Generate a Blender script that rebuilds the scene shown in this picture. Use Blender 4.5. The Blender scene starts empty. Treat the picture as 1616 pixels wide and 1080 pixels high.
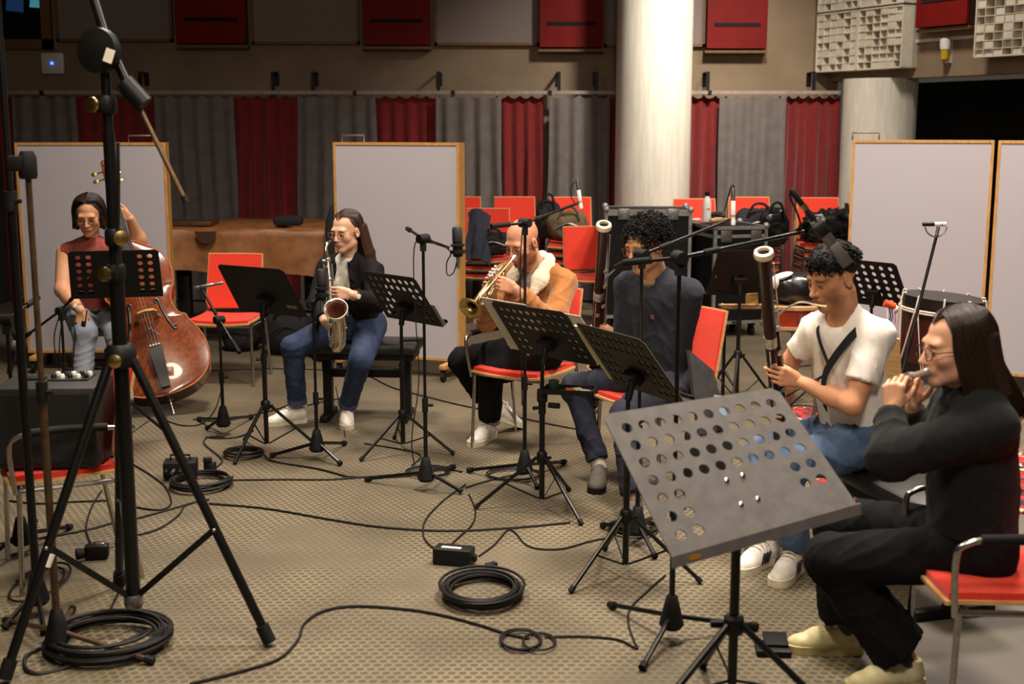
import bpy, bmesh, math, random
import numpy as np
from mathutils import Vector, Matrix
random.seed(7)
SC = bpy.context.scene
COL = SC.collection
PI = math.pi

# ---------------------------------------------------------------- camera, world, lights, exposure
FPX, PITCH, CAMH = 1986.0, math.radians(9.72), 1.82
cam_d = bpy.data.cameras.new('camera')
cam = bpy.data.objects.new('camera', cam_d)
COL.objects.link(cam)
cam_d.sensor_width = 36.0
cam_d.lens = FPX / 1616.0 * 36.0
cam_d.clip_start = 0.05
cam.location = (0, 0, CAMH)
cam.rotation_euler = (PI / 2 - PITCH, 0, 0)
cam_d.dof.use_dof = True
cam_d.dof.focus_distance = 6.6
cam_d.dof.aperture_fstop = 3.4
SC.camera = cam

SC.view_settings.view_transform = 'Standard'
SC.view_settings.look = 'None'
SC.view_settings.gamma = 1.0
SC.view_settings.use_curve_mapping = False
SC.view_settings.exposure = -0.48

W = bpy.data.worlds.new('world')
SC.world = W
W.use_nodes = True
W.node_tree.nodes['Background'].inputs[0].default_value = (1.0, 0.83, 0.66, 1)
W.node_tree.nodes['Background'].inputs[1].default_value = 0.078


def overhead_light(name, loc, size, power, color, aim=None, spread=180):
    d = bpy.data.lights.new(name, 'AREA')
    d.shape = 'DISK'
    d.size = size
    d.energy = power
    d.color = color
    d.spread = math.radians(spread)
    o = bpy.data.objects.new(name, d)
    COL.objects.link(o)
    o.location = loc
    a = Vector(aim) if aim else Vector((loc[0], loc[1], 0))
    v = a - Vector(loc)
    o.rotation_euler = v.to_track_quat('-Z', 'Y').to_euler()
    return o


WARM = (1.0, 0.88, 0.76)
overhead_light('overhead_light', (0.9, 5.0, 4.7), 0.8, 225, WARM, None, 130)
overhead_light('overhead_light', (-1.6, 7.6, 4.7), 0.8, 205, WARM, None, 142)
overhead_light('overhead_light', (2.7, 7.2, 4.7), 0.8, 250, WARM, None, 128)
overhead_light('overhead_light', (-1.2, 3.2, 4.7), 0.8, 95, (1.0, 0.86, 0.60), None, 120)
overhead_light('overhead_light', (0.4, 0.6, 4.4), 1.0, 85, WARM, (0.6, 6.0, 0.9), 120)  # added front fill above the camera, brightens the shaded faces
overhead_light('overhead_light', (2.05, 10.3, 4.5), 0.4, 66, (1.0, 0.92, 0.80), (1.55, 12.5, 2.0), 75)
overhead_light('overhead_light', (3.0, 10.6, 4.5), 0.5, 60, (1.0, 0.9, 0.78), (2.9, 12.2, 0.6), 120)


# ---------------------------------------------------------------- pixels of the photograph -> points of the place
def ray(px, py):
    u, v = (px - 808.0) / FPX, (540.0 - py) / FPX
    return Vector((u, math.cos(PITCH) + v * math.sin(PITCH), -math.sin(PITCH) + v * math.cos(PITCH)))


def A(px, py, Y):
    d = ray(px, py)
    return Vector((0, 0, CAMH)) + d * (Y / d.y)


def F(px, py, z=0.0):
    d = ray(px, py)
    return Vector((0, 0, CAMH)) + d * ((z - CAMH) / d.z)


def B(prev, px, py, L, sgn=-1):
    """point on the pixel's ray at distance L from prev (sgn -1 nearer, +1 farther)"""
    d = ray(px, py).normalized()
    o = Vector((0, 0, CAMH)) - prev
    b = o.dot(d)
    c = o.dot(o) - L * L
    disc = b * b - c
    t = -b + sgn * math.sqrt(disc) if disc > 0 else -b
    return Vector((0, 0, CAMH)) + d * t


def MID(a, b, px, py, L1, L2):
    """joint on the pixel's ray that best fits the two bone lengths"""
    best, bp = 1e9, None
    y0 = min(a.y, b.y) - 0.6
    y1 = max(a.y, b.y) + 0.6
    for i in range(241):
        p = A(px, py, y0 + (y1 - y0) * i / 240)
        e = ((p - a).length - L1) ** 2 + ((p - b).length - L2) ** 2
        if e < best:
            best, bp = e, p
    return bp


# ---------------------------------------------------------------- materials (all procedural)
def lin(c):
    c = c / 255.0
    return c / 12.92 if c <= 0.04045 else ((c + 0.055) / 1.055) ** 2.4


def rgb(t):
    return (lin(t[0]), lin(t[1]), lin(t[2]), 1.0)


MATS = {}


def mat(name, c, rough=0.6, metal=0.0, c2=None, nscale=30.0, bump=0.0, bscale=200.0, stretch=None,
        spec=0.5, emit=None, coat=0.0, sheen=0.0, alpha=1.0, trans=0.0, vcol=False):
    if name in MATS:
        return MATS[name]
    m = bpy.data.materials.new(name)
    m.use_nodes = True
    nt = m.node_tree
    b = nt.nodes['Principled BSDF']
    b.inputs['Roughness'].default_value = rough
    b.inputs['Metallic'].default_value = metal
    b.inputs['Specular IOR Level'].default_value = spec
    b.inputs['Coat Weight'].default_value = coat
    b.inputs['Sheen Weight'].default_value = sheen
    b.inputs['Alpha'].default_value = alpha
    b.inputs['Transmission Weight'].default_value = trans
    tc = nt.nodes.new('ShaderNodeTexCoord')
    mp = nt.nodes.new('ShaderNodeMapping')
    nt.links.new(tc.outputs['Object'], mp.inputs['Vector'])
    if stretch:
        mp.inputs['Scale'].default_value = stretch
    nz = nt.nodes.new('ShaderNodeTexNoise')
    nz.inputs['Scale'].default_value = nscale
    nz.inputs['Detail'].default_value = 4
    nt.links.new(mp.outputs['Vector'], nz.inputs['Vector'])
    if c2 is None:
        c2 = tuple(max(0, x * 0.86) for x in c)
    mx = nt.nodes.new('ShaderNodeMix')
    mx.data_type = 'RGBA'
    mx.inputs['A'].default_value = rgb(c)
    mx.inputs['B'].default_value = rgb(c2)
    rp = nt.nodes.new('ShaderNodeMapRange')
    rp.inputs['From Min'].default_value = 0.35
    rp.inputs['From Max'].default_value = 0.65
    nt.links.new(nz.outputs['Fac'], rp.inputs['Value'])
    nt.links.new(rp.outputs['Result'], mx.inputs['Factor'])
    out = mx.outputs['Result']
    if vcol:
        at = nt.nodes.new('ShaderNodeVertexColor')
        at.layer_name = 'Col'
        mu = nt.nodes.new('ShaderNodeMix')
        mu.data_type = 'RGBA'
        mu.blend_type = 'MULTIPLY'
        mu.inputs['Factor'].default_value = 1.0
        nt.links.new(out, mu.inputs['A'])
        nt.links.new(at.outputs['Color'], mu.inputs['B'])
        out = mu.outputs['Result']
    nt.links.new(out, b.inputs['Base Color'])
    if bump > 0:
        n2 = nt.nodes.new('ShaderNodeTexNoise')
        n2.inputs['Scale'].default_value = bscale
        n2.inputs['Detail'].default_value = 3
        nt.links.new(mp.outputs['Vector'], n2.inputs['Vector'])
        bp = nt.nodes.new('ShaderNodeBump')
        bp.inputs['Strength'].default_value = bump
        bp.inputs['Distance'].default_value = 0.004
        nt.links.new(n2.outputs['Fac'], bp.inputs['Height'])
        nt.links.new(bp.outputs['Normal'], b.inputs['Normal'])
    if emit:
        b.inputs['Emission Color'].default_value = rgb(emit[0])
        b.inputs['Emission Strength'].default_value = emit[1]
    MATS[name] = m
    return m


M_BLACK = mat('black_powder_coat', (17, 16, 16), 0.5, 0.0, (13, 12, 12), 60, spec=.28)
M_BLACKSATIN = mat('black_satin_tube', (15, 14, 14), 0.34, 0.1, (11, 10, 10), 60, spec=.4)
M_RUBBER = mat('black_rubber', (14, 13, 13), 0.7, 0, (19, 18, 18), 40, spec=.25)
M_CABLE = mat('cable_jacket', (19, 17, 16), 0.55, 0, (25, 22, 21), 40, spec=.3)
M_CHROME = mat('brushed_chrome', (190, 186, 180), 0.22, 1.0, (165, 160, 155), 80)
M_STEEL = mat('dull_steel', (150, 147, 145), 0.4, 0.9, (125, 122, 120), 60)
M_BRASS = mat('worn_brass', (205, 176, 116), 0.3, 1.0, (176, 146, 90), 40)
M_SILVER = mat('silver_plate', (232, 226, 218), 0.3, 0.9, (205, 196, 186), 40)
M_REDFAB = mat('red_chair_fabric', (226, 52, 20), 0.8, 0, (208, 42, 15), 140, 0.25, 900, sheen=0.15)
M_PLY = mat('beech_plywood', (205, 165, 110), 0.45, 0, (185, 142, 90), 16, stretch=(1, 1, 9))
M_OAK = mat('oak_frame', (196, 148, 84), 0.5, 0, (172, 124, 64), 14, stretch=(6, 6, 1))
M_PAPER = mat('sheet_paper', (226, 216, 204), 0.85, 0, (216, 205, 192), 12)
M_WHITE = mat('white_plastic', (222, 220, 216), 0.4, 0, (210, 206, 200), 20)
M_BLACKFAB = mat('black_woven_fabric', (15, 14, 16), 0.85, 0, (22, 21, 23), 120, 0.3, 500)
M_LEATHER = mat('black_leatherette', (18, 17, 17), 0.4, 0, (23, 22, 22), 30, 0.15, 350)


# ---------------------------------------------------------------- mesh collecting
def frame(zdir, hint=(0, 0, 1)):
    z = Vector(zdir).normalized()
    h = Vector(hint)
    if abs(z.dot(h.normalized())) > 0.98:
        h = Vector((1, 0, 0)) if abs(z.x) < 0.9 else Vector((0, 1, 0))
    x = h.cross(z).normalized()
    y = z.cross(x)
    return x, y, z


def axes(x, y, z, o=(0, 0, 0)):
    m = Matrix((x, y, z)).transposed().to_4x4()
    m.translation = Vector(o)
    return m


class MB:
    def __init__(s):
        s.v, s.f = [], []

    def add(s, vs, fs):
        o = len(s.v)
        s.v += [tuple(p) for p in vs]
        s.f += [tuple(i + o for i in f) for f in fs]
        return s

    def box(s, c, size, m=None, bev=0.0):
        x, y, z = size[0] / 2, size[1] / 2, size[2] / 2
        if bev <= 0:
            vs = [(a, b, d) for a in (-x, x) for b in (-y, y) for d in (-z, z)]
            fs = [(0, 1, 3, 2), (4, 6, 7, 5), (0, 4, 5, 1), (2, 3, 7, 6), (0, 2, 6, 4), (1, 5, 7, 3)]
        else:
            bm = bmesh.new()
            bmesh.ops.create_cube(bm, size=1.0)
            for q in bm.verts:
                q.co = Vector((q.co.x * 2 * x, q.co.y * 2 * y, q.co.z * 2 * z))
            bmesh.ops.bevel(bm, geom=list(bm.edges), offset=min(bev, x * .98, y * .98, z * .98), segments=2, affect='EDGES', profile=0.5)
            bm.verts.index_update()
            vs = [q.co[:] for q in bm.verts]
            fs = [[q.index for q in f.verts] for f in bm.faces]
            bm.free()
        R = m if m is not None else Matrix.Identity(4)
        c = Vector(c)
        return s.add([c + (R.to_3x3() @ Vector(p)) for p in vs], fs)

    def tube(s, pts, r, n=10, closed=False, caps=True):
        pts = [Vector(p) for p in pts]
        k = len(pts)
        rs = r if isinstance(r, (list, tuple)) else [r] * k
        base = len(s.v)
        t0 = (pts[1] - pts[0]).normalized()
        x, y, _ = frame(t0)
        prev = t0
        for i, p in enumerate(pts):
            if closed:
                t = (pts[(i + 1) % k] - pts[i - 1]).normalized()
            else:
                t = (pts[min(i + 1, k - 1)] - pts[max(i - 1, 0)])
                t = t.normalized() if t.length > 1e-9 else prev
            q = prev.rotation_difference(t)
            x = (q @ x)
            x = (x - t * x.dot(t)).normalized()
            y = t.cross(x)
            prev = t
            for j in range(n):
                a = 2 * PI * j / n
                s.v.append(tuple(p + (x * math.cos(a) + y * math.sin(a)) * rs[i]))
        for i in range(k if closed else k - 1):
            i2 = (i + 1) % k
            for j in range(n):
                j2 = (j + 1) % n
                s.f.append((base + i * n + j, base + i * n + j2, base + i2 * n + j2, base + i2 * n + j))
        if caps and not closed:
            s.f.append(tuple(base + j for j in reversed(range(n))))
            s.f.append(tuple(base + (k - 1) * n + j for j in range(n)))
        return s

    def lathe(s, prof, o=(0, 0, 0), zdir=(0, 0, 1), n=24, hint=(0, 0, 1)):
        """prof: (radius, height) pairs"""
        x, y, z = frame(zdir, hint)
        o = Vector(o)
        base = len(s.v)
        for (r, h) in prof:
            for j in range(n):
                a = 2 * PI * j / n
                s.v.append(tuple(o + z * h + (x * math.cos(a) + y * math.sin(a)) * r))
        for i in range(len(prof) - 1):
            for j in range(n):
                j2 = (j + 1) % n
                s.f.append((base + i * n + j, base + i * n + j2, base + (i + 1) * n + j2, base + (i + 1) * n + j))
        if prof[0][0] > 1e-5:
            s.f.append(tuple(base + j for j in reversed(range(n))))
        if prof[-1][0] > 1e-5:
            s.f.append(tuple(base + (len(prof) - 1) * n + j for j in range(n)))
        return s

    def ell(s, c, r, m=None, nu=16, nv=10):
        R = m.to_3x3() if m is not None else Matrix.Identity(3)
        c = Vector(c)
        base = len(s.v)
        rr = (r, r, r) if not isinstance(r, (tuple, list)) else r
        for i in range(1, nv):
            th = PI * i / nv
            for j in range(nu):
                ph = 2 * PI * j / nu
                s.v.append(tuple(c + R @ Vector((rr[0] * math.sin(th) * math.cos(ph), rr[1] * math.sin(th) * math.sin(ph), rr[2] * math.cos(th)))))
        top = len(s.v)
        s.v.append(tuple(c + R @ Vector((0, 0, rr[2]))))
        s.v.append(tuple(c - R @ Vector((0, 0, rr[2]))))
        for i in range(nv - 2):
            for j in range(nu):
                j2 = (j + 1) % nu
                s.f.append((base + i * nu + j, base + (i + 1) * nu + j, base + (i + 1) * nu + j2, base + i * nu + j2))
        for j in range(nu):
            j2 = (j + 1) % nu
            s.f.append((top, base + j, base + j2))
            s.f.append((top + 1, base + (nv - 2) * nu + j2, base + (nv - 2) * nu + j))
        return s

    def prism(s, poly, h, m):
        """2-D outline (x,y) extruded along local z from 0 to h, placed by m"""
        n = len(poly)
        vs = [m @ Vector((p[0], p[1], 0)) for p in poly] + [m @ Vector((p[0], p[1], h)) for p in poly]
        fs = [tuple(reversed(range(n))), tuple(range(n, 2 * n))]
        fs += [(i, (i + 1) % n, n + (i + 1) % n, n + i) for i in range(n)]
        return s.add(vs, fs)

    def sheet(s, grid, thick=0.0):
        """grid[i][j] of points -> surface, optionally with thickness along its normals"""
        ni, nj = len(grid), len(grid[0])
        base = len(s.v)
        if thick <= 0:
            for row in grid:
                for p in row:
                    s.v.append(tuple(p))
            for i in range(ni - 1):
                for j in range(nj - 1):
                    a = base + i * nj + j
                    s.f.append((a, a + 1, a + nj + 1, a + nj))
            return s
        g = np.array([[tuple(p) for p in row] for row in grid])
        du = np.gradient(g, axis=0)
        dv = np.gradient(g, axis=1)
        nn = np.cross(du, dv)
        nn /= (np.linalg.norm(nn, axis=2, keepdims=True) + 1e-12)
        for side in (0.5, -0.5):
            q = g + nn * thick * side
            s.v += [tuple(p) for p in q.reshape(-1, 3)]
        off = ni * nj
        for i in range(ni - 1):
            for j in range(nj - 1):
                a = base + i * nj + j
                s.f.append((a, a + 1, a + nj + 1, a + nj))
                s.f.append((a + off + nj, a + off + nj + 1, a + off + 1, a + off))
        rim = [(i, 0) for i in range(ni)] + [(ni - 1, j) for j in range(1, nj)] + [(i, nj - 1) for i in range(ni - 2, -1, -1)] + [(0, j) for j in range(nj - 2, 0, -1)]
        for q in range(len(rim)):
            a = base + rim[q][0] * nj + rim[q][1]
            b = base + rim[(q + 1) % len(rim)][0] * nj + rim[(q + 1) % len(rim)][1]
            s.f.append((b, a, a + off, b + off))
        return s


def empty(name, loc=(0, 0, 0), rz=0.0):
    o = bpy.data.objects.new(name, None)
    COL.objects.link(o)
    o.empty_display_size = 0.1
    o.location = loc
    o.rotation_euler = (0, 0, rz)
    return o


def tag(o, label=None, cat=None, group=None, kind=None):
    if label:
        o['label'] = label
    if cat:
        o['category'] = cat
    if group:
        o['group'] = group
    if kind:
        o['kind'] = kind
    return o


def thing(name, label, cat, loc=(0, 0, 0), rz=0.0, group=None):
    return tag(empty(name, loc, rz), label, cat, group)


def wmat(o):
    m = o.matrix_basis.copy()
    while o.parent:
        o = o.parent
        m = o.matrix_basis @ m
    return m


def make_mesh(name, v, f, smooth=40):
    me = bpy.data.meshes.new(name)
    me.from_pydata([tuple(p) for p in v], [], f)
    me.validate(verbose=False)
    bm = bmesh.new()
    bm.from_mesh(me)
    bmesh.ops.recalc_face_normals(bm, faces=bm.faces)
    bm.to_mesh(me)
    bm.free()
    if smooth:
        me.shade_smooth()
        me.set_sharp_from_angle(angle=math.radians(smooth))
    return me


def obj(name, mb, m, parent=None, world=True, smooth=40, origin=None, label=None):
    """links one mesh object. With world=True the vertices are in world space."""
    v = mb.v
    if parent is not None:
        if world:
            inv = wmat(parent).inverted()
            v = [inv @ Vector(p) for p in v]
        o_loc = (0, 0, 0)
    else:
        if origin is None:
            a = np.array([tuple(p) for p in v])
            origin = ((a[:, 0].min() + a[:, 0].max()) / 2, (a[:, 1].min() + a[:, 1].max()) / 2, a[:, 2].min())
        ov = Vector(origin)
        v = [Vector(p) - ov for p in v]
        o_loc = origin
    me = make_mesh(name, v, mb.f, smooth)
    me.materials.append(m)
    o = bpy.data.objects.new(name, me)
    COL.objects.link(o)
    o.location = o_loc
    o.parent = parent
    if label:
        o['label'] = label
    return o


def copy_tree(o, parent=None):
    c = o.copy()
    COL.objects.link(c)
    c.parent = parent
    for ch in list(o.children):
        copy_tree(ch, c)
    return c


def struct(name, mb, m, parent=None, smooth=40):
    o = obj(name, mb, m, parent, smooth=smooth)
    if parent is None:
        o['kind'] = 'structure'
    return o


def spline(pts, n=8, closed=False):
    pts = [Vector(p) for p in pts]
    k = len(pts)
    out = []
    rng = k if closed else k - 1
    for i in range(rng):
        if closed:
            p0, p1, p2, p3 = pts[i - 1], pts[i], pts[(i + 1) % k], pts[(i + 2) % k]
        else:
            p0, p1, p2, p3 = pts[max(i - 1, 0)], pts[i], pts[i + 1], pts[min(i + 2, k - 1)]
        for j in range(n):
            t = j / n
            out.append(0.5 * ((2 * p1) + (p2 - p0) * t + (2 * p0 - 5 * p1 + 4 * p2 - p3) * t * t + (3 * p1 - p0 - 3 * p2 + p3) * t ** 3))
    if not closed:
        out.append(pts[-1])
    return out
# ================================================================ the setting
YB = 13.4                                     # back wall


def floor_material():
    m = bpy.data.materials.new('dimpled_floor')
    m.use_nodes = True
    nt = m.node_tree
    N, L = nt.nodes, nt.links
    b = N['Principled BSDF']
    tc = N.new('ShaderNodeTexCoord')
    sp = N.new('ShaderNodeSeparateXYZ')
    L.new(tc.outputs['Object'], sp.inputs[0])

    def M(op, a, bb=None, c=None):
        n = N.new('ShaderNodeMath')
        n.operation = op
        for i, q in enumerate((a, bb, c)):
            if q is None:
                continue
            if isinstance(q, (int, float)):
                n.inputs[i].default_value = q
            else:
                L.new(q, n.inputs[i])
        return n.outputs[0]
    sx, sy = 0.037, 0.0320
    # two interleaved rows -> hexagonal packing
    def cell(ox, oy):
        x = M('SUBTRACT', M('FRACT', M('ADD', M('DIVIDE', sp.outputs[0], sx), ox)), 0.5)
        y = M('SUBTRACT', M('FRACT', M('ADD', M('DIVIDE', sp.outputs[1], sy * 2), oy)), 0.5)
        x = M('MULTIPLY', x, sx)
        y = M('MULTIPLY', y, sy * 2)
        return M('SQRT', M('ADD', M('MULTIPLY', x, x), M('MULTIPLY', y, y)))
    d = M('MINIMUM', cell(0, 0), cell(0.5, 0.5))
    dot = N.new('ShaderNodeMapRange')
    dot.interpolation_type = 'SMOOTHSTEP'
    dot.inputs['From Min'].default_value = 0.0105
    dot.inputs['From Max'].default_value = 0.0150
    dot.inputs['To Min'].default_value = 1.0
    dot.inputs['To Max'].default_value = 0.0
    L.new(d, dot.inputs['Value'])
    # worn areas where the pattern is filled with dirt / smooth grey repair sheets
    nz = N.new('ShaderNodeTexNoise')
    nz.inputs['Scale'].default_value = 0.75
    nz.inputs['Detail'].default_value = 5
    nz.inputs['Roughness'].default_value = 0.6
    L.new(tc.outputs['Object'], nz.inputs['Vector'])
    wear_dim = N.new('ShaderNodeMapRange')
    wear_dim.inputs['From Min'].default_value = 0.50
    wear_dim.inputs['From Max'].default_value = 0.60
    L.new(nz.outputs['Fac'], wear_dim.inputs['Value'])
    # the smooth speckled sheet at the right-hand side of the studio (a real joint in the floor)
    side = N.new('ShaderNodeMapRange')
    side.inputs['From Min'].default_value = 0.0
    side.inputs['From Max'].default_value = 0.02
    L.new(M('SUBTRACT', M('ADD', sp.outputs[0], M('MULTIPLY', sp.outputs[1], -0.62)), -1.35), side.inputs['Value'])
    smooth_f = M('MAXIMUM', M('MULTIPLY', wear_dim.outputs[0], 0.62), M('MULTIPLY', side.outputs[0], 0.9))
    dotm = M('MULTIPLY', dot.outputs[0], M('SUBTRACT', 1.0, smooth_f))
    n3 = N.new('ShaderNodeTexNoise')
    n3.inputs['Scale'].default_value = 2.2
    n3.inputs['Detail'].default_value = 6
    L.new(tc.outputs['Object'], n3.inputs['Vector'])
    n4 = N.new('ShaderNodeTexNoise')
    n4.inputs['Scale'].default_value = 160
    L.new(tc.outputs['Object'], n4.inputs['Vector'])

    def mix(f, a, c):
        x = N.new('ShaderNodeMix')
        x.data_type = 'RGBA'
        if isinstance(f, (int, float)):
            x.inputs['Factor'].default_value = f
        else:
            L.new(f, x.inputs['Factor'])
        for k, q in (('A', a), ('B', c)):
            if isinstance(q, tuple):
                x.inputs[k].default_value = rgb(q)
            else:
                L.new(q, x.inputs[k])
        return x.outputs['Result']

    def mr(v, a, c):
        x = N.new('ShaderNodeMapRange')
        x.inputs['From Min'].default_value = a
        x.inputs['From Max'].default_value = c
        L.new(v, x.inputs['Value'])
        return x.outputs[0]
    base = mix(mr(n3.outputs['Fac'], 0.35, 0.68), (124, 112, 90), (98, 87, 68))
    base = mix(M('MULTIPLY', dotm, 0.8), base, (70, 63, 50))
    base = mix(M('MULTIPLY', wear_dim.outputs[0], 0.45), base, (80, 74, 63))  # real worn patches, also darkened to paint in weaker light mid-floor
    base = mix(M('MULTIPLY', side.outputs[0], 0.8), base, (98, 93, 86))
    base = mix(M('MULTIPLY', mr(n4.outputs['Fac'], 0.62, 0.7), 0.25), base, (146, 138, 122))
    L.new(base, b.inputs['Base Color'])
    ro = N.new('ShaderNodeMapRange')
    ro.inputs['To Min'].default_value = 0.42
    ro.inputs['To Max'].default_value = 0.62
    L.new(n3.outputs['Fac'], ro.inputs['Value'])
    L.new(ro.outputs[0], b.inputs['Roughness'])
    b.inputs['Specular IOR Level'].default_value = 0.35
    bp = N.new('ShaderNodeBump')
    bp.invert = True
    bp.inputs['Strength'].default_value = 0.55
    bp.inputs['Distance'].default_value = 0.004
    L.new(dotm, bp.inputs['Height'])
    L.new(bp.outputs['Normal'], b.inputs['Normal'])
    return m


fl = struct('floor', MB().box((0.5, 7.2, -0.05), (14.0, 16.0, 0.1)), floor_material())
fl.location = (0, 0, 0)
for q in fl.data.vertices:
    q.co = q.co + Vector((0.5, 7.2, -0.1))

M_WALL = mat('cream_plaster', (134, 114, 92), 0.85, 0, (122, 103, 82), 3, 0.15, 60)
M_WALLD = mat('dark_lower_wall', (52, 46, 44), 0.9, 0, (44, 39, 38), 3)
M_CONC = mat('board_formed_concrete', (206, 199, 186), 0.8, 0, (190, 182, 168), 7, 0.35, 40, stretch=(3.5, 3.5, 0.35))
M_GREYFAB = mat('grey_panel_fabric', (128, 116, 110), 0.9, 0, (122, 110, 104), 200, 0.2, 700)
M_BEIGE = mat('diffuser_beige', (206, 196, 178), 0.7, 0, (196, 186, 168), 20)

xc = 3.30                                    # room corner of back and right walls
struct('wall_back', MB().box((-1.1, YB + 0.1, 3.15), (9.0, 0.2, 2.1)).box((-1.1, YB + 0.1, 1.05), (9.0, 0.2, 2.1)), M_WALL)
struct('wall_left', MB().box((-5.4, 7.0, 2.1), (0.2, 13.0, 4.2)), M_WALLD)
RD = Vector((0.455, -0.890, 0))              # direction of the right-hand wall, towards the camera
RN = Vector((-0.890, -0.455, 0))             # its normal into the room
RO = Vector((xc, YB, 0))
RM = axes(RD, Vector((0, 0, 1)), RN, RO)     # local x along the wall, y up, z out of it


def rbox(mb, x, y, z, sx, sy, sz):
    c = RM @ Vector((x, y, z))
    return mb.box(c, (sx, sy, sz), RM)


struct('wall_right', rbox(MB(), 3.0, 3.24, -0.1, 6.0, 1.92, 0.2), M_WALL)
rail_m = mat('painted_steel_channel', (150, 136, 126), 0.5, 0.0, (134, 120, 110), 20)
struct('trim_1', rbox(MB(), 3.35, 2.62, 0.012, 4.6, 0.03, 0.024), M_BEIGE)
M_VOID = mat('dark_room_beyond', (9, 9, 11), 0.9)
rb = MB()
rbox(rb, 3.2, 1.15, -1.55, 7.4, 2.3, 0.1)
struct('wall_beyond', rb, M_VOID)
# pale strip of light in the dark room beyond
tag(obj('wall_light_strip', rbox(MB(), 3.05, 2.19, -0.35, 1.3, 0.02, 0.05), mat('blue_strip_light', (70, 110, 130), 0.5, emit=((90, 150, 180), 0.5))), 'thin pale blue light strip under the beam at the right', 'light')

# columns
cm = MB()
prof = [(0.37, 0.0), (0.37, 4.2)]
cm.lathe(prof, (1.392, 12.6, 0), n=48)
struct('column', cm, M_CONC)
for k, (zz) in enumerate((1.95, 2.98)):
    pass
struct('column_round', MB().lathe([(0.36, 0), (0.36, 2.285)], (3.66, 12.75, 0), n=48), M_CONC)

# upper wall: grey panels and red absorber boxes
zt = 3.75


def grey_panel(x0, x1, ybot, label):
    a, b_ = A(x0, ybot, YB - .03), A(x1, ybot, YB - .03)
    t = thing('acoustic_wall_panel', label, 'wall panel', ((a.x + b_.x) / 2, YB, a.z), group='grey acoustic panels on the back wall')
    w = b_.x - a.x
    cx, zc, h = (a.x + b_.x) / 2, (a.z + zt) / 2, zt - a.z
    obj('fabric_panel', MB().box((cx, YB - .025, zc), (w - .05, .05, h - .05)), M_GREYFAB, t)
    f = .028
    obj('frame_rail', MB().box((cx, YB - .03, a.z + f / 2), (w, .06, f)), M_FRAMEDK, t)
    obj('frame_rail', MB().box((cx, YB - .03, zt - f / 2), (w, .06, f)), M_FRAMEDK, t)
    for xx in (a.x + f / 2, b_.x - f / 2):
        obj('frame_stile', MB().box((xx, YB - .03, zc), (f, .06, h)), M_FRAMEDK, t)


M_FRAMEDK = mat('brown_wood_frame', (112, 78, 44), 0.6, 0, (96, 64, 36), 14, stretch=(6, 6, 1))
grey_panel(91, 274, 66, 'grey framed wall panel above the bass player, left of the red boxes')
grey_panel(398, 568, 70, 'grey framed wall panel between the first and second red boxes')
grey_panel(686, 851, 72, 'grey framed wall panel between the second and third red boxes')
grey_panel(953, 1112, 74, 'grey framed wall panel half hidden behind the concrete column')

M_REDBOX = mat('red_absorber_face', (114, 11, 8), 0.65, 0, (102, 9, 6), 6, spec=.2)
M_REDSIDE = mat('dark_absorber_side', (58, 30, 22), 0.6, 0, (48, 25, 18), 10)


def absorber(x0, x1, yb, label, Mx=None):
    """red slot absorber box hanging on the wall; Mx: local frame (x along, y up, z out)"""
    if Mx is None:
        a, b_ = A(x0, yb, YB - .16), A(x1, yb, YB - .16)
        Mx = axes(Vector((1, 0, 0)), Vector((0, 0, 1)), Vector((0, -1, 0)), ((a.x + b_.x) / 2, YB - .015, a.z))
        w = b_.x - a.x
    else:
        w = x1 - x0
    h = 1.4
    t = thing('slot_absorber', label, 'wall panel', Mx.translation, group='red slot absorbers high on the walls')

    def bx(c, s):
        return MB().box(Mx @ Vector(c), s, Mx)
    obj('box_body', bx((0, h / 2, .07), (w - .01, h - .01, .14)), M_REDSIDE, t)
    obj('front_panel', bx((0, h / 2 + .01, .155), (w, h, .03)), M_REDBOX, t)
    obj('bottom_ledge', bx((0, -.02, .07), (w + .03, .03, .14)), M_FRAMEDK, t)
    obj('slot', bx((0, .245, .172), (w * .78, .035, .012)), M_VOID, t)
    return t


absorber(280, 389, 70, 'red slotted absorber box nearest the bass player, leftmost on the back wall')
absorber(574, 679, 72, 'red slotted absorber box second from the left on the back wall')
absorber(852, 951, 76, 'red slotted absorber box just left of the concrete column')
absorber(1115, 1209, 78, 'red slotted absorber box just right of the concrete column')

# curtain rail with brackets and curtains
t = thing('curtain_rail', 'long brown metal curtain rail along the back wall', 'curtain rail', (-1.1, YB - .25, 2.17))
zr = A(600, 146, YB - .25).z
joints = [-60, 66, 560, 715, 868, 1120, 1328]
for i in range(len(joints) - 1):
    a, b_ = A(joints[i] + 2, 146, YB - .25), A(joints[i + 1] - 2, 146, YB - .25)
    obj('rail_section', MB().box(((a.x + b_.x) / 2, YB - .25, zr), (b_.x - a.x, .05, .035)), rail_m, t)
for j in joints[1:-1]:
    a = A(j, 146, YB - .27)
    obj('rail_joint', MB().box((a.x, YB - .26, zr - .005), (.035, .07, .05)), M_BLACK, t)
for j in (222, 431, 494, 692, 882, 941, 1117, 1284):
    a = A(j, 146, YB - .25)
    br = obj('bracket', MB().box((a.x, YB - .24, zr + .11), (.035, .012, .2)).box((a.x, YB - .12, zr + .205), (.035, .24, .012)).box((a.x, YB - .012, zr + .14), (.05, .012, .13)), M_BLACK, t)

M_CRED = mat('red_velvet_curtain', (122, 14, 13), 0.85, 0, (106, 10, 10), 8, 0.1, 300, sheen=0.2)
M_CGREY = mat('grey_velvet_curtain', (106, 97, 93), 0.85, 0, (94, 86, 82), 8, 0.1, 300, sheen=0.2)


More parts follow.
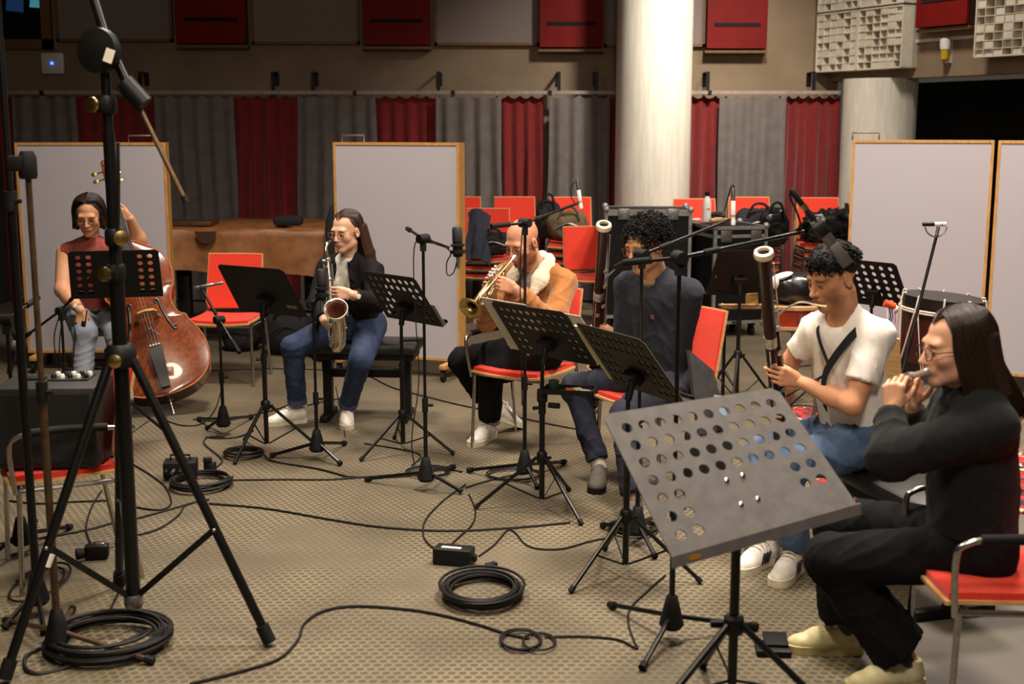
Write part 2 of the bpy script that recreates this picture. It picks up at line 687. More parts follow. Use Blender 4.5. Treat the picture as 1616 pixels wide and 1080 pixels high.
def curtain(x0, x1, m, y, folds, label, amp=.036, seed=0):
    folds = max(3, int(folds * .8))
    rnd = random.Random(seed)
    a, b_ = A(x0, 150, y), A(x1, 150, y)
    nx, nz = folds * 10 + 1, 14
    ph = [rnd.uniform(-.5, .5) for _ in range(folds + 2)]
    am = [rnd.uniform(.55, 1.25) for _ in range(folds + 2)]
    grid = []
    for i in range(nz):
        s = i / (nz - 1)
        z = zr - .03 - s * (zr - .05)
        row = []
        for j in range(nx):
            u = j / (nx - 1)
            k = u * folds
            ki = int(k)
            aa = am[ki] * (1 - (k - ki)) + am[ki + 1] * (k - ki)
            pp = ph[ki] * (1 - (k - ki)) + ph[ki + 1] * (k - ki)
            x = a.x + (b_.x - a.x) * u + .02 * math.sin(6 * s + pp * 7) * s + (u - .5) * .10 * s * (0.5 + ph[0])
            zz = z - (0.03 * abs(math.sin(PI * k)) if i == 0 else 0)
            row.append((x, y + amp * aa * (.45 + .55 * min(1, s * 2.5)) * math.sin(2 * PI * k + pp * (1 + s)), zz))
        grid.append(row)
    t_ = obj('curtain', MB().sheet(grid, .006), m, smooth=60)
    tag(t_, label, 'curtain', ('red' if m is M_CRED else 'grey') + ' curtains along the back wall')


CY = YB - .27
curtain(-40, 22, M_CRED, CY + .10, 4, 'dark red curtain at the far left edge of the picture', seed=1)
curtain(18, 118, M_CGREY, CY, 6, 'grey curtain behind the top of the leftmost acoustic screen', seed=2)
curtain(114, 246, M_CRED, CY + .10, 8, 'dark red curtain behind the tall boom stand', seed=3)
curtain(243, 368, M_CGREY, CY, 7, 'grey curtain hanging just right of the leftmost acoustic screen', seed=4)
curtain(362, 472, M_CRED, CY + .10, 7, 'bright red curtain above the left part of the covered piano', seed=5)
curtain(469, 592, M_CGREY, CY, 7, 'grey curtain above the right end of the covered piano', seed=6)
curtain(587, 694, M_CRED, CY + .10, 7, 'red curtain behind the top of the middle acoustic screen', seed=7)
curtain(688, 791, M_CGREY, CY, 6, 'grey curtain just right of the middle acoustic screen', seed=8)
curtain(783, 858, M_CRED, CY + .10, 5, 'red curtain above the bald trumpet player', seed=9)
curtain(867, 962, M_CGREY, CY - .02, 5, 'grey curtain just left of the concrete column', .04, 10)
curtain(955, 1010, M_CRED, CY + .10, 4, 'narrow strip of red curtain touching the left of the concrete column', seed=11)
curtain(1075, 1147, M_CRED, CY + .10, 5, 'red curtain just right of the concrete column', seed=12)
curtain(1136, 1241, M_CGREY, CY - .02, 5, 'grey curtain right of the column above the black backpack', .04, 13)
curtain(1230, 1275, M_CRED, CY + .10, 3, 'bright red curtain beside the grey one at the right', seed=14)
curtain(1276, 1326, M_CRED, CY + .10, 4, 'dark red curtain at the right end of the rail', seed=15)

# diffusers on the right wall
def diffuser(x0, x1, y0, y1, label, seed, nx=6, ny=8):
    rnd = random.Random(seed)
    t_ = thing('skyline_diffuser', label, 'diffuser', RM @ Vector(((x0 + x1) / 2, y0, 0)), group='block diffusers on the right wall')
    w, h = x1 - x0, y1 - y0
    obj('back_board', rbox(MB(), (x0 + x1) / 2, (y0 + y1) / 2, .03, w, h, .06), M_BEIGE, t_)
    e = .014
    fr = MB()
    for xx in (x0 + e / 2, x1 - e / 2):
        rbox(fr, xx, (y0 + y1) / 2, .10, e, h, .2)
    for yy in (y0 + e / 2, y1 - e / 2):
        rbox(fr, (x0 + x1) / 2, yy, .10, w, e, .2)
    for i in range(1, nx):
        rbox(fr, x0 + w * i / nx, (y0 + y1) / 2, .12, .006, h - .01, .15)
    for j in range(1, ny):
        rbox(fr, (x0 + x1) / 2, y0 + h * j / ny, .12, w - .01, .006, .15)
    obj('grid_frame', fr, M_BEIGE, t_, smooth=0)
    for i in range(nx):
        for j in range(ny):
            dz = rnd.choice((.03, .08, .11, .125, .13, .135))
            bl = rbox(MB(), x0 + w * (i + .5) / nx, y0 + h * (j + .5) / ny, .06 + dz / 2, w / nx - .012, h / ny - .012, dz)
            obj('block', bl, M_BEIGE, t_, smooth=0)


# positions along the right wall: x = distance from the corner
diffuser(.02, .62, 2.37, 2.955, 'lower left block diffuser on the right wall beside the corner', 3)
diffuser(.63, 1.24, 2.37, 2.955, 'lower right block diffuser left of the red box on the right wall', 4)
diffuser(.02, .62, 2.97, 3.60, 'upper left block diffuser on the right wall cut by the top edge', 5)
diffuser(.63, 1.24, 2.97, 3.60, 'upper right block diffuser on the right wall cut by the top edge', 6)
diffuser(2.12, 2.75, 2.42, 2.985, 'block diffuser at the far right edge below another one', 7)
diffuser(2.12, 2.75, 3.0, 3.60, 'block diffuser at the far right edge cut by the top edge', 8)
absorber(0, .62, 0, 'red slotted absorber box on the right wall between the block diffusers', axes(RD, Vector((0, 0, 1)), RN, RM @ Vector((1.68, 2.72, 0))))
t = thing('wall_lamp', 'small yellow glass lamp with white cap on right wall', 'lamp', RM @ Vector((1.66, 2.42, .08)))
o_ = RM @ Vector((1.66, 2.42, .07))
obj('cap', MB().lathe([(.045, .10), (.05, .14), (.05, .19), (.03, .2)], o_, n=16), M_WHITE, t)
obj('glass', MB().lathe([(.02, .0), (.036, .01), (.04, .10)], o_, n=16), mat('yellow_glass', (190, 160, 30), 0.3, 0, (170, 140, 20)), t)
obj('wall_mount', MB().box(RM @ Vector((1.66, 2.5, .02)), (.05, .2, .04), RM), M_BEIGE, t)

# white box with the blue light, and the window of the control room at upper left
o_ = A(83, 100, YB - .03)
t = thing('wireless_access_point', 'small white wall box with a glowing blue light', 'box', (o_.x, YB, o_.z - .1))
obj('housing', MB().box((o_.x, YB - .025, o_.z), (.235, .05, .22), bev=.02), M_WHITE, t)
obj('status_light', MB().lathe([(.014, 0), (.014, .008)], (o_.x, YB - .05, o_.z), (0, -1, 0), 12), mat('blue_led', (60, 90, 255), emit=((40, 80, 255), 12)), t)
a, b_ = A(-20, 78, YB - .03), A(84, 78, YB - .03)
t = empty('window_1', ((a.x + b_.x) / 2, YB, a.z))
t['kind'] = 'structure'
cx = (a.x + b_.x) / 2
wfr = MB()
wfr.box((cx, YB - .03, a.z + .05), (b_.x - a.x, .08, .1)).box((b_.x - .05, YB - .03, (a.z + zt) / 2), (.1, .08, zt - a.z)).box((a.x - .05, YB - .03, (a.z + zt) / 2), (.1, .08, zt - a.z)).box((cx, YB - .03, zt), (b_.x - a.x, .08, .1))
obj('window_frame', wfr, M_FRAMEDK, t)
obj('pane', MB().box((cx, YB - .02, (a.z + zt) / 2), (b_.x - a.x - .1, .01, zt - a.z - .1)), mat('dark_window_glass', (10, 14, 18), 0.1, 0, (12, 16, 20)), t)
p1 = A(57, 5, YB - .035)
p2 = A(27, 4, YB - .035)
obj('lit_screen', MB().prism([(-.07, -.04), (.07, -.05), (.07, .14), (-.045, .12)], .004, axes(Vector((1, 0, 0)), Vector((0, 0, 1)), Vector((0, -1, 0)), p1)), mat('screen_glow_cyan', (90, 170, 190), 0.4, emit=((90, 180, 200), .5)), t)
obj('lit_screen', MB().prism([(-.12, -.08), (.06, -.10), (.07, .14), (-.10, .14)], .003, axes(Vector((1, 0, 0)), Vector((0, 0, 1)), Vector((0, -1, 0)), p2)), mat('screen_glow_blue', (30, 60, 100), 0.4, emit=((40, 75, 120), .35)), t)
# ================================================================ stands
def hole_plate(TL, TR, BL, BR, nx, ny, solid, thick=.003, hole=.62, mx=.05, my=.06):
    """metal desk with real round holes; corners in world space; solid(i,j) -> True keeps the cell closed"""
    mb = MB()
    n = (TR - TL).cross(BL - TL).normalized()

    def P(u, v):
        return TL.lerp(TR, u).lerp(BL.lerp(BR, u), v)
    wpx, hpx = (TR - TL).length, (BL - TL).length
    us = [0, mx] + [mx + (1 - 2 * mx) * (i + 1) / nx for i in range(nx)] + [1]
    vs = [0, my] + [my + (1 - 2 * my) * (j + 1) / ny for j in range(ny)] + [1]
    S = 12
    for side in (0.5, -0.5):
        off = n * thick * side
        for i in range(len(us) - 1):
            for j in range(len(vs) - 1):
                u0, u1, v0, v1 = us[i], us[i + 1], vs[j], vs[j + 1]
                inner = 0 < i <= nx and 0 < j <= ny and not solid(i - 1, j - 1)
                # cut the two top corners
                q = [(u0, v0), (u1, v0), (u1, v1), (u0, v1)]
                if j == 0 and i == 0:
                    q = [(u1 * .8, 0), (u1, 0), (u1, v1), (0, v1), (0, v1 * .8)]
                if j == 0 and i == len(us) - 2:
                    q = [(u0, 0), (u0 + (1 - u0) * .2, 0), (1, v1 * .8), (1, v1), (u0, v1)]
                if not inner:
                    k = len(mb.v)
                    mb.v += [tuple(P(*c) + off) for c in q]
                    mb.f.append(tuple(range(k, k + len(q))))
                    continue
                cu, cv = (u0 + u1) / 2, (v0 + v1) / 2
                r = hole * .5 * min((u1 - u0) * wpx, (v1 - v0) * hpx)
                k = len(mb.v)
                for a in range(S):
                    th = 2 * PI * (a + .5) / S
                    mb.v.append(tuple(P(cu + r / wpx * math.cos(th), cv + r / hpx * math.sin(th)) + off))
                    cx, sy = math.cos(th), math.sin(th)
                    m_ = max(abs(cx), abs(sy))
                    mb.v.append(tuple(P(cu + (u1 - u0) / 2 * cx / m_, cv + (v1 - v0) / 2 * sy / m_) + off))
                for a in range(S):
                    b_ = (a + 1) % S
                    mb.f.append((k + 2 * a, k + 2 * b_, k + 2 * b_ + 1, k + 2 * a + 1))
                for (qa, qb, cc) in ((0, 0, 0),):
                    pass
                # corner triangles between square corners and ring
                for c_, a in (((u1, v1), 1), ((u0, v1), 4), ((u0, v0), 7), ((u1, v0), 10)):
                    mb.v.append(tuple(P(*c_) + off))
                    kk = len(mb.v) - 1
                    mb.f.append((k + 2 * a + 1, kk, k + 2 * ((a - 1) % S) + 1))
    # rim
    rim = [(us[1] * .8, 0), (1 - us[1] * .8, 0), (1, vs[1] * .8), (1, 1), (0, 1), (0, vs[1] * .8)]
    k = len(mb.v)
    for c in rim:
        mb.v.append(tuple(P(*c) + n * thick * .5))
        mb.v.append(tuple(P(*c) - n * thick * .5))
    for a in range(6):
        b_ = (a + 1) % 6
        mb.f.append((k + 2 * a, k + 2 * b_, k + 2 * b_ + 1, k + 2 * a + 1))
    return mb, n


def tri_legs(t, base, yaw, rad, hubz, botz, m, r=.009):
    for k in range(3):
        a = yaw + k * 2 * PI / 3
        d = Vector((math.cos(a), math.sin(a), 0))
        top = base + d * .025 + Vector((0, 0, hubz))
        foot = base + d * rad + Vector((0, 0, .012))
        lg = obj('leg', MB().tube([top, foot], r, 8), m, t)
        obj('rubber_foot', MB().tube([foot.lerp(top, .05) , foot + (foot - top).normalized() * .006], r * 1.35, 8), M_RUBBER, lg)
        mid = top.lerp(foot, .52)
        obj('brace', MB().tube([mid, base + Vector((0, 0, botz)) + d * .014], .0045, 6), m, t)


def music_stand(pole_px, bot_py, hub_py, desk_py, phi, tau, foot_px, label, w=.48, h=.33, cols=8, rows=6,
                solid=None, m=M_BLACK, rad=None, face=None, name='music_stand', polem=M_BLACKSATIN, ofs=0.0, base=None, botz=.05):
    if base is None:
        base = F(pole_px, bot_py, botz)
    base = Vector((base.x, base.y, 0))
    t = thing(name, label, 'music stand', base, group='music stands')
    hubz = A(pole_px, hub_py, base.y).z
    ft = F(*foot_px, z=.01)
    yaw = math.atan2(ft.y - base.y, ft.x - base.x)
    rad = rad or (ft - base).length
    tri_legs(t, base, yaw, rad, hubz, botz, polem)
    obj('leg_collar', MB().lathe([(.022, hubz - .025), (.026, hubz - .02), (.026, hubz + .02), (.018, hubz + .03)], base, n=14).box(base + Vector((.03, -.01, hubz)), (.03, .012, .012)), m, t)
    phi, tau = math.radians(phi), math.radians(tau)
    n = Vector((math.sin(phi), math.cos(phi), 0))
    tt = Vector((math.cos(phi), -math.sin(phi), 0))
    dn = n * math.sin(tau) - Vector((0, 0, math.cos(tau)))
    zc = A(pole_px, desk_py, base.y + ofs).z
    C = Vector((base.x, base.y, zc)) + n * ofs
    TL, TR = C - tt * w / 2 - dn * h / 2, C + tt * w / 2 - dn * h / 2
    BL, BR = C - tt * (w / 2 + .01) + dn * h / 2, C + tt * (w / 2 + .01) + dn * h / 2
    front = (n * math.cos(tau) + Vector((0, 0, math.sin(tau))))
    att = C + dn * h * .18 - front * .02
    zmid = hubz + (att.z - hubz) * .45
    obj('lower_tube', MB().tube([base + Vector((0, 0, botz)), base + Vector((0, 0, zmid))], .0135, 12), polem, t)
    kn = obj('height_clutch', MB().tube([base + Vector((0, 0, zmid - .03)), base + Vector((0, 0, zmid + .03))], .018, 12), m, t)
    obj('knob', MB().tube([base + Vector((-.015, -.005, zmid)), base + Vector((-.045, -.012, zmid))], .009, 8), m, kn)
    obj('upper_tube', MB().tube([base + Vector((0, 0, zmid)), Vector((base.x, base.y, att.z - .04))], .0095, 10), polem, t)
    tl = obj('tilter', MB().tube([Vector((base.x, base.y, att.z - .09)), att], .016, 10).box(att, (.09, .03, .05), axes(tt, front, -dn)), m, t)
    sol = solid or (lambda i, j: False)
    pl, nn = hole_plate(TL, TR, BL, BR, cols, rows, sol)
    dk = obj('desk', pl, m, t, smooth=30)
    lip = MB().box((BL + BR) / 2 + front * .022, ((BR - BL).length, .045, .003), axes(tt, front, -dn))
    lip.box((BL + BR) / 2 + front * .044 - dn * .008, ((BR - BL).length, .003, .016), axes(tt, front, -dn))
    obj('ledge', lip, m, dk)
    return dict(t=t, TL=TL, TR=TR, BL=BL, BR=BR, front=front, tt=tt, dn=dn, base=base, C=C)


def center_gap(nx, ny, keep=2, top=4):
    return lambda i, j: j >= top and keep <= i < nx - keep


ALLSOLID = lambda i, j: True
def ms1_solid(i, j):
    return not (i in (0, 1, 6, 7) or j == 0) 


MS1 = music_stand(196, 690, 632, 433, -14, 30, (216, 698), 'black perforated music stand in front of the double bass player', w=.485, h=.33, cols=8, rows=6, solid=lambda i, j: not (i in (0, 1, 6, 7)) , rad=.28)
MS2 = music_stand(421, 700, 640, 459, 31, 33, (386, 694), 'solid black music stand without holes before the red chair', w=.48, h=.34, solid=ALLSOLID, rad=.30)
MS3 = music_stand(636, 700, 655, 471, 47, 33, (566, 727), 'black perforated music stand beside the saxophone player', w=.48, h=.34, cols=8, rows=6, solid=lambda i, j: (j >= 2 and 3 <= i < 6), rad=.30)
MS4 = music_stand(855, 787, 722, 526, 46, 38, (777, 801), 'black perforated music stand holding white sheets before the trumpet player', w=.49, h=.35, cols=10, rows=6, solid=center_gap(10, 6, 2, 3), rad=.32)
MS5 = music_stand(987, 890, 815, 573, 62, 37, (920, 927), 'black perforated music stand with yellowish booklet before the man in navy', w=.49, h=.35, cols=10, rows=6, solid=center_gap(10, 6, 3, 2), rad=.31)
MS7 = music_stand(1162, 640, 560, 430, -18, 25, (1150, 660), 'dark perforated music stand behind the curly haired bassoonist', base=F(1162, 640), w=.40, h=.33, cols=8, rows=6, solid=lambda i, j: (i + j) % 3 != 0, rad=.28)
MS8 = music_stand(1368, 640, 590, 448, 52, 30, (1340, 660), 'black perforated music stand behind the man in the white shirt', base=F(1368, 640), w=.46, h=.36, cols=6, rows=6, solid=center_gap(6, 6, 2, 5), rad=.28)
obj('maker_sticker', MB().box(MS2['C'] + MS2['tt'] * .17 + MS2['dn'] * .10 - MS2['front'] * .003, (.07, .002, .02), axes(MS2['tt'], MS2['front'], -MS2['dn'])), mat('grey_sticker', (120, 112, 100), 0.6), MS2['t'])


def sheet_paper(ms, u0, u1, v0, v1, label, m=M_PAPER, off=.006, thick=.002, bend=0.0, name='sheet_music'):
    """paper lying on the reader's side of a desk; u along the desk, v down"""
    def P(u, v):
        return ms['TL'].lerp(ms['TR'], u).lerp(ms['BL'].lerp(ms['BR'], u), v) + ms['front'] * (off + bend * math.sin(PI * u) * 0.02)
    g = [[P(u0 + (u1 - u0) * i / 6, v0 + (v1 - v0) * j / 4) for j in range(5)] for i in range(7)]
    return tag(obj(name, MB().sheet(g, thick), m), label, 'sheet music')


sheet_paper(MS4, -.15, .50, -.03, .98, 'white sheet sticking out left of the stand before the trumpet player', bend=-.2)
sheet_paper(MS4, .52, 1.17, .05, .98, 'white sheet sticking out right of the stand before the trumpet player', bend=.2)
sheet_paper(MS5, -.10, .95, .10, .97, 'thick yellowish music booklet on the stand before the man in navy', mat('cream_booklet', (214, 204, 150), 0.8, 0, (204, 192, 138)), thick=.008, off=.009, name='music_booklet')
sheet_paper(MS3, .55, 1.06, .55, .96, 'pale grey sheet peeping out beside the stand of the saxophone player', mat('grey_sheet', (150, 148, 146), 0.8))

# the big grey desk in the foreground
base = A(1155, 1080, 3.6)
base = Vector((base.x, 3.6, 0))
t = thing('music_stand', 'large grey perforated music stand in the foreground beside the flute player', 'music stand', base, group='music stands')
TL, TR, BL = A(950, 655, 3.45), A(1225, 612, 3.68), A(1060, 880, 3.22)
BR = A(1352, 797, 3.47)
M_DESK = mat('grey_desk_lacquer', (116, 112, 110), 0.38, 0, (106, 102, 100), 25, 0.05, 200)
pl, nn = hole_plate(TL, TR, BL, BR, 10, 7, lambda i, j: (j == 4 and 2 <= i < 8) or (j == 5 and 2 <= i < 8) or (j == 6 and 2 <= i), thick=.005, hole=.60, mx=.045, my=.055)
dk = obj('desk', pl, M_DESK, t, smooth=30)
tt = (BR - BL).normalized()
fr = nn if nn.z > 0 else -nn
dn = (BL - TL).normalized()
MX = axes(tt, dn, tt.cross(dn).normalized())
ld = MB()
W6 = (BR - BL).length
lv = Vector((0, 0, -1))
lv = (lv - tt * lv.dot(tt)).normalized()
ld.box((BL + BR) / 2 + lv * .015 + tt * .006, (W6 + .015, .034, .004), axes(tt, lv, tt.cross(lv)))
obj('ledge', ld, M_DESK, dk)
obj('brass_sticker', MB().prism([(math.cos(a) * .02, math.sin(a) * .0075) for a in [2 * PI * i / 16 for i in range(16)]], .002, axes(tt, lv, tt.cross(lv) * (1 if tt.cross(lv).y < 0 else -1), BL + tt * .07 + lv * .016 + (tt.cross(lv) * (1 if tt.cross(lv).y < 0 else -1)) * .002)), mat('orange_sticker', (190, 130, 40), 0.5), dk)
cc = TL.lerp(TR, .52).lerp(BL.lerp(BR, .52), .70)
for (du, dv) in ((-.045, -.03), (.005, -.032), (-.04, .03), (.012, .028)):
    q = cc + tt * du * 1.1 + dn * dv * 1.3
    obj('bolt', MB().lathe([(.0075, 0), (.0075, .003), (.004, .0055)], q + fr * .002, fr, 12), M_CHROME, dk)
hubz = A(1150, 985, 3.6).z
FX = A(1092, 1018, 4.05)
yaw = math.atan2(F(1092, 1018).y - base.y, F(1092, 1018).x - base.x)
tri_legs(t, base, yaw, .44, hubz, .16, M_BLACKSATIN, .011)
obj('leg_collar', MB().lathe([(.026, hubz - .03), (.031, hubz - .02), (.031, hubz + .02), (.022, hubz + .03)], base, n=16).box(base + Vector((-.05, 0, hubz)), (.04, .02, .018)), M_BLACK, t)
att = cc - fr * .03
obj('lower_tube', MB().tube([base + Vector((0, 0, .15)), base + Vector((0, 0, .62))], .0145, 14), M_BLACKSATIN, t)
obj('upper_tube', MB().tube([base + Vector((0, 0, .6)), Vector((base.x, base.y, att.z - .03))], .0125, 12), M_BLACKSATIN, t)
obj('tilter', MB().tube([Vector((base.x, base.y, att.z - .06)), att], .016, 10).box(att + fr * .012, (.1, .08, .012), MX), M_BLACK, t)


# ---------------------------------------------------------------- microphone stands
def mic_stand(hub_px, feet_px, top, label, boom=None, hubz=.12, polem=M_BLACKSATIN, pr=.0105, name='microphone_stand', base=None, mid=.45, cable=None, bottom=0.05, group='microphone stands'):
    """hub_px: pixel of the hub; feet: floor pixels; top: pixel y (or z if float<4) of the pole top; boom: (front point, rear point)"""
    if base is None:
        base = F(hub_px[0], hub_px[1], hubz)
    base = Vector((base.x, base.y, 0))
    t = thing(name, label, 'microphone stand', base, group=group)
    obj('hub', MB().lathe([(.034, hubz - .07), (.045, hubz - .055), (.03, hubz + .01), (.02, hubz + .05), (.014, hubz + .055)], base, n=16), M_RUBBER, t)
    for fp in feet_px:
        f = F(fp[0], fp[1], .012) if not isinstance(fp, Vector) else fp
        d = (f - base)
        d.z = 0
        L_ = min(max(d.length, .16), .42)
        d.normalize()
        top_ = base + d * .03 + Vector((0, 0, hubz - .03))
        foot = base + d * L_ + Vector((0, 0, .014))
        lg = obj('leg', MB().tube([top_, foot], .0095, 8), polem, t)
        obj('rubber_foot', MB().tube([foot.lerp(top_, .10), foot], .0145, 8), M_RUBBER, lg)
    zt_ = top if isinstance(top, float) else A(hub_px[0], top, base.y).z
    zm = hubz + (zt_ - hubz) * mid
    obj('lower_tube', MB().tube([base + Vector((0, 0, bottom)), base + Vector((0, 0, zm))], pr, 12), polem, t)
    cl = obj('height_clutch', MB().tube([base + Vector((0, 0, zm - .035)), base + Vector((0, 0, zm + .035))], pr * 1.45, 12), M_RUBBER, t)
    obj('knob', MB().tube([base + Vector((.012, -.005, zm)), base + Vector((.04, -.01, zm))], .008, 8), M_RUBBER, cl)
    obj('upper_tube', MB().tube([base + Vector((0, 0, zm)), base + Vector((0, 0, zt_))], pr * .75, 10), polem, t)
    P = base + Vector((0, 0, zt_))
    if boom:
        a, b_ = boom
        # the boom passes through the swivel at the pole top
        sw = P
        obj('swivel', MB().lathe([(.022, -.03), (.024, 0), (.024, .03)], sw, (b_ - a).cross(Vector((0, 0, 1))), 14).box(sw - Vector((0, 0, .03)), (.03, .03, .06)), M_RUBBER, t)
        arm = obj('boom_arm', MB().tube([b_, sw, a], .0075, 10), polem, t)
        obj('counterweight', MB().tube([b_, b_.lerp(sw, min(.9, .11 / max((b_ - sw).length, .01)))], .013, 10), M_RUBBER, arm)
        obj('sleeve', MB().tube([sw.lerp(a, .18), sw.lerp(a, .30)], .011, 10), M_RUBBER, arm)
    return t, P


def pencil_mic(front, back, label, r=.0105, m=None, tail=None, cable=None, name='microphone'):
    """small condenser: front = capsule end"""
    m = m or M_WHITE
    front, back = Vector(front), Vector(back)
    L_ = (front - back).length
    d = (front - back).normalized()
    t = thing(name, label, 'microphone', back.lerp(front, .5))
    obj('body', MB().lathe([(r * .6, 0), (r, .006), (r, L_ * .72), (r * .96, L_ * .74)], back, d, 14), m, t)
    obj('capsule', MB().lathe([(r * .96, L_ * .74), (r * 1.02, L_ * .76), (r * 1.02, L_ * .97), (r * .7, L_)], back, d, 14), M_STEEL if m is not M_WHITE else M_WHITE, t)
    obj('ring', MB().lathe([(r * 1.04, L_ * .60), (r * 1.04, L_ * .63)], back, d, 14), M_BLACK, t)
    obj('connector', MB().lathe([(r * .8, -.055), (r * .95, -.05), (r * .95, 0)], back, d, 12), M_STEEL if tail is None else tail, t)
    return t


def large_mic(c, up, label, h=.17, r=.027, m=None, fwd=(0, -1, 0)):
    up = Vector(up).normalized()
    t = thing('microphone', label, 'microphone', c)
    m = m or M_BLACK
    b = Vector(c) - up * h / 2
    obj('body', MB().lathe([(r * .75, 0), (r, .006), (r, h * .52)], b, up, 18), m, t)
    obj('grille', MB().lathe([(r, h * .52), (r * 1.03, h * .53), (r * 1.03, h * .92), (r * .8, h)], b, up, 18), mat('mic_grille', (44, 42, 42), 0.5, 0.6, (20, 20, 20), 260), t)
    obj('shock_mount', MB().lathe([(r * 1.05, h * .1), (r * 1.5, h * .12), (r * 1.5, h * .22), (r * 1.05, h * .24)], b, up, 18).lathe([(r * 1.05, h * .34), (r * 1.4, h * .36), (r * 1.4, h * .42), (r * 1.05, h * .44)], b, up, 18), M_RUBBER, t)
    obj('connector', MB().lathe([(.009, -.06), (.010, -.05), (.010, 0)], b, up, 12), M_STEEL, t)
    return t


def cable(pts, label, r=.0038, n=8, m=M_CABLE, group='cables on the studio floor', name='cable', raw=False):
    p = [q if isinstance(q, Vector) else F(q[0], q[1], r + .001) for q in pts]
    return tag(obj(name, MB().tube(p if raw else spline(p, n), r, 6), m), label, 'cable', group)


# -- big boom stand in the left foreground
base = Vector((-1.372, 4.34, 0))
t = thing('boom_stand', 'tall heavy black tripod boom stand standing in the left foreground', 'microphone stand', base)
hub = base + Vector((0, 0, 1.02))
feet = [F(425, 1012, .02), Vector((-1.68, 3.92, .02)), Vector((-1.568, 4.79, .02))]
for f in feet:
    d = Vector((f.x - base.x, f.y - base.y, 0)).normalized()
    top = hub + d * .045
    lg = obj('leg', MB().tube([top, f], .0165, 12), M_BLACKSATIN, t)
    obj('rubber_foot', MB().tube([f.lerp(top, .055), f - (top - f).normalized() * .005], .024, 12), M_RUBBER, lg)
    mid = f.lerp(top, .40)
    br = obj('brace', MB().box((mid + base + Vector((0, 0, .13))) / 2, ((mid - base - Vector((0, 0, .13))).length, .006, .022), axes(*[(mid - base - Vector((0, 0, .13))).normalized(), (mid - base - Vector((0, 0, .13))).cross(Vector((0, 0, 1))).normalized(), (mid - base - Vector((0, 0, .13))).cross(Vector((0, 0, 1))).cross(mid - base - Vector((0, 0, .13))).normalized()])), M_BLACKSATIN, t)
    obj('rivet', MB().ell(mid + Vector((0, -.018, 0)), .008, None, 8, 6), M_STEEL, br)
obj('leg_collar', MB().lathe([(.05, -.03), (.055, -.02), (.055, .03), (.04, .05)], hub, n=18), M_BLACK, t)
obj('collar_screw', MB().lathe([(.024, 0), (.024, .012), (.012, .018)], hub + Vector((.0, -.06, .0)), (0, -1, 0), 16), M_BRASS, t)
obj('brace_collar', MB().lathe([(.03, .10), (.034, .11), (.034, .14), (.03, .15)], base, n=14), M_STEEL, t)
obj('lower_tube', MB().tube([base + Vector((0, 0, .11)), base + Vector((0, 0, 1.30))], .026, 16), M_BLACKSATIN, t)
obj('middle_tube', MB().tube([base + Vector((0, 0, 1.28)), base + Vector((0, 0, 1.80))], .0205, 16), M_BLACKSATIN, t)
obj('upper_tube', MB().tube([base + Vector((0, 0, 1.78)), base + Vector((0, 0, 2.03))], .0165, 14), M_BLACKSATIN, t)
for (zz, px_) in ((A(175, 433, 4.3).z, -.035), (A(145, 165, 4.3).z, -.05), (A(200, 376, 4.3).z, .05)):
    c_ = obj('clamp_collar', MB().lathe([(.027, -.03), (.032, -.02), (.032, .02), (.027, .03)], base + Vector((0, 0, zz)), n=14), M_BLACK, t)
    obj('brass_knob', MB().lathe([(.012, 0), (.026, .012), (.026, .022), (.012, .026)], base + Vector((px_ * .6, -.03, zz)), Vector((px_ * 10, -1, 0)), 16), M_BRASS, c_)
cw = base + Vector((0, 0, 2.06))
obj('boom_clutch', MB().lathe([(.03, -.02), (.075, -.015), (.078, 0), (.075, .02), (.03, .03)], cw + Vector((-.01, -.02, .01)), (-.3, -1, 0), 24), M_BLACK, t)
bA, bB = A(140, -30, 4.40), A(294, 320, 4.30)
bm_ = obj('boom_arm', MB().tube([bA, A(168, 62, 4.36), A(205, 140, 4.33)], .017, 12), M_BLACKSATIN, t)
obj('boom_tail', MB().tube([A(198, 125, 4.33), bB], .0085, 10), mat('brown_anodized_tube', (112, 84, 52), 0.35, 0.4), bm_)
obj('tail_cap', MB().tube([bB, bB.lerp(bA, .03)], .011, 10), M_RUBBER, bm_)
obj('counterweight', MB().tube([A(196, 130, 4.30), A(228, 165, 4.30)], .034, 16), M_BLACK, bm_)
obj('leg_tape', MB().tube([feet[1].lerp(hub, .335), feet[1].lerp(hub, .375)], .0185, 12), M_PAPER, t)
obj('clutch_label', MB().box(A(172, 88, 4.25), (.03, .004, .045), Matrix.Rotation(.35, 4, 'Y')), M_PAPER, t)
cable([A(186, 225, 4.28), A(187, 300, 4.29), A(186, 380, 4.30), A(184, 440, 4.30)], 'black cable hanging down beside the tall boom stand pole', .006, group='hanging cables')

# -- second tall stand at the left edge, brown pole
t2, P2 = mic_stand((90, 985), [(243, 1045), (0, 975), (120, 945)], 258, 'tall microphone stand with brownish pole at the left edge', polem=mat('bronze_tube', (92, 68, 48), 0.35, 0.4, (70, 52, 38)), pr=.0135, mid=.52, bottom=.07)
tag(obj('pole_clamp', MB().lathe([(.026, -.05), (.03, -.04), (.03, .02), (.02, .04)], P2, n=14).box(P2 + Vector((-.03, -.02, .0)), (.05, .03, .05), bev=.006), M_RUBBER), 'black rubber clamp on top of the brownish pole at left', 'clamp')
# -- third stand, far left, dark vertical pole reaching out of the frame
b3 = A(16, 300, 4.5)
t3, P3 = mic_stand((25, 1075), [(10, 990), (70, 1000), (60, 925)], 2.6, 'dark thick stand pole at the very left edge of the picture', base=Vector((b3.x, 4.5, 0)), pr=.016, mid=.58)
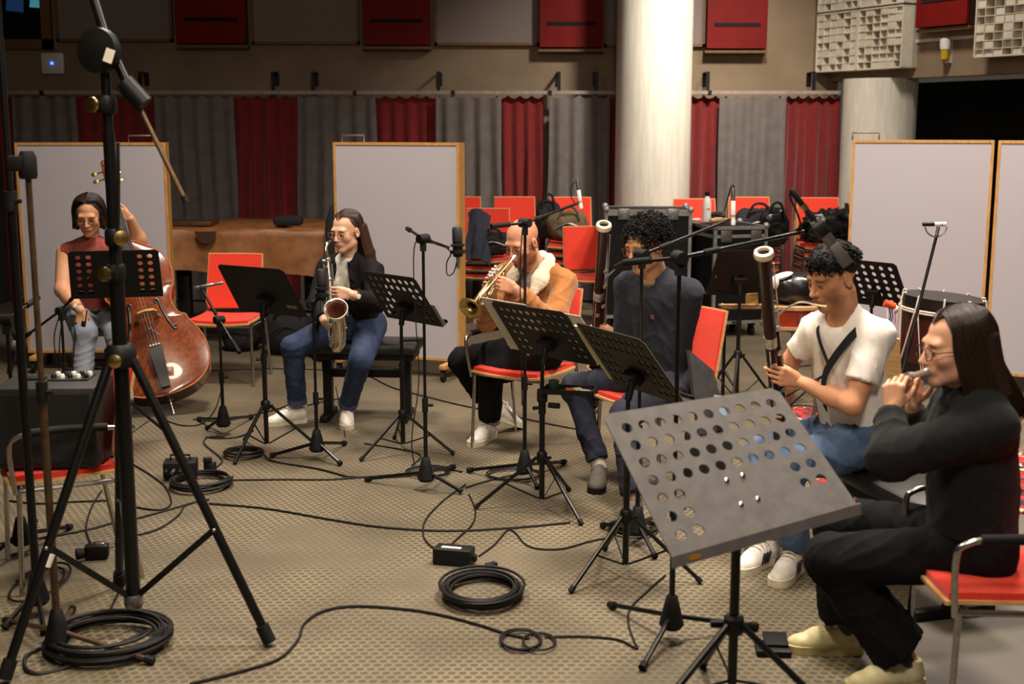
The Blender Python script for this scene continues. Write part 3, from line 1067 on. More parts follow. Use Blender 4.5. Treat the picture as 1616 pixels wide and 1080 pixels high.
# -- stand behind the amplifier chair with a dangling dynamic microphone
t4, P4 = mic_stand((33, 835), [(112, 832), (2, 878), (70, 790)], 505, 'low microphone stand behind the amplifier on the red chair', boom=(A(26, 540, 5.3), A(60, 470, 5.5)), hubz=.11)
mm = thing('dynamic_microphone', 'black dynamic microphone hanging above the amplifier at left', 'microphone', A(18, 560, 5.25))
obj('handle', MB().lathe([(.011, 0), (.017, .09), (.019, .10)], A(15, 590, 5.25), A(20, 555, 5.25) - A(15, 590, 5.25), 12), M_BLACK, mm)
obj('grille', MB().ell(A(21, 548, 5.25), (.026, .026, .03)), mat('mic_grille', (44, 42, 42)), mm)
# -- boom stand before the bass player (boom rising to the right)
t5, P5 = mic_stand((103, 690), [(60, 700), (130, 715), (150, 680)], A(103, 490, 7.3).z, 'black boom microphone stand between the acoustic screen and the bass player', boom=(A(176, 405, 7.15), A(28, 540, 7.4)), base=Vector((A(103, 600, 7.3).x, 7.3, 0)))
for k, (dx, dy) in enumerate(((-18, 8), (-10, 20), (14, 6))):
    cable([A(104 + dx * .3, 485, 7.25), A(104 + dx, 520 + dy, 7.22), A(104 + dx * .8, 570, 7.22), A(108 + dx * .2, 625, 7.24)], ('left', 'middle', 'right')[k] + ' loop of thin cable hanging from the boom stand beside the bass player', .0035, group='hanging cables')
# -- small condenser stand beside the bass
t6, P6 = mic_stand((352, 655), [(306, 658), (341, 680), (402, 656)], 505, 'black microphone stand beside the double bass before the red chair', boom=(A(318, 456, 7.45), A(378, 557, 7.15)), mid=.4)
pencil_mic(A(305, 455, 7.45), A(338, 449, 7.45), 'small grey pencil microphone pointing at the double bass', r=.010, m=M_STEEL)
# -- saxophone microphone
t7, P7 = mic_stand((500, 693), [(427, 720), (538, 733), (545, 700)], 478, 'black microphone stand in front of the saxophone player', mid=.30)
large_mic(P7 + Vector((.05, -.02, .10)), (0, 0, 1), 'black large condenser microphone in front of the saxophone', r=.024)
tag(obj('microphone_clip', MB().tube([P7 - Vector((0, 0, .02)), P7 + Vector((.03, -.01, .03)), P7 + Vector((.05, -.02, .03))], .009, 8).ell(P7, .018), M_RUBBER), 'small black swivel clip under the saxophone microphone', 'clip')
# -- large condenser right of the saxophone player
t8, P8 = mic_stand((672, 738), [(577, 757), (729, 777), (722, 733)], 377, 'tall boom microphone stand in front of the middle acoustic screen', boom=(A(708, 391, 6.55), A(643, 361, 6.75)), mid=.28)
large_mic(A(722, 382, 6.5), (-.03, 0, 1), 'black large condenser microphone hanging before the middle acoustic screen', h=.155, r=.026)
cable([A(722, 408, 6.5), A(716, 430, 6.5), A(706, 434, 6.5), A(705, 415, 6.52), A(711, 398, 6.53), A(690, 385, 6.6), A(655, 385, 6.65), A(656, 500, 6.67), A(661, 600, 6.66), A(650, 690, 6.62), F(655, 735), F(670, 748), F(690, 752)], 'microphone cable looping down the tall boom stand at the screen', .0035, group='hanging cables')
# -- trumpet microphone
t9, P9 = mic_stand((828, 726), [(738, 743), (893, 729), (848, 770)], 352, 'tall boom microphone stand in front of the trumpet player', boom=(A(912, 321, 6.75), A(775, 357, 6.2)), mid=.33)
pencil_mic(A(917, 330, 6.75), A(913, 299, 6.75), 'white pencil microphone at the end of the trumpet boom', r=.0105)
cable([A(913, 294, 6.75), A(907, 288, 6.75), A(901, 297, 6.75), A(902, 312, 6.75), A(908, 322, 6.75)], 'thin cable curling from the white trumpet microphone', .003, group='hanging cables')
cable([A(825, 355, 6.5), A(821, 420, 6.5), A(822, 520, 6.5), A(824, 640, 6.5)], 'cable running down beside the trumpet microphone stand', .0035, group='hanging cables')
# -- bassoon microphone (first) with its boom to the upper right
t10, P10 = mic_stand((1006, 818), [(1034, 880), (950, 830), (1060, 800)], 402, 'boom microphone stand in front of the man in navy sweater', boom=(A(1152, 347, 5.9), A(972, 422, 5.5)), mid=.33)
pencil_mic(A(1157, 356, 5.9), A(1157, 316, 5.9), 'white pencil microphone standing against the grey curtain', r=.0105)
cable([A(1157, 312, 5.9), A(1158, 294, 5.9), A(1153, 297, 5.9), A(1144, 330, 5.9), A(1140, 342, 5.88)], 'black cable arching over the white microphone by the curtain', .0035, group='hanging cables')
# -- second bassoon microphone, long slim ribbon type
t11, P11 = mic_stand((1060, 962), [(962, 955), (1013, 1056), (1195, 990)], 407, 'long boom microphone stand reaching over the man in white shirt', boom=(A(1268, 366, 4.60), A(985, 415, 4.40)), mid=.3)
q0, q1 = A(1250, 302, 4.60), A(1338, 418, 4.60)
dd = (q1 - q0).normalized()
mm = thing('slim_microphone', 'long slim grey boom microphone over the head of the man in white', 'microphone', q0)
LQ = (q1 - q0).length
x_, y_, z_ = frame(dd, (0, -1, .2))
mxm = axes(x_, y_, z_)
obj('connector', MB().lathe([(.007, -.01), (.011, 0), (.011, LQ * .18), (.009, LQ * .2)], q0, dd, 12), M_BLACK, mm)
obj('gold_ring', MB().lathe([(.0125, LQ * .18), (.0125, LQ * .25)], q0, dd, 12), M_BRASS, mm)
obj('stem', MB().lathe([(.010, LQ * .25), (.013, LQ * .30), (.013, LQ * .42)], q0, dd, 12), M_BLACK, mm)
obj('shell', MB().box(q0 + dd * LQ * .56, (.038, .024, LQ * .34), mxm, bev=.004), mat('grey_mic_shell', (112, 106, 104), 0.4, 0.5), mm)
obj('clip', MB().box(q0 + dd * LQ * .52, (.046, .032, LQ * .14), mxm, bev=.004), M_BLACK, mm)
obj('head', MB().box(q0 + dd * LQ * .86, (.04, .026, LQ * .28), mxm, bev=.003), mat('mic_mesh_grey', (120, 114, 112), 0.5, 0.6, (90, 86, 84), 500), mm)
cable([q0, A(1249, 298, 4.6), A(1247, 312, 4.6), A(1258, 336, 4.6), A(1266, 362, 4.6)], 'cable bending back from the slim boom microphone', .004, group='hanging cables')
# -- flute microphone, slanted pole
bf = F(1418, 700)
t12, P12 = mic_stand((1418, 690), [(1380, 700), (1440, 715), (1450, 690)], A(1425, 600, 6.0).z, 'slanted microphone stand between the drum and the flute player', base=Vector((A(1418, 650, 6.0).x, 6.0, 0)), boom=(A(1478, 372, 6.1), A(1418, 660, 5.9)), mid=.5)
pencil_mic(A(1493, 354, 6.1), A(1474, 354, 6.1), 'white pencil microphone on top of the slanted stand', r=.011, tail=M_BLACK)
ring = [A(1477 + 17 * math.cos(a), 357 + 17 * math.sin(a), 6.08) for a in [PI * .02 + i * PI * .96 / 12 for i in range(13)]]
tag(obj('shock_ring', MB().tube(ring, .0035, 8).tube([A(1478, 372, 6.08), A(1481, 358, 6.08)], .009, 8), M_STEEL), 'silver half ring holding the microphone on the slanted stand', 'microphone mount')
# ================================================================ acoustic screens
M_SCREEN = mat('pale_grey_screen_fabric', (172, 166, 171), 0.9, 0, (166, 160, 164), 260, 0.15, 800)


def screen(c, yaw, w, label, zt_=1.70, zb=.13, handle=True, foot=True, left_handle=None):
    """c: floor point below the panel's middle; yaw turns it about z"""
    t = thing('acoustic_screen', label, 'acoustic screen', (c[0], c[1], 0), yaw, 'free standing acoustic screens')

    def part(n_, mb, m, p=None):
        return obj(n_, mb, m, p or t, world=False)
    h = zt_ - zb
    th = .11
    f = .019
    for zz in (zb + f / 2, zt_ - f / 2):
        part('frame_rail', MB().box((0, 0, zz), (w, th, f)), M_OAK)
    for xx in (-w / 2 + f / 2, w / 2 - f / 2):
        part('frame_stile', MB().box((xx, 0, (zb + zt_) / 2), (f, th, h - 2 * f)), M_OAK)
    for s in (-1, 1):
        part('fabric_panel', MB().box((0, s * th * .36, (zb + zt_) / 2), (w - 2 * f + .004, .02, h - 2 * f + .004)), M_SCREEN)
    if foot:
        for xx in (-w / 2 + .08, w / 2 - .08):
            ft = part('foot', MB().box((xx, 0, zb - .02), (.05, .42, .035), bev=.006), M_OAK)
            for yy in (-.18, .18):
                part('caster', MB().lathe([(.012, -.012), (.036, -.012), (.038, 0), (.036, .012), (.012, .012)], (xx, yy, .038), (1, 0, 0), 16).box((xx, yy, .08), (.03, .04, .05)), M_RUBBER, ft)
    hx = -w * .15 if left_handle is None else left_handle
    part('handle', MB().tube([(hx - .09, 0, zt_), (hx - .09, 0, zt_ + .05), (hx + .09, 0, zt_ + .05), (hx + .09, 0, zt_)], .007, 8), M_STEEL)
    return t


g = F(146, 583)
yl = 9.45
xl, xr = A(29, 240, yl).x, A(263, 240, yl).x
screen(((xl + xr) / 2, yl), math.radians(2), xr - xl, 'pale grey acoustic screen behind the double bass player', zt_=A(140, 225, yl).z, left_handle=.36)
xl, xr = A(532, 240, 9.4).x, A(728, 240, 9.05).x
screen(((xl + xr) / 2, 9.22), math.radians(-20), math.hypot(xr - xl, .36), 'pale grey acoustic screen behind the saxophone player', zt_=A(640, 225, 9.2).z, left_handle=-.36)
xl, xr = A(1345, 240, 9.0).x, A(1568, 240, 8.7).x
screen(((xl + xr) / 2, 8.85), math.radians(-16), math.hypot(xr - xl, .3), 'pale grey acoustic screen behind the drum at right', zt_=A(1450, 221, 8.85).z, left_handle=-.38)
x0 = A(1575, 240, 8.62)
screen((x0.x + .48, 8.62 - .26), math.radians(-28), 1.08, 'pale grey acoustic screen cut off by the right edge', zt_=A(1590, 222, 8.5).z)

# ================================================================ covered grand piano
M_COVER = mat('brown_piano_cover', (150, 98, 56), 0.5, 0, (124, 78, 42), 9, 0.25, 45)
ctr = A(392, 356, 10.9)
t = thing('grand_piano', 'grand piano under a brown leather cover behind the red chair', 'piano', (ctr.x, 10.8, 0))
xl, xr = A(262, 360, 10.3).x - .12, A(522, 360, 10.3).x
ztop, zbot = .985, .665
y0 = 10.30
out = [(xl, y0), (xl + .35, y0 - .01), ((xl + xr) / 2, y0 - .015), (xr - .3, y0 - .01), (xr - .06, y0), (xr, y0 + .08), (xr, y0 + .5), (xr - .02, y0 + .95), (xr - .25, y0 + 1.25), (xr - .6, y0 + 1.35), (xl + .5, y0 + 1.3), (xl + .1, y0 + 1.1), (xl, y0 + .5)]
P_ = spline([Vector((p[0], p[1], 0)) for p in out], 8, True)
n_ = len(P_)
mb = MB()
cxy = Vector(((xl + xr) / 2, y0 + .6, 0))
rings = []
random.seed(11)
for k in range(9):
    s = k / 8
    row = []
    for i, p in enumerate(P_):
        d = (p - cxy).normalized()
        wv = .018 * math.sin(i * .55) * s + .014 * math.sin(i * .23 + 1) * s
        z = ztop - .02 - (ztop - zbot) * s + (.018 * math.sin(i * .33) if k == 8 else 0) - (.05 * max(0, math.sin((i - 14) * .09)) if k == 8 and 14 < i < 49 else 0)
        row.append(p + d * (.012 + wv + .02 * s) + Vector((0, 0, z)))
    rings.append(row)
top = [[p + (cxy - p) * q + Vector((0, 0, ztop + .006 * math.sin(i * .4))) for i, p in enumerate(P_)] for q in (.015, .5, .9)]
allr = list(reversed(top)) + rings
for r in allr:
    mb.v += [tuple(p) for p in r]
for k in range(len(allr) - 1):
    for i in range(n_):
        j = (i + 1) % n_
        mb.f.append((k * n_ + i, k * n_ + j, (k + 1) * n_ + j, (k + 1) * n_ + i))
mb.f.append(tuple(range(n_)))
cv = obj('cover', mb, M_COVER, t, smooth=50)
fx = A(325, 374, 10.24)
obj('cover_flap', MB().prism([(-.09, .045), (.09, .045), (.07, -.02), (.03, -.055), (-.03, -.055), (-.07, -.02)], .008, axes(Vector((1, 0, 0)), Vector((0, 0, 1)), Vector((0, -1, 0)), fx)), mat('dark_brown_flap', (70, 42, 26), 0.5), cv)
for (lx, ly) in ((xl + .2, y0 + .2), (xr - .2, y0 + .2), ((xl + xr) / 2, y0 + 1.1)):
    lg = obj('leg', MB().box((lx, ly, .36), (.11, .11, .62), bev=.015), M_BLACK, t)
    obj('caster', MB().lathe([(.015, -.02), (.04, -.015), (.04, .015), (.015, .02)], (lx, ly, .042), (1, 0, 0), 14), M_STEEL, lg)
obj('body_underside', MB().box((cxy.x, cxy.y - .1, .70), (xr - xl - .12, .9, .10)), M_BLACK, t)
obj('pedal_lyre', MB().box((cxy.x, y0 + .3, .36), (.16, .05, .6)).box((cxy.x, y0 + .28, .06), (.28, .12, .06)), M_BLACK, t)
lx0, lx1 = A(262, 352, 10.9).x, A(346, 352, 10.9).x
tag(obj('wooden_board', MB().box(((lx0 + lx1) / 2, 10.75, ztop + .027), (lx1 - lx0, .3, .035), bev=.004), mat('dark_walnut_board', (84, 54, 30), 0.4, 0, (66, 42, 24), 10, stretch=(1, 8, 8))), 'flat dark wooden board lying on the covered piano', 'board')
pc = A(455, 353, 10.6)
tag(obj('pencil_case', MB().box((pc.x, 10.6, ztop + .055), (.25, .12, .085), Matrix.Rotation(.05, 4, 'Z'), bev=.035), M_BLACKFAB), 'black soft pouch lying on the covered piano', 'pouch')


# ---------------------------------------------------------------- soft bags (lumpy closed shells)
def lumpy(c, r, seed, label, name, m, cat, amp=.16, freq=5.0, flat=.0, strap=True, group=None):
    rnd = random.Random(seed)
    ph = [[rnd.uniform(0, 6.28) for _ in range(3)] for _ in range(6)]
    t_ = thing(name, label, cat, (c[0], c[1], c[2]), group=group)
    mb_ = MB()
    nu, nv = 30, 18
    mb_.ell((0, 0, 0), (1, 1, 1), None, nu, nv)
    vs = []
    for v in mb_.v:
        x, y, z = v
        # squarish profile
        k = (abs(x) ** 3 + abs(y) ** 3 + abs(z) ** 3) ** (1 / 3)
        x, y, z = x / k, y / k, z / k
        d = 1.0
        for i, p in enumerate(ph):
            fq = freq * (.5 + .35 * i)
            d += amp / (1 + i * .7) * math.sin(fq * x + p[0]) * math.sin(fq * y + p[1]) * math.sin(fq * z * 1.2 + p[2])
        vs.append((c[0] + x * d * r[0], c[1] + y * d * r[1], max(c[2] + .004, c[2] + r[2] + z * d * r[2])))
    mb_.v = vs
    obj('bag_body', mb_, m, t_, smooth=70)
    if strap:
        obj('strap', MB().tube(spline([Vector((c[0] - r[0] * .5, c[1] - r[1] * .9, c[2] + r[2] * 1.6)), Vector((c[0] - r[0] * .2, c[1] - r[1] * 1.05, c[2] + r[2] * 2.25)), Vector((c[0] + r[0] * .3, c[1] - r[1] * 1.0, c[2] + r[2] * 2.2)), Vector((c[0] + r[0] * .55, c[1] - r[1] * .9, c[2] + r[2] * 1.5))], 6), .013, 6), m, t_)
        obj('zip_line', MB().tube(spline([Vector((c[0] - r[0] * .7, c[1] - r[1] * 1.02, c[2] + r[2] * .9)), Vector((c[0], c[1] - r[1] * 1.13, c[2] + r[2] * 1.25)), Vector((c[0] + r[0] * .7, c[1] - r[1] * 1.02, c[2] + r[2] * .9))], 6), .006, 6), M_STEEL if seed % 3 == 0 else M_RUBBER, t_)
    return t_


M_KHAKI = mat('khaki_canvas', (104, 88, 62), 0.85, 0, (90, 75, 52), 40, 0.3, 300)
M_TRASH = mat('black_shiny_bag', (11, 10, 11), 0.3, 0, (20, 19, 20), 12, 0.5, 22)
M_NAVYCOAT = mat('navy_coat_cloth', (40, 44, 58), 0.85, 0, (34, 37, 50), 60, 0.2, 300)
M_PLAID = mat('patterned_beige_cloth', (150, 132, 106), 0.85, 0, (70, 60, 52), 9, 0.2, 100)
p = F(293, 505)
lumpy((A(293, 470, 10.0).x, 10.0, 0), (.09, .12, .12), 3, 'beige patterned cloth bag on the floor under the piano', 'cloth_bag', M_PLAID, 'bag')
lumpy((A(455, 480, 10.0).x, 10.05, 0), (.20, .16, .20), 5, 'round black bag on the floor under the piano', 'duffel_bag', M_BLACKFAB, 'bag')
lumpy((A(378, 480, 10.2).x, 10.25, 0), (.16, .14, .16), 8, 'black bag lying behind the solid music stand under the piano', 'duffel_bag', M_BLACKFAB, 'bag')
lumpy((A(500, 480, 9.9).x + .04, 9.95, 0), (.14, .12, .15), 12, 'black bag lying under the piano behind the saxophone player', 'duffel_bag', M_BLACKFAB, 'bag')
# instrument gig bag leaning upright behind the saxophone player
gb = A(517, 420, 9.7)
t = thing('gig_bag', 'tall black gig bag leaning upright behind the saxophone player', 'bag', (gb.x, 9.75, 0))
prof = [(.02, .02), (.14, .04), (.16, .25), (.13, .55), (.09, .85), (.085, 1.1), (.05, 1.22), (.005, 1.26)]
mbg = MB().lathe(prof, (0, 0, 0), (0.06, .1, 1), 18)
mbg.v = [(v[0] + gb.x, v[1] * .5 + 9.72, v[2]) for v in mbg.v]
obj('bag_body', mbg, M_BLACKFAB, t)
obj('clasp', MB().tube([A(511, 372, 9.55), A(513, 388, 9.55)], .01, 8).tube([A(513, 393, 9.55), A(514, 400, 9.55)], .01, 8), M_STEEL, t)


# ================================================================ red chairs
def make_chair(label, arms=False):
    t_ = thing('stacking_chair', label, 'chair')

    def part(n__, mb__, m__, p=None):
        return obj(n__, mb__, m__, p or t_, world=False)
    sw, sd, z = .225, .215, .445
    # seat: curved plywood shell with a red pad; +y is the front
    def seat_pt(u, v, dz):
        x = (u - .5) * 2 * sw * (1.0 - .04 * (1 - v))
        y = -sd + v * 2 * sd
        zz = z + .012 * (2 * abs(u - .5)) ** 2 - .03 * max(0, v - .8) * 5 * (v - .8) - .006 * math.sin(PI * v)
        return (x, y, zz + dz)
    g_ = [[seat_pt(i / 10, j / 10, 0) for j in range(11)] for i in range(11)]
    st = part('seat', MB().sheet(g_, .012), M_PLY)
    g_ = [[seat_pt(.025 + .95 * i / 10, .03 + .94 * j / 10, .016) for j in range(11)] for i in range(11)]
    part('seat_pad', MB().sheet(g_, .022), M_REDFAB, st)
    tb = math.radians(13)

    def back_pt(u, v, dy):
        wv = .215 - .012 * v - .018 * max(0, .12 - v) / .12
        x = (u - .5) * 2 * wv
        zz = z + .055 + v * .40
        y = -sd - .012 - math.tan(tb) * (v * .40) + .02 * (2 * abs(u - .5)) ** 2
        return (x, y + dy, zz)
    g_ = [[back_pt(i / 8, j / 8, 0) for j in range(9)] for i in range(9)]
    bk = part('backrest', MB().sheet(g_, .012), M_PLY)
    g_ = [[back_pt(.02 + .96 * i / 8, .015 + .97 * j / 8, .012) for j in range(9)] for i in range(9)]
    part('back_pad', MB().sheet(g_, .014), M_REDFAB, bk)
    for s in (-1, 1):
        part('leg', MB().tube([(s * .235, .19, .0), (s * .225, .175, z - .02)], .0105, 10), M_CHROME)
        part('leg', MB().tube([(s * .245, -.27, .0), (s * .228, -.20, z - .03), (s * .19, -.236, z + .10), (s * .17, -.27, z + .26)], .0105, 10), M_CHROME)
        part('seat_rail', MB().tube([(s * .225, .175, z - .022), (s * .228, -.20, z - .026)], .0105, 8), M_CHROME)
        if arms:
            ar = part('armrest', MB().tube(spline([Vector((s * .236, .19, z - .03)), Vector((s * .262, .205, z + .15)), Vector((s * .268, .18, z + .20)), Vector((s * .268, .08, z + .215)), Vector((s * .262, -.18, z + .20)), Vector((s * .215, -.27, z + .18))], 7), .0105, 10), M_CHROME)
            part('arm_pad', MB().tube([(s * .268, .14, z + .213), (s * .268, .0, z + .217), (s * .263, -.16, z + .205)], .0165, 10), M_RUBBER, ar)
    part('front_stretcher', MB().tube([(-.226, .15, z - .022), (.226, .15, z - .022)], .009, 8), M_CHROME)
    return t_


CH = {}


def place_chair(x, y, yaw, label, z=0.0, arms=False, group='red upholstered stacking chairs', tilt=None):
    if arms not in CH:
        c = CH[arms] = make_chair(label, arms)
    else:
        c = copy_tree(CH[arms])
    c['label'] = label
    c['group'] = group
    c.location = (x, y, z)
    c.rotation_euler = (0, 0, yaw)
    return c


R = math.radians
pc1 = F(358, 600)
place_chair(A(357, 500, 8.95).x, 8.95, R(176), 'empty red chair standing before the covered piano')
# behind, along the curtains: the single chair and the stacks
pe = A(934, 430, 11.5)
place_chair(pe.x, 11.5, R(192), 'single red chair beside the big black flight case')
stacks = [(768, 11.75, 3, 178, 'under the black bag right of the middle acoustic screen'), (727, 12.35, 4, 182, 'half hidden behind the middle acoustic screen'),
          (812, 12.35, 4, 180, 'behind the bald trumpet player'), (900, 12.3, 4, 178, 'under the khaki rucksack'),
          (1100, 12.0, 4, 180, 'behind the white water bottle'), (1189, 12.3, 4, 182, 'behind the black rucksack'), (1298, 12.2, 4, 180, 'under the shiny black bags')]
order = ['bottom', 'second', 'third', 'topmost']
for (px, yy, n__, yaw, where) in stacks:
    xx = A(px, 330, yy).x
    for k in range(n__):
        nm = 'topmost' if k == n__ - 1 else order[k]
        place_chair(xx, yy - .032 * k, R(yaw), nm + ' red chair of the stack ' + where, z=.078 * k, group='red chairs stacked along the curtains')


def on_stack(i, dz=0.0):
    px, yy, n__, *_ = stacks[i]
    return Vector((A(px, 330, yy).x, yy - .032 * (n__ - 1), .445 + .078 * (n__ - 1) + .045 + dz))


s0 = on_stack(0)
lumpy((s0.x + .06, s0.y - .10, s0.z), (.17, .12, .11), 6, 'black bag lying on the red chairs left of the trumpet player', 'shoulder_bag', M_BLACKFAB, 'bag')
coat = MB()
gg = [[Vector((s0.x - .17 + .02 * math.sin(i * 2.1 + j) + .010 * i, s0.y - .20 - .045 * j * .35 + .02 * math.sin(i * 1.3), s0.z + .43 - .062 * j - .008 * (i - 3) ** 2 * .6)) for j in range(8)] for i in range(8)]
for i in range(8):
    for j in range(8):
        gg[i][j].x += .018 * i
        if j < 2:
            gg[i][j].y += .05 * (2 - j)
tag(obj('jacket', coat.sheet(gg, .02), M_NAVYCOAT, smooth=70), 'navy jacket hanging over the red chair beside the middle screen', 'jacket')
s3 = on_stack(3)
lumpy((s3.x - .03, s3.y - .10, s3.z), (.19, .12, .15), 9, 'khaki canvas rucksack on the red chairs behind the trumpet player', 'rucksack', M_KHAKI, 'bag')
lumpy((s3.x - .22, s3.y + .02, s3.z + .02), (.12, .10, .19), 14, 'black rucksack squeezed between the trumpet player and the khaki rucksack', 'rucksack', M_BLACKFAB, 'bag')
s5 = on_stack(5)
lumpy((s5.x - .02, s5.y - .14, s5.z), (.21, .14, .165), 21, 'large black rucksack on the red chairs before the grey curtain', 'rucksack', M_BLACKFAB, 'bag')
lumpy((A(1222, 350, 11.9).x, 11.95, s5.z - .02), (.14, .14, .18), 22, 'round black helmet bag beside the large black rucksack', 'helmet_bag', M_TRASH, 'bag')
s6 = on_stack(6)
lumpy((s6.x - .05, s6.y - .16, s6.z), (.20, .16, .15), 31, 'crumpled shiny black bag on the red chairs at right', 'bin_bag', M_TRASH, 'bag', amp=.3, freq=8, strap=False)
lumpy((s6.x + .26, s6.y - .14, s6.z), (.15, .15, .17), 33, 'crumpled shiny black bag touching the right acoustic screen', 'bin_bag', M_TRASH, 'bag', amp=.3, freq=8, strap=False)
tag(obj('leather_glove', MB().ell(A(1328, 352, 11.98), (.05, .03, .06), Matrix.Rotation(.5, 4, 'Y')).ell(A(1338, 346, 11.98), (.03, .02, .05), Matrix.Rotation(-.4, 4, 'Y')), mat('tan_leather', (170, 105, 45), 0.6)), 'small tan leather piece among the shiny black bags', 'glove')


# ================================================================ flight cases
M_CASE = mat('black_case_laminate', (11, 10, 11), 0.65, 0, (14, 13, 14), 30, 0.1, 200, spec=.2)
M_ALU = mat('aluminium_edge', (150, 147, 147), 0.42, 0.45, (130, 127, 127), 40)


def flight_case(c, yaw, w, d, z0, z1, label, lid=.75):
    t_ = thing('flight_case', label, 'flight case', (c[0], c[1], 0), yaw, 'black flight cases with metal edges')

    def part(n__, mb__, m__, p=None):
        return obj(n__, mb__, m__, p or t_, world=False)
    zc = (z0 + z1) / 2
    part('case_body', MB().box((0, 0, zc), (w - .012, d - .012, z1 - z0 - .012)), M_CASE)
    e = .028
    for sx in (-1, 1):
        for sy in (-1, 1):
            part('edge_trim', MB().box((sx * (w / 2 - e / 2), sy * (d / 2 - e / 2), zc), (e, e, z1 - z0)), M_ALU)
            for zz in (z0, z1):
                part('ball_corner', MB().ell((sx * (w / 2 - .012), sy * (d / 2 - .012), zz), .03, None, 10, 8), M_ALU)
    zl = z0 + (z1 - z0) * lid
    for zz in (z0 + e / 2, z1 - e / 2, zl):
        for sy in (-1, 1):
            part('edge_trim', MB().box((0, sy * (d / 2 - e / 2), zz), (w - .03, e, e)), M_ALU)
        for sx in (-1, 1):
            part('edge_trim', MB().box((sx * (w / 2 - e / 2), 0, zz), (e, d - .03, e)), M_ALU)
    for xx in (-w * .28, w * .28):
        part('latch', MB().box((xx, -d / 2 - .006, zl), (.10, .012, .10), bev=.004).box((xx, -d / 2 - .014, zl - .01), (.03, .014, .05)), M_STEEL)
    for sx in (-1, 1):
        for sy in (-1, 1):
            part('caster', MB().lathe([(.012, -.018), (.045, -.016), (.047, 0), (.045, .016), (.012, .018)], (sx * (w / 2 - .09), sy * (d / 2 - .09), .047), (1, 0, 0), 16).box((sx * (w / 2 - .09), sy * (d / 2 - .09), (z0 + .08) / 2 + .02), (.05, .06, max(.02, z0 - .06))), M_RUBBER)
    return t_


xl, xr = A(957, 330, 11.2).x, A(1094, 330, 11.2).x
flight_case(((xl + xr) / 2, 11.45), R(-3), xr - xl, .55, .12, A(1020, 331, 11.2).z, 'big tall black flight case in front of the concrete column', .96)
zc2 = A(1160, 357, 10.9).z
ca = A(1150, 357, 11.1)
flight_case((ca.x, 11.15), R(14), .50, .58, .12, zc2, 'smaller black flight case carrying the white water bottle', .90)
# things on the smaller case
bz = zc2 + .03
bp_ = A(1115, 350, 11.05)
t = thing('water_bottle', 'white metal water bottle with black cap on the flight case', 'bottle', (bp_.x, 11.05, bz))
obj('bottle_body', MB().lathe([(.001, 0), (.036, 0), (.038, .01), (.038, .15), (.03, .19), (.019, .215), (.018, .225)], (bp_.x, 11.05, bz), n=20), M_WHITE, t)
obj('cap', MB().lathe([(.02, .222), (.021, .225), (.021, .255), (.015, .26)], (bp_.x, 11.05, bz), n=16), M_BLACK, t)
obj('orange_mark', MB().box((bp_.x + .005, 11.05 - .038, bz + .11), (.03, .003, .008)), mat('orange_print', (215, 110, 40), 0.5), t)
bp2 = A(1137, 354, 11.0)
t = thing('snack_pack', 'small yellow and white foil snack pack on the flight case', 'snack', (bp2.x, 11.0, bz))
obj('wrapper', MB().box((bp2.x, 11.0, bz + .016), (.19, .07, .03), Matrix.Rotation(.2, 4, 'Z'), bev=.012), mat('yellow_foil', (214, 180, 95), 0.35, 0.2, (190, 120, 60), 14), t)
obj('white_label', MB().box((bp2.x - .02, 10.99, bz + .034), (.07, .05, .004), Matrix.Rotation(.2, 4, 'Z')), M_PAPER, t)
bp3 = A(1170, 348, 11.2)
lumpy((A(1133, 345, 11.2).x, 11.25, bz - .01), (.07, .05, .04), 41, 'small black cloth pouch lying on the smaller flight case', 'pouch', M_BLACKFAB, 'pouch', strap=False)
wp = A(1099, 347, 11.1)
tag(obj('paper_tissue', MB().ell((wp.x, 11.08, bz + .012), (.04, .03, .015)), M_PAPER), 'crumpled white tissue beside the water bottle', 'tissue')

# ================================================================ amplifier on its chair (left foreground)
axc, ayc = F(80, 880).x, 5.35
cx_ = A(78, 770, 4.98).x
place_chair(cx_ + .03, 5.0, R(118), 'red chair with armrests carrying the black amplifier', arms=True)
ax = A(62, 650, 5.2)
t = thing('amplifier', 'black bass amplifier standing on the red chair at left', 'amplifier', (cx_ - .02, 4.98, .48))
MA = Matrix.Rotation(R(3), 4, 'Z')
zA0, zA1 = .482, A(84, 613, 4.83).z
ac = Vector((A(66, 660, 4.83).x, 4.98, 0))
obj('cabinet', MB().box((ac.x, ac.y, (zA0 + zA1) / 2), (.40, .30, zA1 - zA0), MA, bev=.012), mat('black_vinyl', (30, 28, 26), 0.6, 0, (24, 22, 21), 60, 0.3, 400), t)
obj('grille_cloth', MB().box(Vector((ac.x, ac.y, (zA0 + zA1) / 2)) + MA.to_3x3() @ Vector((0, -.151, 0)), (.36, .008, zA1 - zA0 - .05), MA), mat('black_grille_cloth', (14, 13, 13), 0.8, 0, (20, 19, 18), 300), t)
pn = obj('control_panel', MB().box(Vector((ac.x, ac.y, zA1 + .002)) + MA.to_3x3() @ Vector((.06, .05, 0)), (.16, .13, .01), MA), mat('panel_grey', (60, 58, 58), 0.4, 0.3), t)
for i in range(5):
    for j in range(2):
        q = Vector((ac.x, ac.y, zA1 + .007)) + MA.to_3x3() @ Vector((-.004 + .032 * i, .02 + .055 * j, 0))
        obj('control_knob', MB().lathe([(.011, 0), (.011, .012), (.008, .016)], q, n=10), M_WHITE if (i + j) % 2 else M_BLACK, pn)
obj('carry_handle', MB().box(Vector((ac.x, ac.y, zA1 + .004)) + MA.to_3x3() @ Vector((-.09, .03, 0)), (.10, .05, .012), MA, bev=.004), M_RUBBER, t)

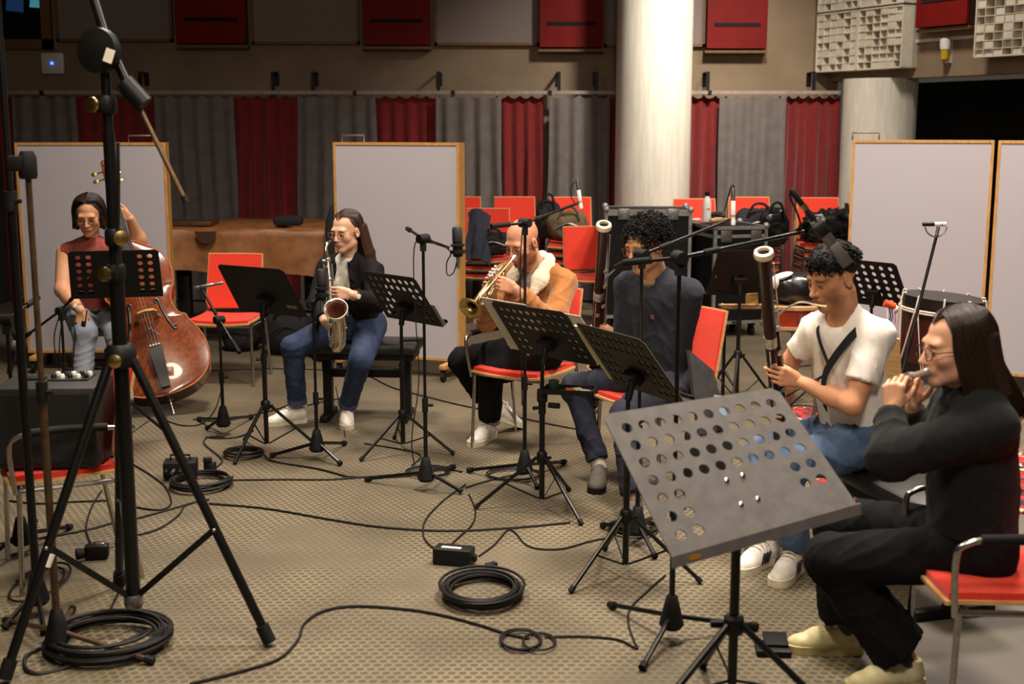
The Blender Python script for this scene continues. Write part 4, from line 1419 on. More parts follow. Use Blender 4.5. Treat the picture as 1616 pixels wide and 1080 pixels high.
# ================================================================ benches, stool
def piano_bench(c, yaw, w, d, zs, label):
    t_ = thing('piano_bench', label, 'bench', (c[0], c[1], 0), yaw, 'black padded piano benches')

    def part(n__, mb__, m__, p=None):
        return obj(n__, mb__, m__, p or t_, world=False)
    part('cushion', MB().box((0, 0, zs - .035), (w, d, .07), bev=.025), M_LEATHER)
    part('seat_frame', MB().box((0, 0, zs - .085), (w - .05, d - .05, .035)), M_BLACK)
    for s in (-1, 1):
        lg = part('leg', MB().box((s * (w / 2 - .09), 0, .16), (.055, .06, .30)), M_BLACK)
        part('steel_post', MB().tube([(s * (w / 2 - .09), 0, .28), (s * (w / 2 - .09), 0, zs - .09)], .02, 12), M_STEEL, lg)
        part('leg_sleeve', MB().box((s * (w / 2 - .09), 0, zs - .14), (.06, .065, .09)), M_BLACK, lg)
        part('foot', MB().box((s * (w / 2 - .09), 0, .02), (.05, d * .95, .04), bev=.008), M_BLACK)
    part('stretcher', MB().box((0, 0, .29), (w - .2, .04, .05)), M_BLACK)
    return t_


bb = F(577, 655)
piano_bench((A(578, 560, 7.75).x, 7.78), R(-4), .68, .34, .50, 'black padded piano bench under the saxophone player')
tag(obj('smartphone', MB().box((A(650, 541, 7.75).x, 7.78, .506), (.15, .075, .010), Matrix.Rotation(.2, 4, 'Z'), bev=.003), M_BLACK), 'black phone lying on the piano bench', 'phone')
piano_bench((1.555, 4.90), R(-75), 1.0, .36, .45, 'long black padded bench under the man in white shirt')

sp_ = A(160, 560, 8.45)
t = thing('bar_stool', 'black round stool under the double bass player', 'stool', (sp_.x, 8.45, 0))
obj('seat', MB().lathe([(.12, .57), (.165, .58), (.17, .61), (.15, .63), (.001, .635)], (sp_.x, 8.45, 0), n=24), M_LEATHER, t)
for k in range(4):
    a = PI / 4 + k * PI / 2
    obj('leg', MB().tube([(sp_.x + .10 * math.cos(a), 8.45 + .10 * math.sin(a), .575), (sp_.x + .22 * math.cos(a), 8.45 + .22 * math.sin(a), 0)], .012, 8), M_BLACK, t)
obj('foot_ring', MB().tube([Vector((sp_.x + .18 * math.cos(2 * PI * i / 20), 8.45 + .18 * math.sin(2 * PI * i / 20), .22)) for i in range(20)], .008, 6, closed=True), M_BLACK, t)

# ================================================================ chairs of the players
place_chair(A(828, 560, 7.05).x, 7.06, R(146), 'red chair with armrests under the trumpet player', arms=True)
place_chair(A(1036, 600, 6.25).x, 6.30, R(126), 'red chair under the man in navy sweater')
place_chair(1.485, 3.70, R(88), 'red chair with armrests under the flute player', arms=True)
# wooden-backed chair behind the man in white: seen from behind
place_chair(A(1384, 660, 5.75).x, 5.82, R(-35), 'wooden backed red chair between the man in white and the drum')

# ================================================================ rug
rg = [F(1296, 812), F(1232, 645), F(1500, 645), F(1760, 812)]
rgm = bpy.data.materials.new('persian_rug')
rgm.use_nodes = True
nt = rgm.node_tree
b = nt.nodes['Principled BSDF']
b.inputs['Roughness'].default_value = .95
tc = nt.nodes.new('ShaderNodeTexCoord')
vo = nt.nodes.new('ShaderNodeTexVoronoi')
vo.inputs['Scale'].default_value = 26
nt.links.new(tc.outputs['Object'], vo.inputs['Vector'])
cr = nt.nodes.new('ShaderNodeValToRGB')
cr.color_ramp.interpolation = 'CONSTANT'
for i, (pp, cc_) in enumerate(((0, (120, 28, 24)), (.3, (168, 44, 34)), (.52, (36, 36, 58)), (.66, (150, 34, 28)), (.8, (190, 168, 140)), (.9, (130, 28, 24)))):
    e = cr.color_ramp.elements[i] if i < 2 else cr.color_ramp.elements.new(pp)
    e.position = pp
    e.color = rgb(cc_)
sx_ = nt.nodes.new('ShaderNodeSeparateColor')
nt.links.new(vo.outputs['Color'], sx_.inputs[0])
nt.links.new(sx_.outputs[0], cr.inputs['Fac'])
nt.links.new(cr.outputs['Color'], b.inputs['Base Color'])
rug = MB()
gg = [[rg[0].lerp(rg[3], i / 12).lerp(rg[1].lerp(rg[2], i / 12), j / 12) + Vector((0, 0, .006)) for j in range(13)] for i in range(13)]
o_ = tag(obj('rug', rug.sheet(gg, .008), rgm), 'red patterned rug on the floor behind the black bench', 'rug')
# ================================================================ smooth bodies: implicit shapes meshed with surface nets
f32 = np.float32


def V3(p):
    return np.array(tuple(p), dtype=f32)


class Prim:
    def __init__(s, f, c, r, k, op='u'):
        s.f, s.c, s.r, s.k, s.op = f, V3(c), float(r), float(k), op


def rc(a, b, r1, r2, k=.02, flat=None, op='u', cap=False):
    """rounded cone from a to b; flat=(direction, factor) squeezes it; cap cuts it flat at b"""
    a, b = V3(a), V3(b)
    ba = b - a
    L2 = float(ba @ ba) + 1e-9
    L_ = math.sqrt(L2)
    if flat is not None:
        fd, ff = V3(flat[0]) / np.linalg.norm(V3(flat[0])), 1.0 / flat[1]

    def fn(P):
        pa = P - a
        if flat is not None:
            pa = pa + np.outer(pa @ fd, fd) * (ff - 1)
        t = (pa @ ba) / L2
        h = np.clip(t, 0, 1)
        q = pa - h[:, None] * ba
        d = np.sqrt((q * q).sum(1)) - (r1 + (r2 - r1) * h)
        if flat is not None:
            d = d * flat[1] ** .5
        if cap:
            d = np.maximum(d, (t - 1) * L_)
        return d.astype(f32)
    return Prim(fn, (a + b) / 2, L_ / 2 + max(r1, r2), k, op)


def el(c, r, R=None, k=.02, op='u'):
    c = V3(c)
    r = np.array(r, dtype=f32) if not isinstance(r, (int, float)) else np.array([r] * 3, dtype=f32)
    Rm = np.array(R, dtype=f32) if R is not None else None

    def fn(P):
        q = P - c
        if Rm is not None:
            q = q @ Rm
        k0 = np.sqrt(((q / r) ** 2).sum(1))
        k1 = np.sqrt(((q / (r * r)) ** 2).sum(1)) + 1e-9
        return (k0 * (k0 - 1) / k1).astype(f32)
    return Prim(fn, c, r.max(), k, op)


def grp(prims, k, op='u'):
    cs = np.array([p.c for p in prims if p.op == 'u'])
    c = cs.mean(0)
    r = max(np.linalg.norm(p.c - c) + p.r for p in prims if p.op == 'u')
    return Prim(lambda P: evalf(prims, P), c, r, k, op)


def half(o, n, k=.004):
    o, n = V3(o), V3(n)
    p = Prim(lambda P: ((P - o) @ n).astype(f32), o, 50, k, 's')
    return p


def smin(a, b, k):
    if k <= 0:
        return np.minimum(a, b)
    h = np.clip(.5 + .5 * (b - a) / k, 0, 1)
    return b + (a - b) * h - k * h * (1 - h)


def evalf(prims, P):
    d = np.full(len(P), 5.0, f32)
    for p in prims:
        if p.op == 'u':
            d = smin(d, p.f(P), p.k)
        else:
            d = -smin(-d, p.f(P), p.k)
    return d


EDG = [(0, 1), (2, 3), (4, 5), (6, 7), (0, 2), (1, 3), (4, 6), (5, 7), (0, 4), (1, 5), (2, 6), (3, 7)]
CRN = np.array([(i & 1, (i >> 1) & 1, (i >> 2) & 1) for i in range(8)], dtype=f32)


def nets(prims, h, disp=None, pad=.02, box=None):
    us = [p for p in prims if p.op == 'u']
    if box is None:
        lo = np.min([p.c - p.r for p in us], 0) - pad
        hi = np.max([p.c + p.r for p in us], 0) + pad
    else:
        lo, hi = V3(box[0]), V3(box[1])
    B_ = 12
    nb = np.ceil((hi - lo) / (h * B_)).astype(int)
    D = np.full(tuple(nb * B_ + 1), 1.0, f32)
    cs = np.stack(np.meshgrid(*[np.arange(n) for n in nb], indexing='ij'), -1).reshape(-1, 3)
    cc = lo + (cs + .5) * h * B_
    half_d = h * B_ * .8661
    dc = evalf(prims, cc.astype(f32))
    near = np.abs(dc) < half_d * 1.25 + .02
    off = np.stack(np.meshgrid(*[np.arange(B_ + 1)] * 3, indexing='ij'), -1).reshape(-1, 3).astype(f32) * f32(h)
    pc = np.array([p.c for p in prims])
    pr = np.array([p.r for p in prims])
    pk = np.array([p.k for p in prims])
    for q in range(len(cs)):
        i, j, k = cs[q] * B_
        if not near[q]:
            if dc[q] < 0:
                D[i:i + B_ + 1, j:j + B_ + 1, k:k + B_ + 1] = -1.0
    for q in np.nonzero(near)[0]:
        i, j, k = cs[q] * B_
        P = (lo + cs[q] * (h * B_)).astype(f32) + off
        sel = np.linalg.norm(pc - cc[q], axis=1) - pr < half_d + pk + .03
        ps = [prims[m] for m in np.nonzero(sel)[0]]
        d = evalf(ps, P) if ps else np.full(len(P), 1.0, f32)
        if disp is not None:
            d = d + disp(P)
        D[i:i + B_ + 1, j:j + B_ + 1, k:k + B_ + 1] = d.reshape(B_ + 1, B_ + 1, B_ + 1)
    if box is not None:                       # close the surface at the sides of a given box? leave it open
        pass
    s = D < 0
    c = np.zeros(tuple(np.array(s.shape) - 1), np.int8)
    for a in (0, 1):
        for b in (0, 1):
            for e in (0, 1):
                c += s[a:s.shape[0] - 1 + a, b:s.shape[1] - 1 + b, e:s.shape[2] - 1 + e]
    act = (c > 0) & (c < 8)
    ijk = np.argwhere(act)
    idx = np.full(act.shape, -1, np.int32)
    idx[act] = np.arange(len(ijk))
    vals = [D[ijk[:, 0] + int(o[0]), ijk[:, 1] + int(o[1]), ijk[:, 2] + int(o[2])] for o in CRN]
    acc = np.zeros((len(ijk), 3), f32)
    cnt = np.zeros(len(ijk), f32)
    for a, b in EDG:
        va, vb = vals[a], vals[b]
        m = (va < 0) != (vb < 0)
        t = np.where(m, va / (va - vb + 1e-20), 0)
        acc += np.where(m[:, None], CRN[a] + (CRN[b] - CRN[a]) * t[:, None], 0)
        cnt += m
    verts = lo + h * (ijk + acc / np.maximum(cnt, 1)[:, None])
    faces = []
    for ax in range(3):
        s0 = np.moveaxis(s, ax, 0)
        id0 = np.moveaxis(idx, ax, 0)
        x = s0[:-1, 1:-1, 1:-1] != s0[1:, 1:-1, 1:-1]
        e = np.argwhere(x)
        i, j, k = e[:, 0], e[:, 1] + 1, e[:, 2] + 1
        q = np.stack([id0[i, j - 1, k - 1], id0[i, j, k - 1], id0[i, j, k], id0[i, j - 1, k]], 1)
        flip = s0[i, j, k]
        if ax == 1:
            flip = ~flip
        q[~flip] = q[~flip][:, ::-1]
        faces.append(q)
    faces = np.concatenate(faces)
    faces = faces[(faces >= 0).all(1)]
    return verts.astype(f32), faces


def np_mesh(name, parts, m, parent, colors=None, smooth=True):
    """parts: list of (verts, quads) joined to one mesh object under parent (world-space verts)"""
    off = 0
    vs, fs = [], []
    for v, f in parts:
        vs.append(v)
        fs.append(f + off)
        off += len(v)
    v = np.concatenate(vs)
    f = np.concatenate(fs)
    inv = np.array(wmat(parent).inverted())
    vl = v @ inv[:3, :3].T + inv[:3, 3]
    me = bpy.data.meshes.new(name)
    me.vertices.add(len(vl))
    me.vertices.foreach_set('co', vl.astype(f32).ravel())
    me.loops.add(len(f) * 4)
    me.loops.foreach_set('vertex_index', f.astype(np.int32).ravel())
    me.polygons.add(len(f))
    me.polygons.foreach_set('loop_start', np.arange(0, len(f) * 4, 4, dtype=np.int32))
    me.polygons.foreach_set('loop_total', np.full(len(f), 4, dtype=np.int32))
    me.update(calc_edges=True)
    me.validate()
    if smooth:
        me.shade_smooth()
    me.materials.append(m)
    if colors is not None:
        at = me.color_attributes.new('Col', 'FLOAT_COLOR', 'POINT')
        cc = np.ones((len(v), 4), f32)
        cc[:, :3] = colors(v)
        at.data.foreach_set('color', cc.ravel())
    o = bpy.data.objects.new(name, me)
    COL.objects.link(o)
    o.parent = parent
    return o


def folds(amp, f=55., seed=0, d=(0, 0, 1)):
    rs = np.random.RandomState(seed)
    a = rs.normal(size=(4, 3)).astype(f32)
    a /= np.linalg.norm(a, axis=1, keepdims=True)
    ph = rs.uniform(0, 6, 4)

    def fn(P):
        w = np.sin(P @ a[1] * f * .45 + ph[1]) * 1.7 + np.sin(P @ a[2] * f * .3 + ph[2]) * 1.3
        w2 = np.sin(P @ a[3] * f * .7 + ph[2]) * 1.5 + np.sin(P @ a[0] * f * .5 + ph[3])
        r1 = 1 - np.abs(np.sin(P @ a[0] * f * 1.1 + w + ph[0]))
        r2 = 1 - np.abs(np.sin(P @ a[2] * f * .8 + w2 + ph[1]))
        return (amp * (.5 - 1.5 * r1 ** 2.2 - 1.1 * r2 ** 3 + .7 * np.sin(P @ a[3] * f * .5 - w + ph[3]))).astype(f32)
    return fn


# ---------------------------------------------------------------- anatomy
def head_frame(fwd, up=(0, 0, 1)):
    y = Vector(fwd).normalized()
    x = y.cross(Vector(up)).normalized()
    z = x.cross(y).normalized()
    return np.array([tuple(x), tuple(y), tuple(z)], dtype=f32).T      # columns: right, forward, up


def head_prims(c, R, s, female=False, nose=1.0):
    c = V3(c)

    def P(x, y, z):
        return c + R @ np.array([x, y, z], dtype=f32) * s

    def E(x, y, z, r, k=.02, op='u', rot=None):
        return el(P(x, y, z), tuple(q * s for q in r), R if rot is None else R @ rot, k * s, op)
    jw = .84 if female else 1.0
    jr = .80 if female else 1.0
    cz = -.096 if female else -.099
    g = [E(0, -.018, .040, (.077, .096, .083)),
         E(0, .022, -.033, (.061 * (.96 if female else 1), .068, .080), .03),
         rc(P(-.052 * jw, .0, -.060), P(-.016 * jw, .064, cz), .020 * s * jr, .016 * s * jr, .03 * s),
         rc(P(.052 * jw, .0, -.060), P(.016 * jw, .064, cz), .020 * s * jr, .016 * s * jr, .03 * s),
         E(0, .068, -.100, (.020 * jw, .018, .016), .022),
         rc(P(-.036, .074, .022), P(.036, .074, .022), .014 * s, .014 * s, .022 * s),
         E(-.042, .058, -.022, (.022, .022, .020), .03), E(.042, .058, -.022, (.022, .022, .020), .03),
         E(-.031, .101, -.001, (.017, .017, .012), .016, 's'), E(.031, .101, -.001, (.017, .017, .012), .016, 's'),
         E(-.031, .076, -.001, (.0155, .013, .0115), .005), E(.031, .076, -.001, (.0155, .013, .0115), .005),
         rc(P(0, .087, .008), P(0, .104 * nose + .002, -.030), .0075 * s, .0115 * s, .012 * s),
         E(-.011, .094, -.034, (.0085, .010, .0075), .008), E(.011, .094, -.034, (.0085, .010, .0075), .008),
         E(0, .084, -.060, (.026, .016, .016), .018),
         E(0, .0945, -.0575, (.022, .0085, .0058), .005), E(0, .0925, -.0665, (.019, .009, .0065), .005),
         E(-.078, -.012, -.006, (.008, .019, .031), .006), E(.078, -.012, -.006, (.008, .019, .031), .006),
         E(-.084, -.008, -.004, (.005, .010, .019), .004, 's'), E(.084, -.008, -.004, (.005, .010, .019), .004, 's')]
    return g


def hand_prims(wr, d, n, t, s=1.0, curl=(40, 45, 30), spread=1.0, thumb=(.55, .75, .25), curls=None):
    """wr wrist, d direction to the knuckles, n palm normal, t thumb side"""
    wr, d, n, t = V3(wr), V3(d), V3(n), V3(t)
    d = d / np.linalg.norm(d)
    t = t - d * (t @ d)
    t /= np.linalg.norm(t)
    n2 = np.cross(t, d)
    n = n2 if n2 @ n > 0 else -n2
    palm, out = [], []
    L_ = ((.043, .026, .021), (.047, .030, .022), (.043, .028, .021), (.034, .021, .018))
    for i, off in enumerate((.031, .0105, -.0105, -.030)):
        kn = wr + d * (.088 - (.004, 0, .004, .012)[i]) * s + t * off * s * spread - n * .002
        palm.append(rc(wr + t * off * .55 * s + d * .008, kn, .0135 * s, .0115 * s, .014 * s))
        cu = curls[i] if curls else curl
        ang, p = 0.0, kn
        r = (.0088, .0080, .0073, .0066) if i != 3 else (.0078, .0071, .0064, .0058)
        for q in range(3):
            ang += math.radians(cu[q])
            v = d * math.cos(ang) + n * math.sin(ang)
            p2 = p + v * L_[i][q] * s
            out.append(rc(p, p2, r[q] * s, r[q + 1] * s, .002 if q == 0 else .003))
            p = p2
    palm.append(rc(wr + t * .012 * s + d * .02 * s, wr + t * .03 * s + d * .05 * s + n * .008, .016 * s, .012 * s, .014 * s))
    tb = wr + d * .022 * s + t * .024 * s + n * .006 * s
    td = d * thumb[0] + t * thumb[1] + n * thumb[2]
    td /= np.linalg.norm(td)
    p1 = tb + td * .042 * s
    td2 = td * .8 + d * .45 + n * .25
    td2 /= np.linalg.norm(td2)
    p2 = p1 + td2 * .033 * s
    td3 = td2 + d * .3 + n * .2
    td3 /= np.linalg.norm(td3)
    p3 = p2 + td3 * .025 * s
    th = [rc(tb, p1, .0135 * s, .0105 * s, .012 * s), rc(p1, p2, .0100 * s, .0092 * s, .004 * s), rc(p2, p3, .0092 * s, .0075 * s, .003 * s)]
    return [grp(palm, .0), grp(out, .006 * s), grp(th, .008 * s)]


def shoe(parent, ankle, fdir, m_up, m_sole, L_=.275, W_=.095, up=(0, 0, 1), tilt=0.0, label=None, stripes=None, laces=M_PAPER, h=.006, zfloor=0.0):
    """ankle: joint position; shoe stands under it, toe towards fdir; tilt lifts the heel (degrees)"""
    f = Vector((fdir[0], fdir[1], 0)).normalized()
    u = Vector((0, 0, 1))
    s = f.cross(u)
    if tilt:
        q = Matrix.Rotation(math.radians(-tilt), 3, s)
        f, u = q @ f, q @ u
    heel = Vector(ankle) - f * .055 - u * .085
    k = L_ / .275
    Mt = axes(s, f, u, heel)
    low = min((Mt @ Vector((0, y * k, 0))).z for y in (0, .06, .2, .275))
    Mt.translation.z += zfloor - low

    def P(x, y, z):
        return Mt @ Vector((x * k, y * k, z))
    Rm = np.array(Mt.to_3x3(), dtype=f32)
    g = [rc(P(0, .045, .045), P(0, .15, .040), .041, .041, .02), el(P(0, .195, .030), (.044 * k, .075 * k, .034), Rm, .03), rc(P(0, .05, .06), P(0, .045, .098), .040, .036, .02, cap=True),
         rc(P(0, .10, .075), P(0, .17, .052), .026, .026, .03), half(P(0, 0, .018), u)]
    t_ = np_mesh('shoe', [nets(g, h)], m_up, parent)
    if label:
        t_['label'] = label
    out = [(0, -.002), (.028, .006), (.040, .04), (.037, .09), (.042, .15), (.048, .20), (.043, .245), (.026, .272), (0, .279), (-.026, .272), (-.043, .245), (-.048, .20), (-.042, .15), (-.037, .09), (-.040, .04), (-.028, .006)]
    pp = [(p.x, p.y) for p in spline([Vector((a * k * 1.0, b * k, 0)) for a, b in out], 3, True)]
    obj('sole', MB().prism(pp, .030, Mt), m_sole, t_)
    if laces is not None:
        lc = MB()
        for i in range(4):
            y = .105 + .022 * i
            z = .114 - .0115 * i
            lc.tube([P(-.026, y, z - .008), P(-.012, y + .004, z + .002), P(.012, y + .004, z + .002), P(.026, y, z - .008)], .0036, 6)
        lc.tube(spline([P(0, .10, .122), P(.03, .09, .124), P(.036, .11, .106), P(0, .105, .120), P(-.03, .09, .124), P(-.036, .11, .106), P(0, .105, .120)], 5), .003, 6)
        obj('laces', lc, laces, t_)
    if stripes is not None:
        for sd in (-1, 1):
            for i in range(3):
                y = .115 + .020 * i
                obj('stripe', MB().box(P(sd * .0450, y, .050), (.006, .010, .050), Mt @ Matrix.Rotation(R_(28), 4, 'X')), stripes, t_)
    return t_


R_ = math.radians


def glasses(parent, c, R, s, m, r=.021, round_=True):
    c = V3(c)

    def P(x, y, z):
        return Vector(tuple(c + R @ np.array([x, y, z], dtype=f32) * s))
    mb = MB()
    for sd in (-1, 1):
        mb.tube([P(sd * .032 + r * math.cos(a) * 1.08, .104 - .006 * abs(math.cos(a)), -.003 + r * .92 * math.sin(a)) for a in [2 * PI * i / 20 for i in range(20)]], .0017, 6, closed=True)
        mb.tube([P(sd * .054, .099, .004), P(sd * .075, .085, .006), P(sd * .080, .0, .004), P(sd * .078, -.02, -.006)], .0018, 6)
    mb.tube([P(-.011, .105, .004), P(0, .109, .007), P(.011, .105, .004)], .0016, 6)
    return obj('glasses', mb, m, parent)


def skin_colors(c, R, s, hair, brow=1.0, beard=0.0, stub=0.0, lips=(.80, .50, .47), moustache=0.0, extra=None):
    c = V3(c)
    hair = np.array(hair, dtype=f32)

    def fn(v):
        q = ((v - c) @ R) / s
        x, y, z = np.abs(q[:, 0]), q[:, 1], q[:, 2]
        col = np.ones((len(v), 3), f32)

        def mixin(m, cc):
            m = np.clip(m, 0, 1)[:, None]
            col[:] = col * (1 - m) + np.array(cc, dtype=f32) * m
        ish = (np.abs(q) < .2).all(1)
        sst = lambda a, b, t: np.clip((t - a) / (b - a), 0, 1)
        rosy = np.exp(-(((x - .042) / .022) ** 2 + ((z + .028) / .02) ** 2)) * (y > .03)
        mixin(rosy * .35 * ish, (1.0, .78, .74))
        if beard > 0:
            reg = sst(-.028, -.050, z) * sst(-.03, .0, y) * (1 - sst(-.112, -.135, z))
            reg = np.maximum(reg * sst(.0, .01, np.hypot(x / 1.3, (z + .062)) - .010), np.exp(-((x / .024) ** 2 + ((z + .047) / .007) ** 2)) * (y > .07) * .9)
            side = sst(.03, .015, np.abs(y - .005)) * sst(.055, .065, x) * sst(.01, -.02, z)
            mixin(np.maximum(reg, side) * beard * ish, hair)
        if moustache > 0:
            reg = np.exp(-((x / .022) ** 2 + ((z + .047) / .007) ** 2)) * (y > .07) + np.exp(-((x / .012) ** 2 + ((z + .088) / .011) ** 2)) * (y > .05)
            reg += .45 * sst(-.03, -.055, z) * sst(.0, .02, y) * (1 - sst(-.112, -.125, z))
            mixin(reg * moustache * ish, hair)
        if stub > 0:
            reg = np.maximum(sst(.06, .085, z) * sst(.08, .04, y) * .6, sst(.02, -.02, y) * sst(-.05, -.02, z))
            mixin(reg * stub * ish * (x < .079), hair)
        lp = np.maximum(np.exp(-((x / .023) ** 4 + ((z + .0575) / .0055) ** 4)), np.exp(-((x / .020) ** 4 + ((z + .0665) / .0065) ** 4))) * (y > .07)
        mixin(lp * .85 * ish, lips)
        ml = np.exp(-((x / .023) ** 4 + ((z + .0618) / .0016) ** 2)) * (y > .07)
        mixin(ml * .7 * ish, (.3, .12, .1))
        br = np.exp(-(((x - .032) / .020) ** 4 + ((z - .0215 + .12 * (x - .03) ** 1 * (x > .03)) / .0042) ** 2)) * (y > .05)
        mixin(br * brow * ish, hair)
        ew = np.exp(-(((x - .031) / .0125) ** 4 + ((z + .002) / .0048) ** 4)) * (y > .082)
        mixin(ew * ish, (.62, .55, .52))
        ir = np.exp(-(((x - .031) / .0058) ** 4 + ((z + .002) / .0052) ** 4)) * (y > .082)
        mixin(ir * ish, (.06, .035, .025))
        ll = np.exp(-(((x - .031) / .0145) ** 4 + ((z - .0035) / .0022) ** 2)) * (y > .079)
        mixin(ll * .85 * ish, (.10, .06, .05))
        nst = np.exp(-(((x - .0085) / .0045) ** 2 + ((z + .0405) / .0028) ** 2)) * (y > .085)
        mixin(nst * .7 * ish, (.3, .13, .1))
        if extra:
            extra(v, col)
        return col
    return fn


def skin_mat(name, c):
    m = mat(name, c, 0.55, 0, tuple(x * .95 for x in c), 18, 0.08, 160, vcol=True, spec=.35)
    b = m.node_tree.nodes['Principled BSDF']
    b.inputs['Subsurface Weight'].default_value = .12
    b.inputs['Subsurface Radius'].default_value = (.012, .005, .003)
    b.inputs['Subsurface Scale'].default_value = 1.0
    return m


class Body:
    """joints in world space -> skin, clothes as children"""

    def __init__(s, label, hip, neck, head, hf, yaw_sh, yaw_hip, scale=1.0, shw=.165, hipw=.088, hup=(0, 0, 1), female=False, loc=None, shdrop=.066):
        s.sc = scale
        s.hip, s.neck, s.head = Vector(hip), Vector(neck), Vector(head)
        s.HR = head_frame(hf, hup)
        s.fem = female
        s.sp = (s.neck - s.hip).normalized()
        fs, fh = Vector((math.sin(yaw_sh), -math.cos(yaw_sh), 0)), Vector((math.sin(yaw_hip), -math.cos(yaw_hip), 0))
        s.fs, s.fh = (fs - s.sp * fs.dot(s.sp)).normalized(), fh
        rs = s.fs.cross(s.sp).normalized()        # person's right
        rh = fh.cross(Vector((0, 0, 1))).normalized()
        s.rs, s.rh = rs, rh
        s.shR = s.neck + rs * shw * scale - s.sp * shdrop * scale
        s.shL = s.neck - rs * shw * scale - s.sp * shdrop * scale
        s.hpR, s.hpL = s.hip + rh * hipw * scale, s.hip - rh * hipw * scale
        s.t = thing('person', label, 'person', loc or (s.hip.x, s.hip.y, 0), group='musicians')
        s.hands = {}

    def arm(s, side, el_px, wr, l1=.285, l2=.25, elbow=None):
        sh = s.shR if side == 'R' else s.shL
        e = elbow or MID(sh, Vector(wr), el_px[0], el_px[1], l1 * s.sc, l2 * s.sc)
        setattr(s, 'el' + side, e)
        setattr(s, 'wr' + side, Vector(wr))

    def leg(s, side, kn_px, an, l1=.42, l2=.41, knee=None):
        hp = s.hpR if side == 'R' else s.hpL
        k_ = knee or MID(hp, Vector(an), kn_px[0], kn_px[1], l1 * s.sc, l2 * s.sc)
        setattr(s, 'kn' + side, k_)
        setattr(s, 'an' + side, Vector(an))

    def hand(s, side, d, n, t, **kw):
        s.hands[side] = hand_prims(getattr(s, 'wr' + side), d, n, t, s=kw.pop('s', .96) * s.sc, **kw)

    def skin(s, m, colors, armr=1.0, hh=.003, hb=.008, neckr=1.0, nose=1.0):
        sc = s.sc
        hp = head_prims(s.head, s.HR, 1.02 * sc, s.fem, nose)
        hb_ = s.head + Vector(tuple(s.HR @ np.array([0, -.022, -.075], dtype=f32))) * sc
        nr = (.050 if s.fem else .058) * sc * neckr
        neck = rc(s.neck - s.sp * .02, hb_, nr * 1.06, nr, .03)
        arms = {}
        for q in 'RL':
            sh, e, w = getattr(s, 'sh' + q), getattr(s, 'el' + q), getattr(s, 'wr' + q)
            arms[q] = [rc(sh, e, .050 * sc * armr, .040 * sc * armr, .02), rc(e, e.lerp(w, .4), .040 * sc * armr, .041 * sc * armr, .02), rc(e.lerp(w, .35), w, .040 * sc * armr, .026 * sc * (armr * .5 + .5), .02)]
        torso = [rc(s.hip, s.hip.lerp(s.neck, .45), .13 * sc, .115 * sc, .04, (s.fs, .68)), rc(s.hip.lerp(s.neck, .45), s.hip.lerp(s.neck, .78), .115 * sc, .125 * sc, .04, (s.fs, .68)), rc(s.shR, s.shL, .045 * sc, .045 * sc, .05)]
        legs = []
        for q in 'RL':
            hpj, k_, a = getattr(s, 'hp' + q), getattr(s, 'kn' + q), getattr(s, 'an' + q)
            legs += [rc(hpj, k_, .07 * sc, .048 * sc, .03), rc(k_, a, .046 * sc, .032 * sc, .02)]
        core = torso + [neck] + arms['R'] + arms['L'] + legs
        parts = [nets(core, hb)]
        parts.append(nets(hp + [neck], hh, box=(V3(s.head) - .17 * sc, V3(s.head) + .17 * sc)))
        for q, g in s.hands.items():
            e, w = getattr(s, 'el' + q), getattr(s, 'wr' + q)
            parts.append(nets([arms[q][2]] + g, hh, box=(np.min([p.c - p.r for p in g], 0) - .012, np.max([p.c + p.r for p in g], 0) + .012)))
        s.body = np_mesh('body', parts, m, s.t, colors)
        return s.body

    def torso_prims(s, g=1.0, pad=0.0, belly=0.0, chest=0.0, flat=.70, hem=.0):
        sc = s.sc
        w1, w2, w3 = s.hip + s.sp * .02, s.hip.lerp(s.neck, .42), s.hip.lerp(s.neck, .76)
        P = [rc(w1, w2, .150 * sc * g + pad, .135 * sc * g + pad, .05, (s.fs, flat + belly)),
             rc(w2, w3, .135 * sc * g + pad, .148 * sc * g + pad, .05, (s.fs, flat)),
             rc(s.shR.lerp(s.neck, .12), s.shL.lerp(s.neck, .12), .052 * sc + pad, .052 * sc + pad, .05),
             rc(s.neck + s.sp * .012, s.shR - s.sp * .0, .042 * sc + pad, .045 * sc + pad, .04), rc(s.neck + s.sp * .012, s.shL, .042 * sc + pad, .045 * sc + pad, .04)]
        if chest:
            for q in (-1, 1):
                P.append(el(w3 + s.fs * (.075 * sc) + s.rs * q * .065 * sc - s.sp * .03, (.06 * chest, .055 * chest, .06 * chest), None, .05))
        P.append(half(s.hip + s.sp * hem, s.sp, .012))
        return [grp(P, .03)]

    def sleeve_prims(s, side, end=1.0, r=(.062, .054, .042), cut=True):
        """end: 0..1 upper arm only to elbow at .5, wrist at 1"""
        sh, e, w = getattr(s, 'sh' + side), getattr(s, 'el' + side), getattr(s, 'wr' + side)
        sc = s.sc
        if end <= .5:
            q = sh.lerp(e, end * 2)
            return [rc(sh, q, r[0] * sc, r[1] * sc, .03, cap=True)]
        q = e.lerp(w, (end - .5) * 2)
        return [rc(sh, e, r[0] * sc, r[1] * sc, .03), rc(e, q, r[1] * sc, r[2] * sc, .02, cap=True)]

    def neck_cut(s, r=.062, drop=.03, fwd=.012):
        a = s.neck - s.sp * drop + s.fs * fwd
        return rc(a, s.neck + s.sp * .16 + s.fs * (fwd + .02), r * s.sc, r * 1.1 * s.sc, .006, op='s')

    def garment(s, name, prims, m, h=.008, fold=.003, ff=55., seed=1, label=None):
        o = np_mesh(name, [nets(prims, h, folds(fold, ff, seed) if fold else None)], m, s.t)
        if label:
            o['label'] = label
        return o

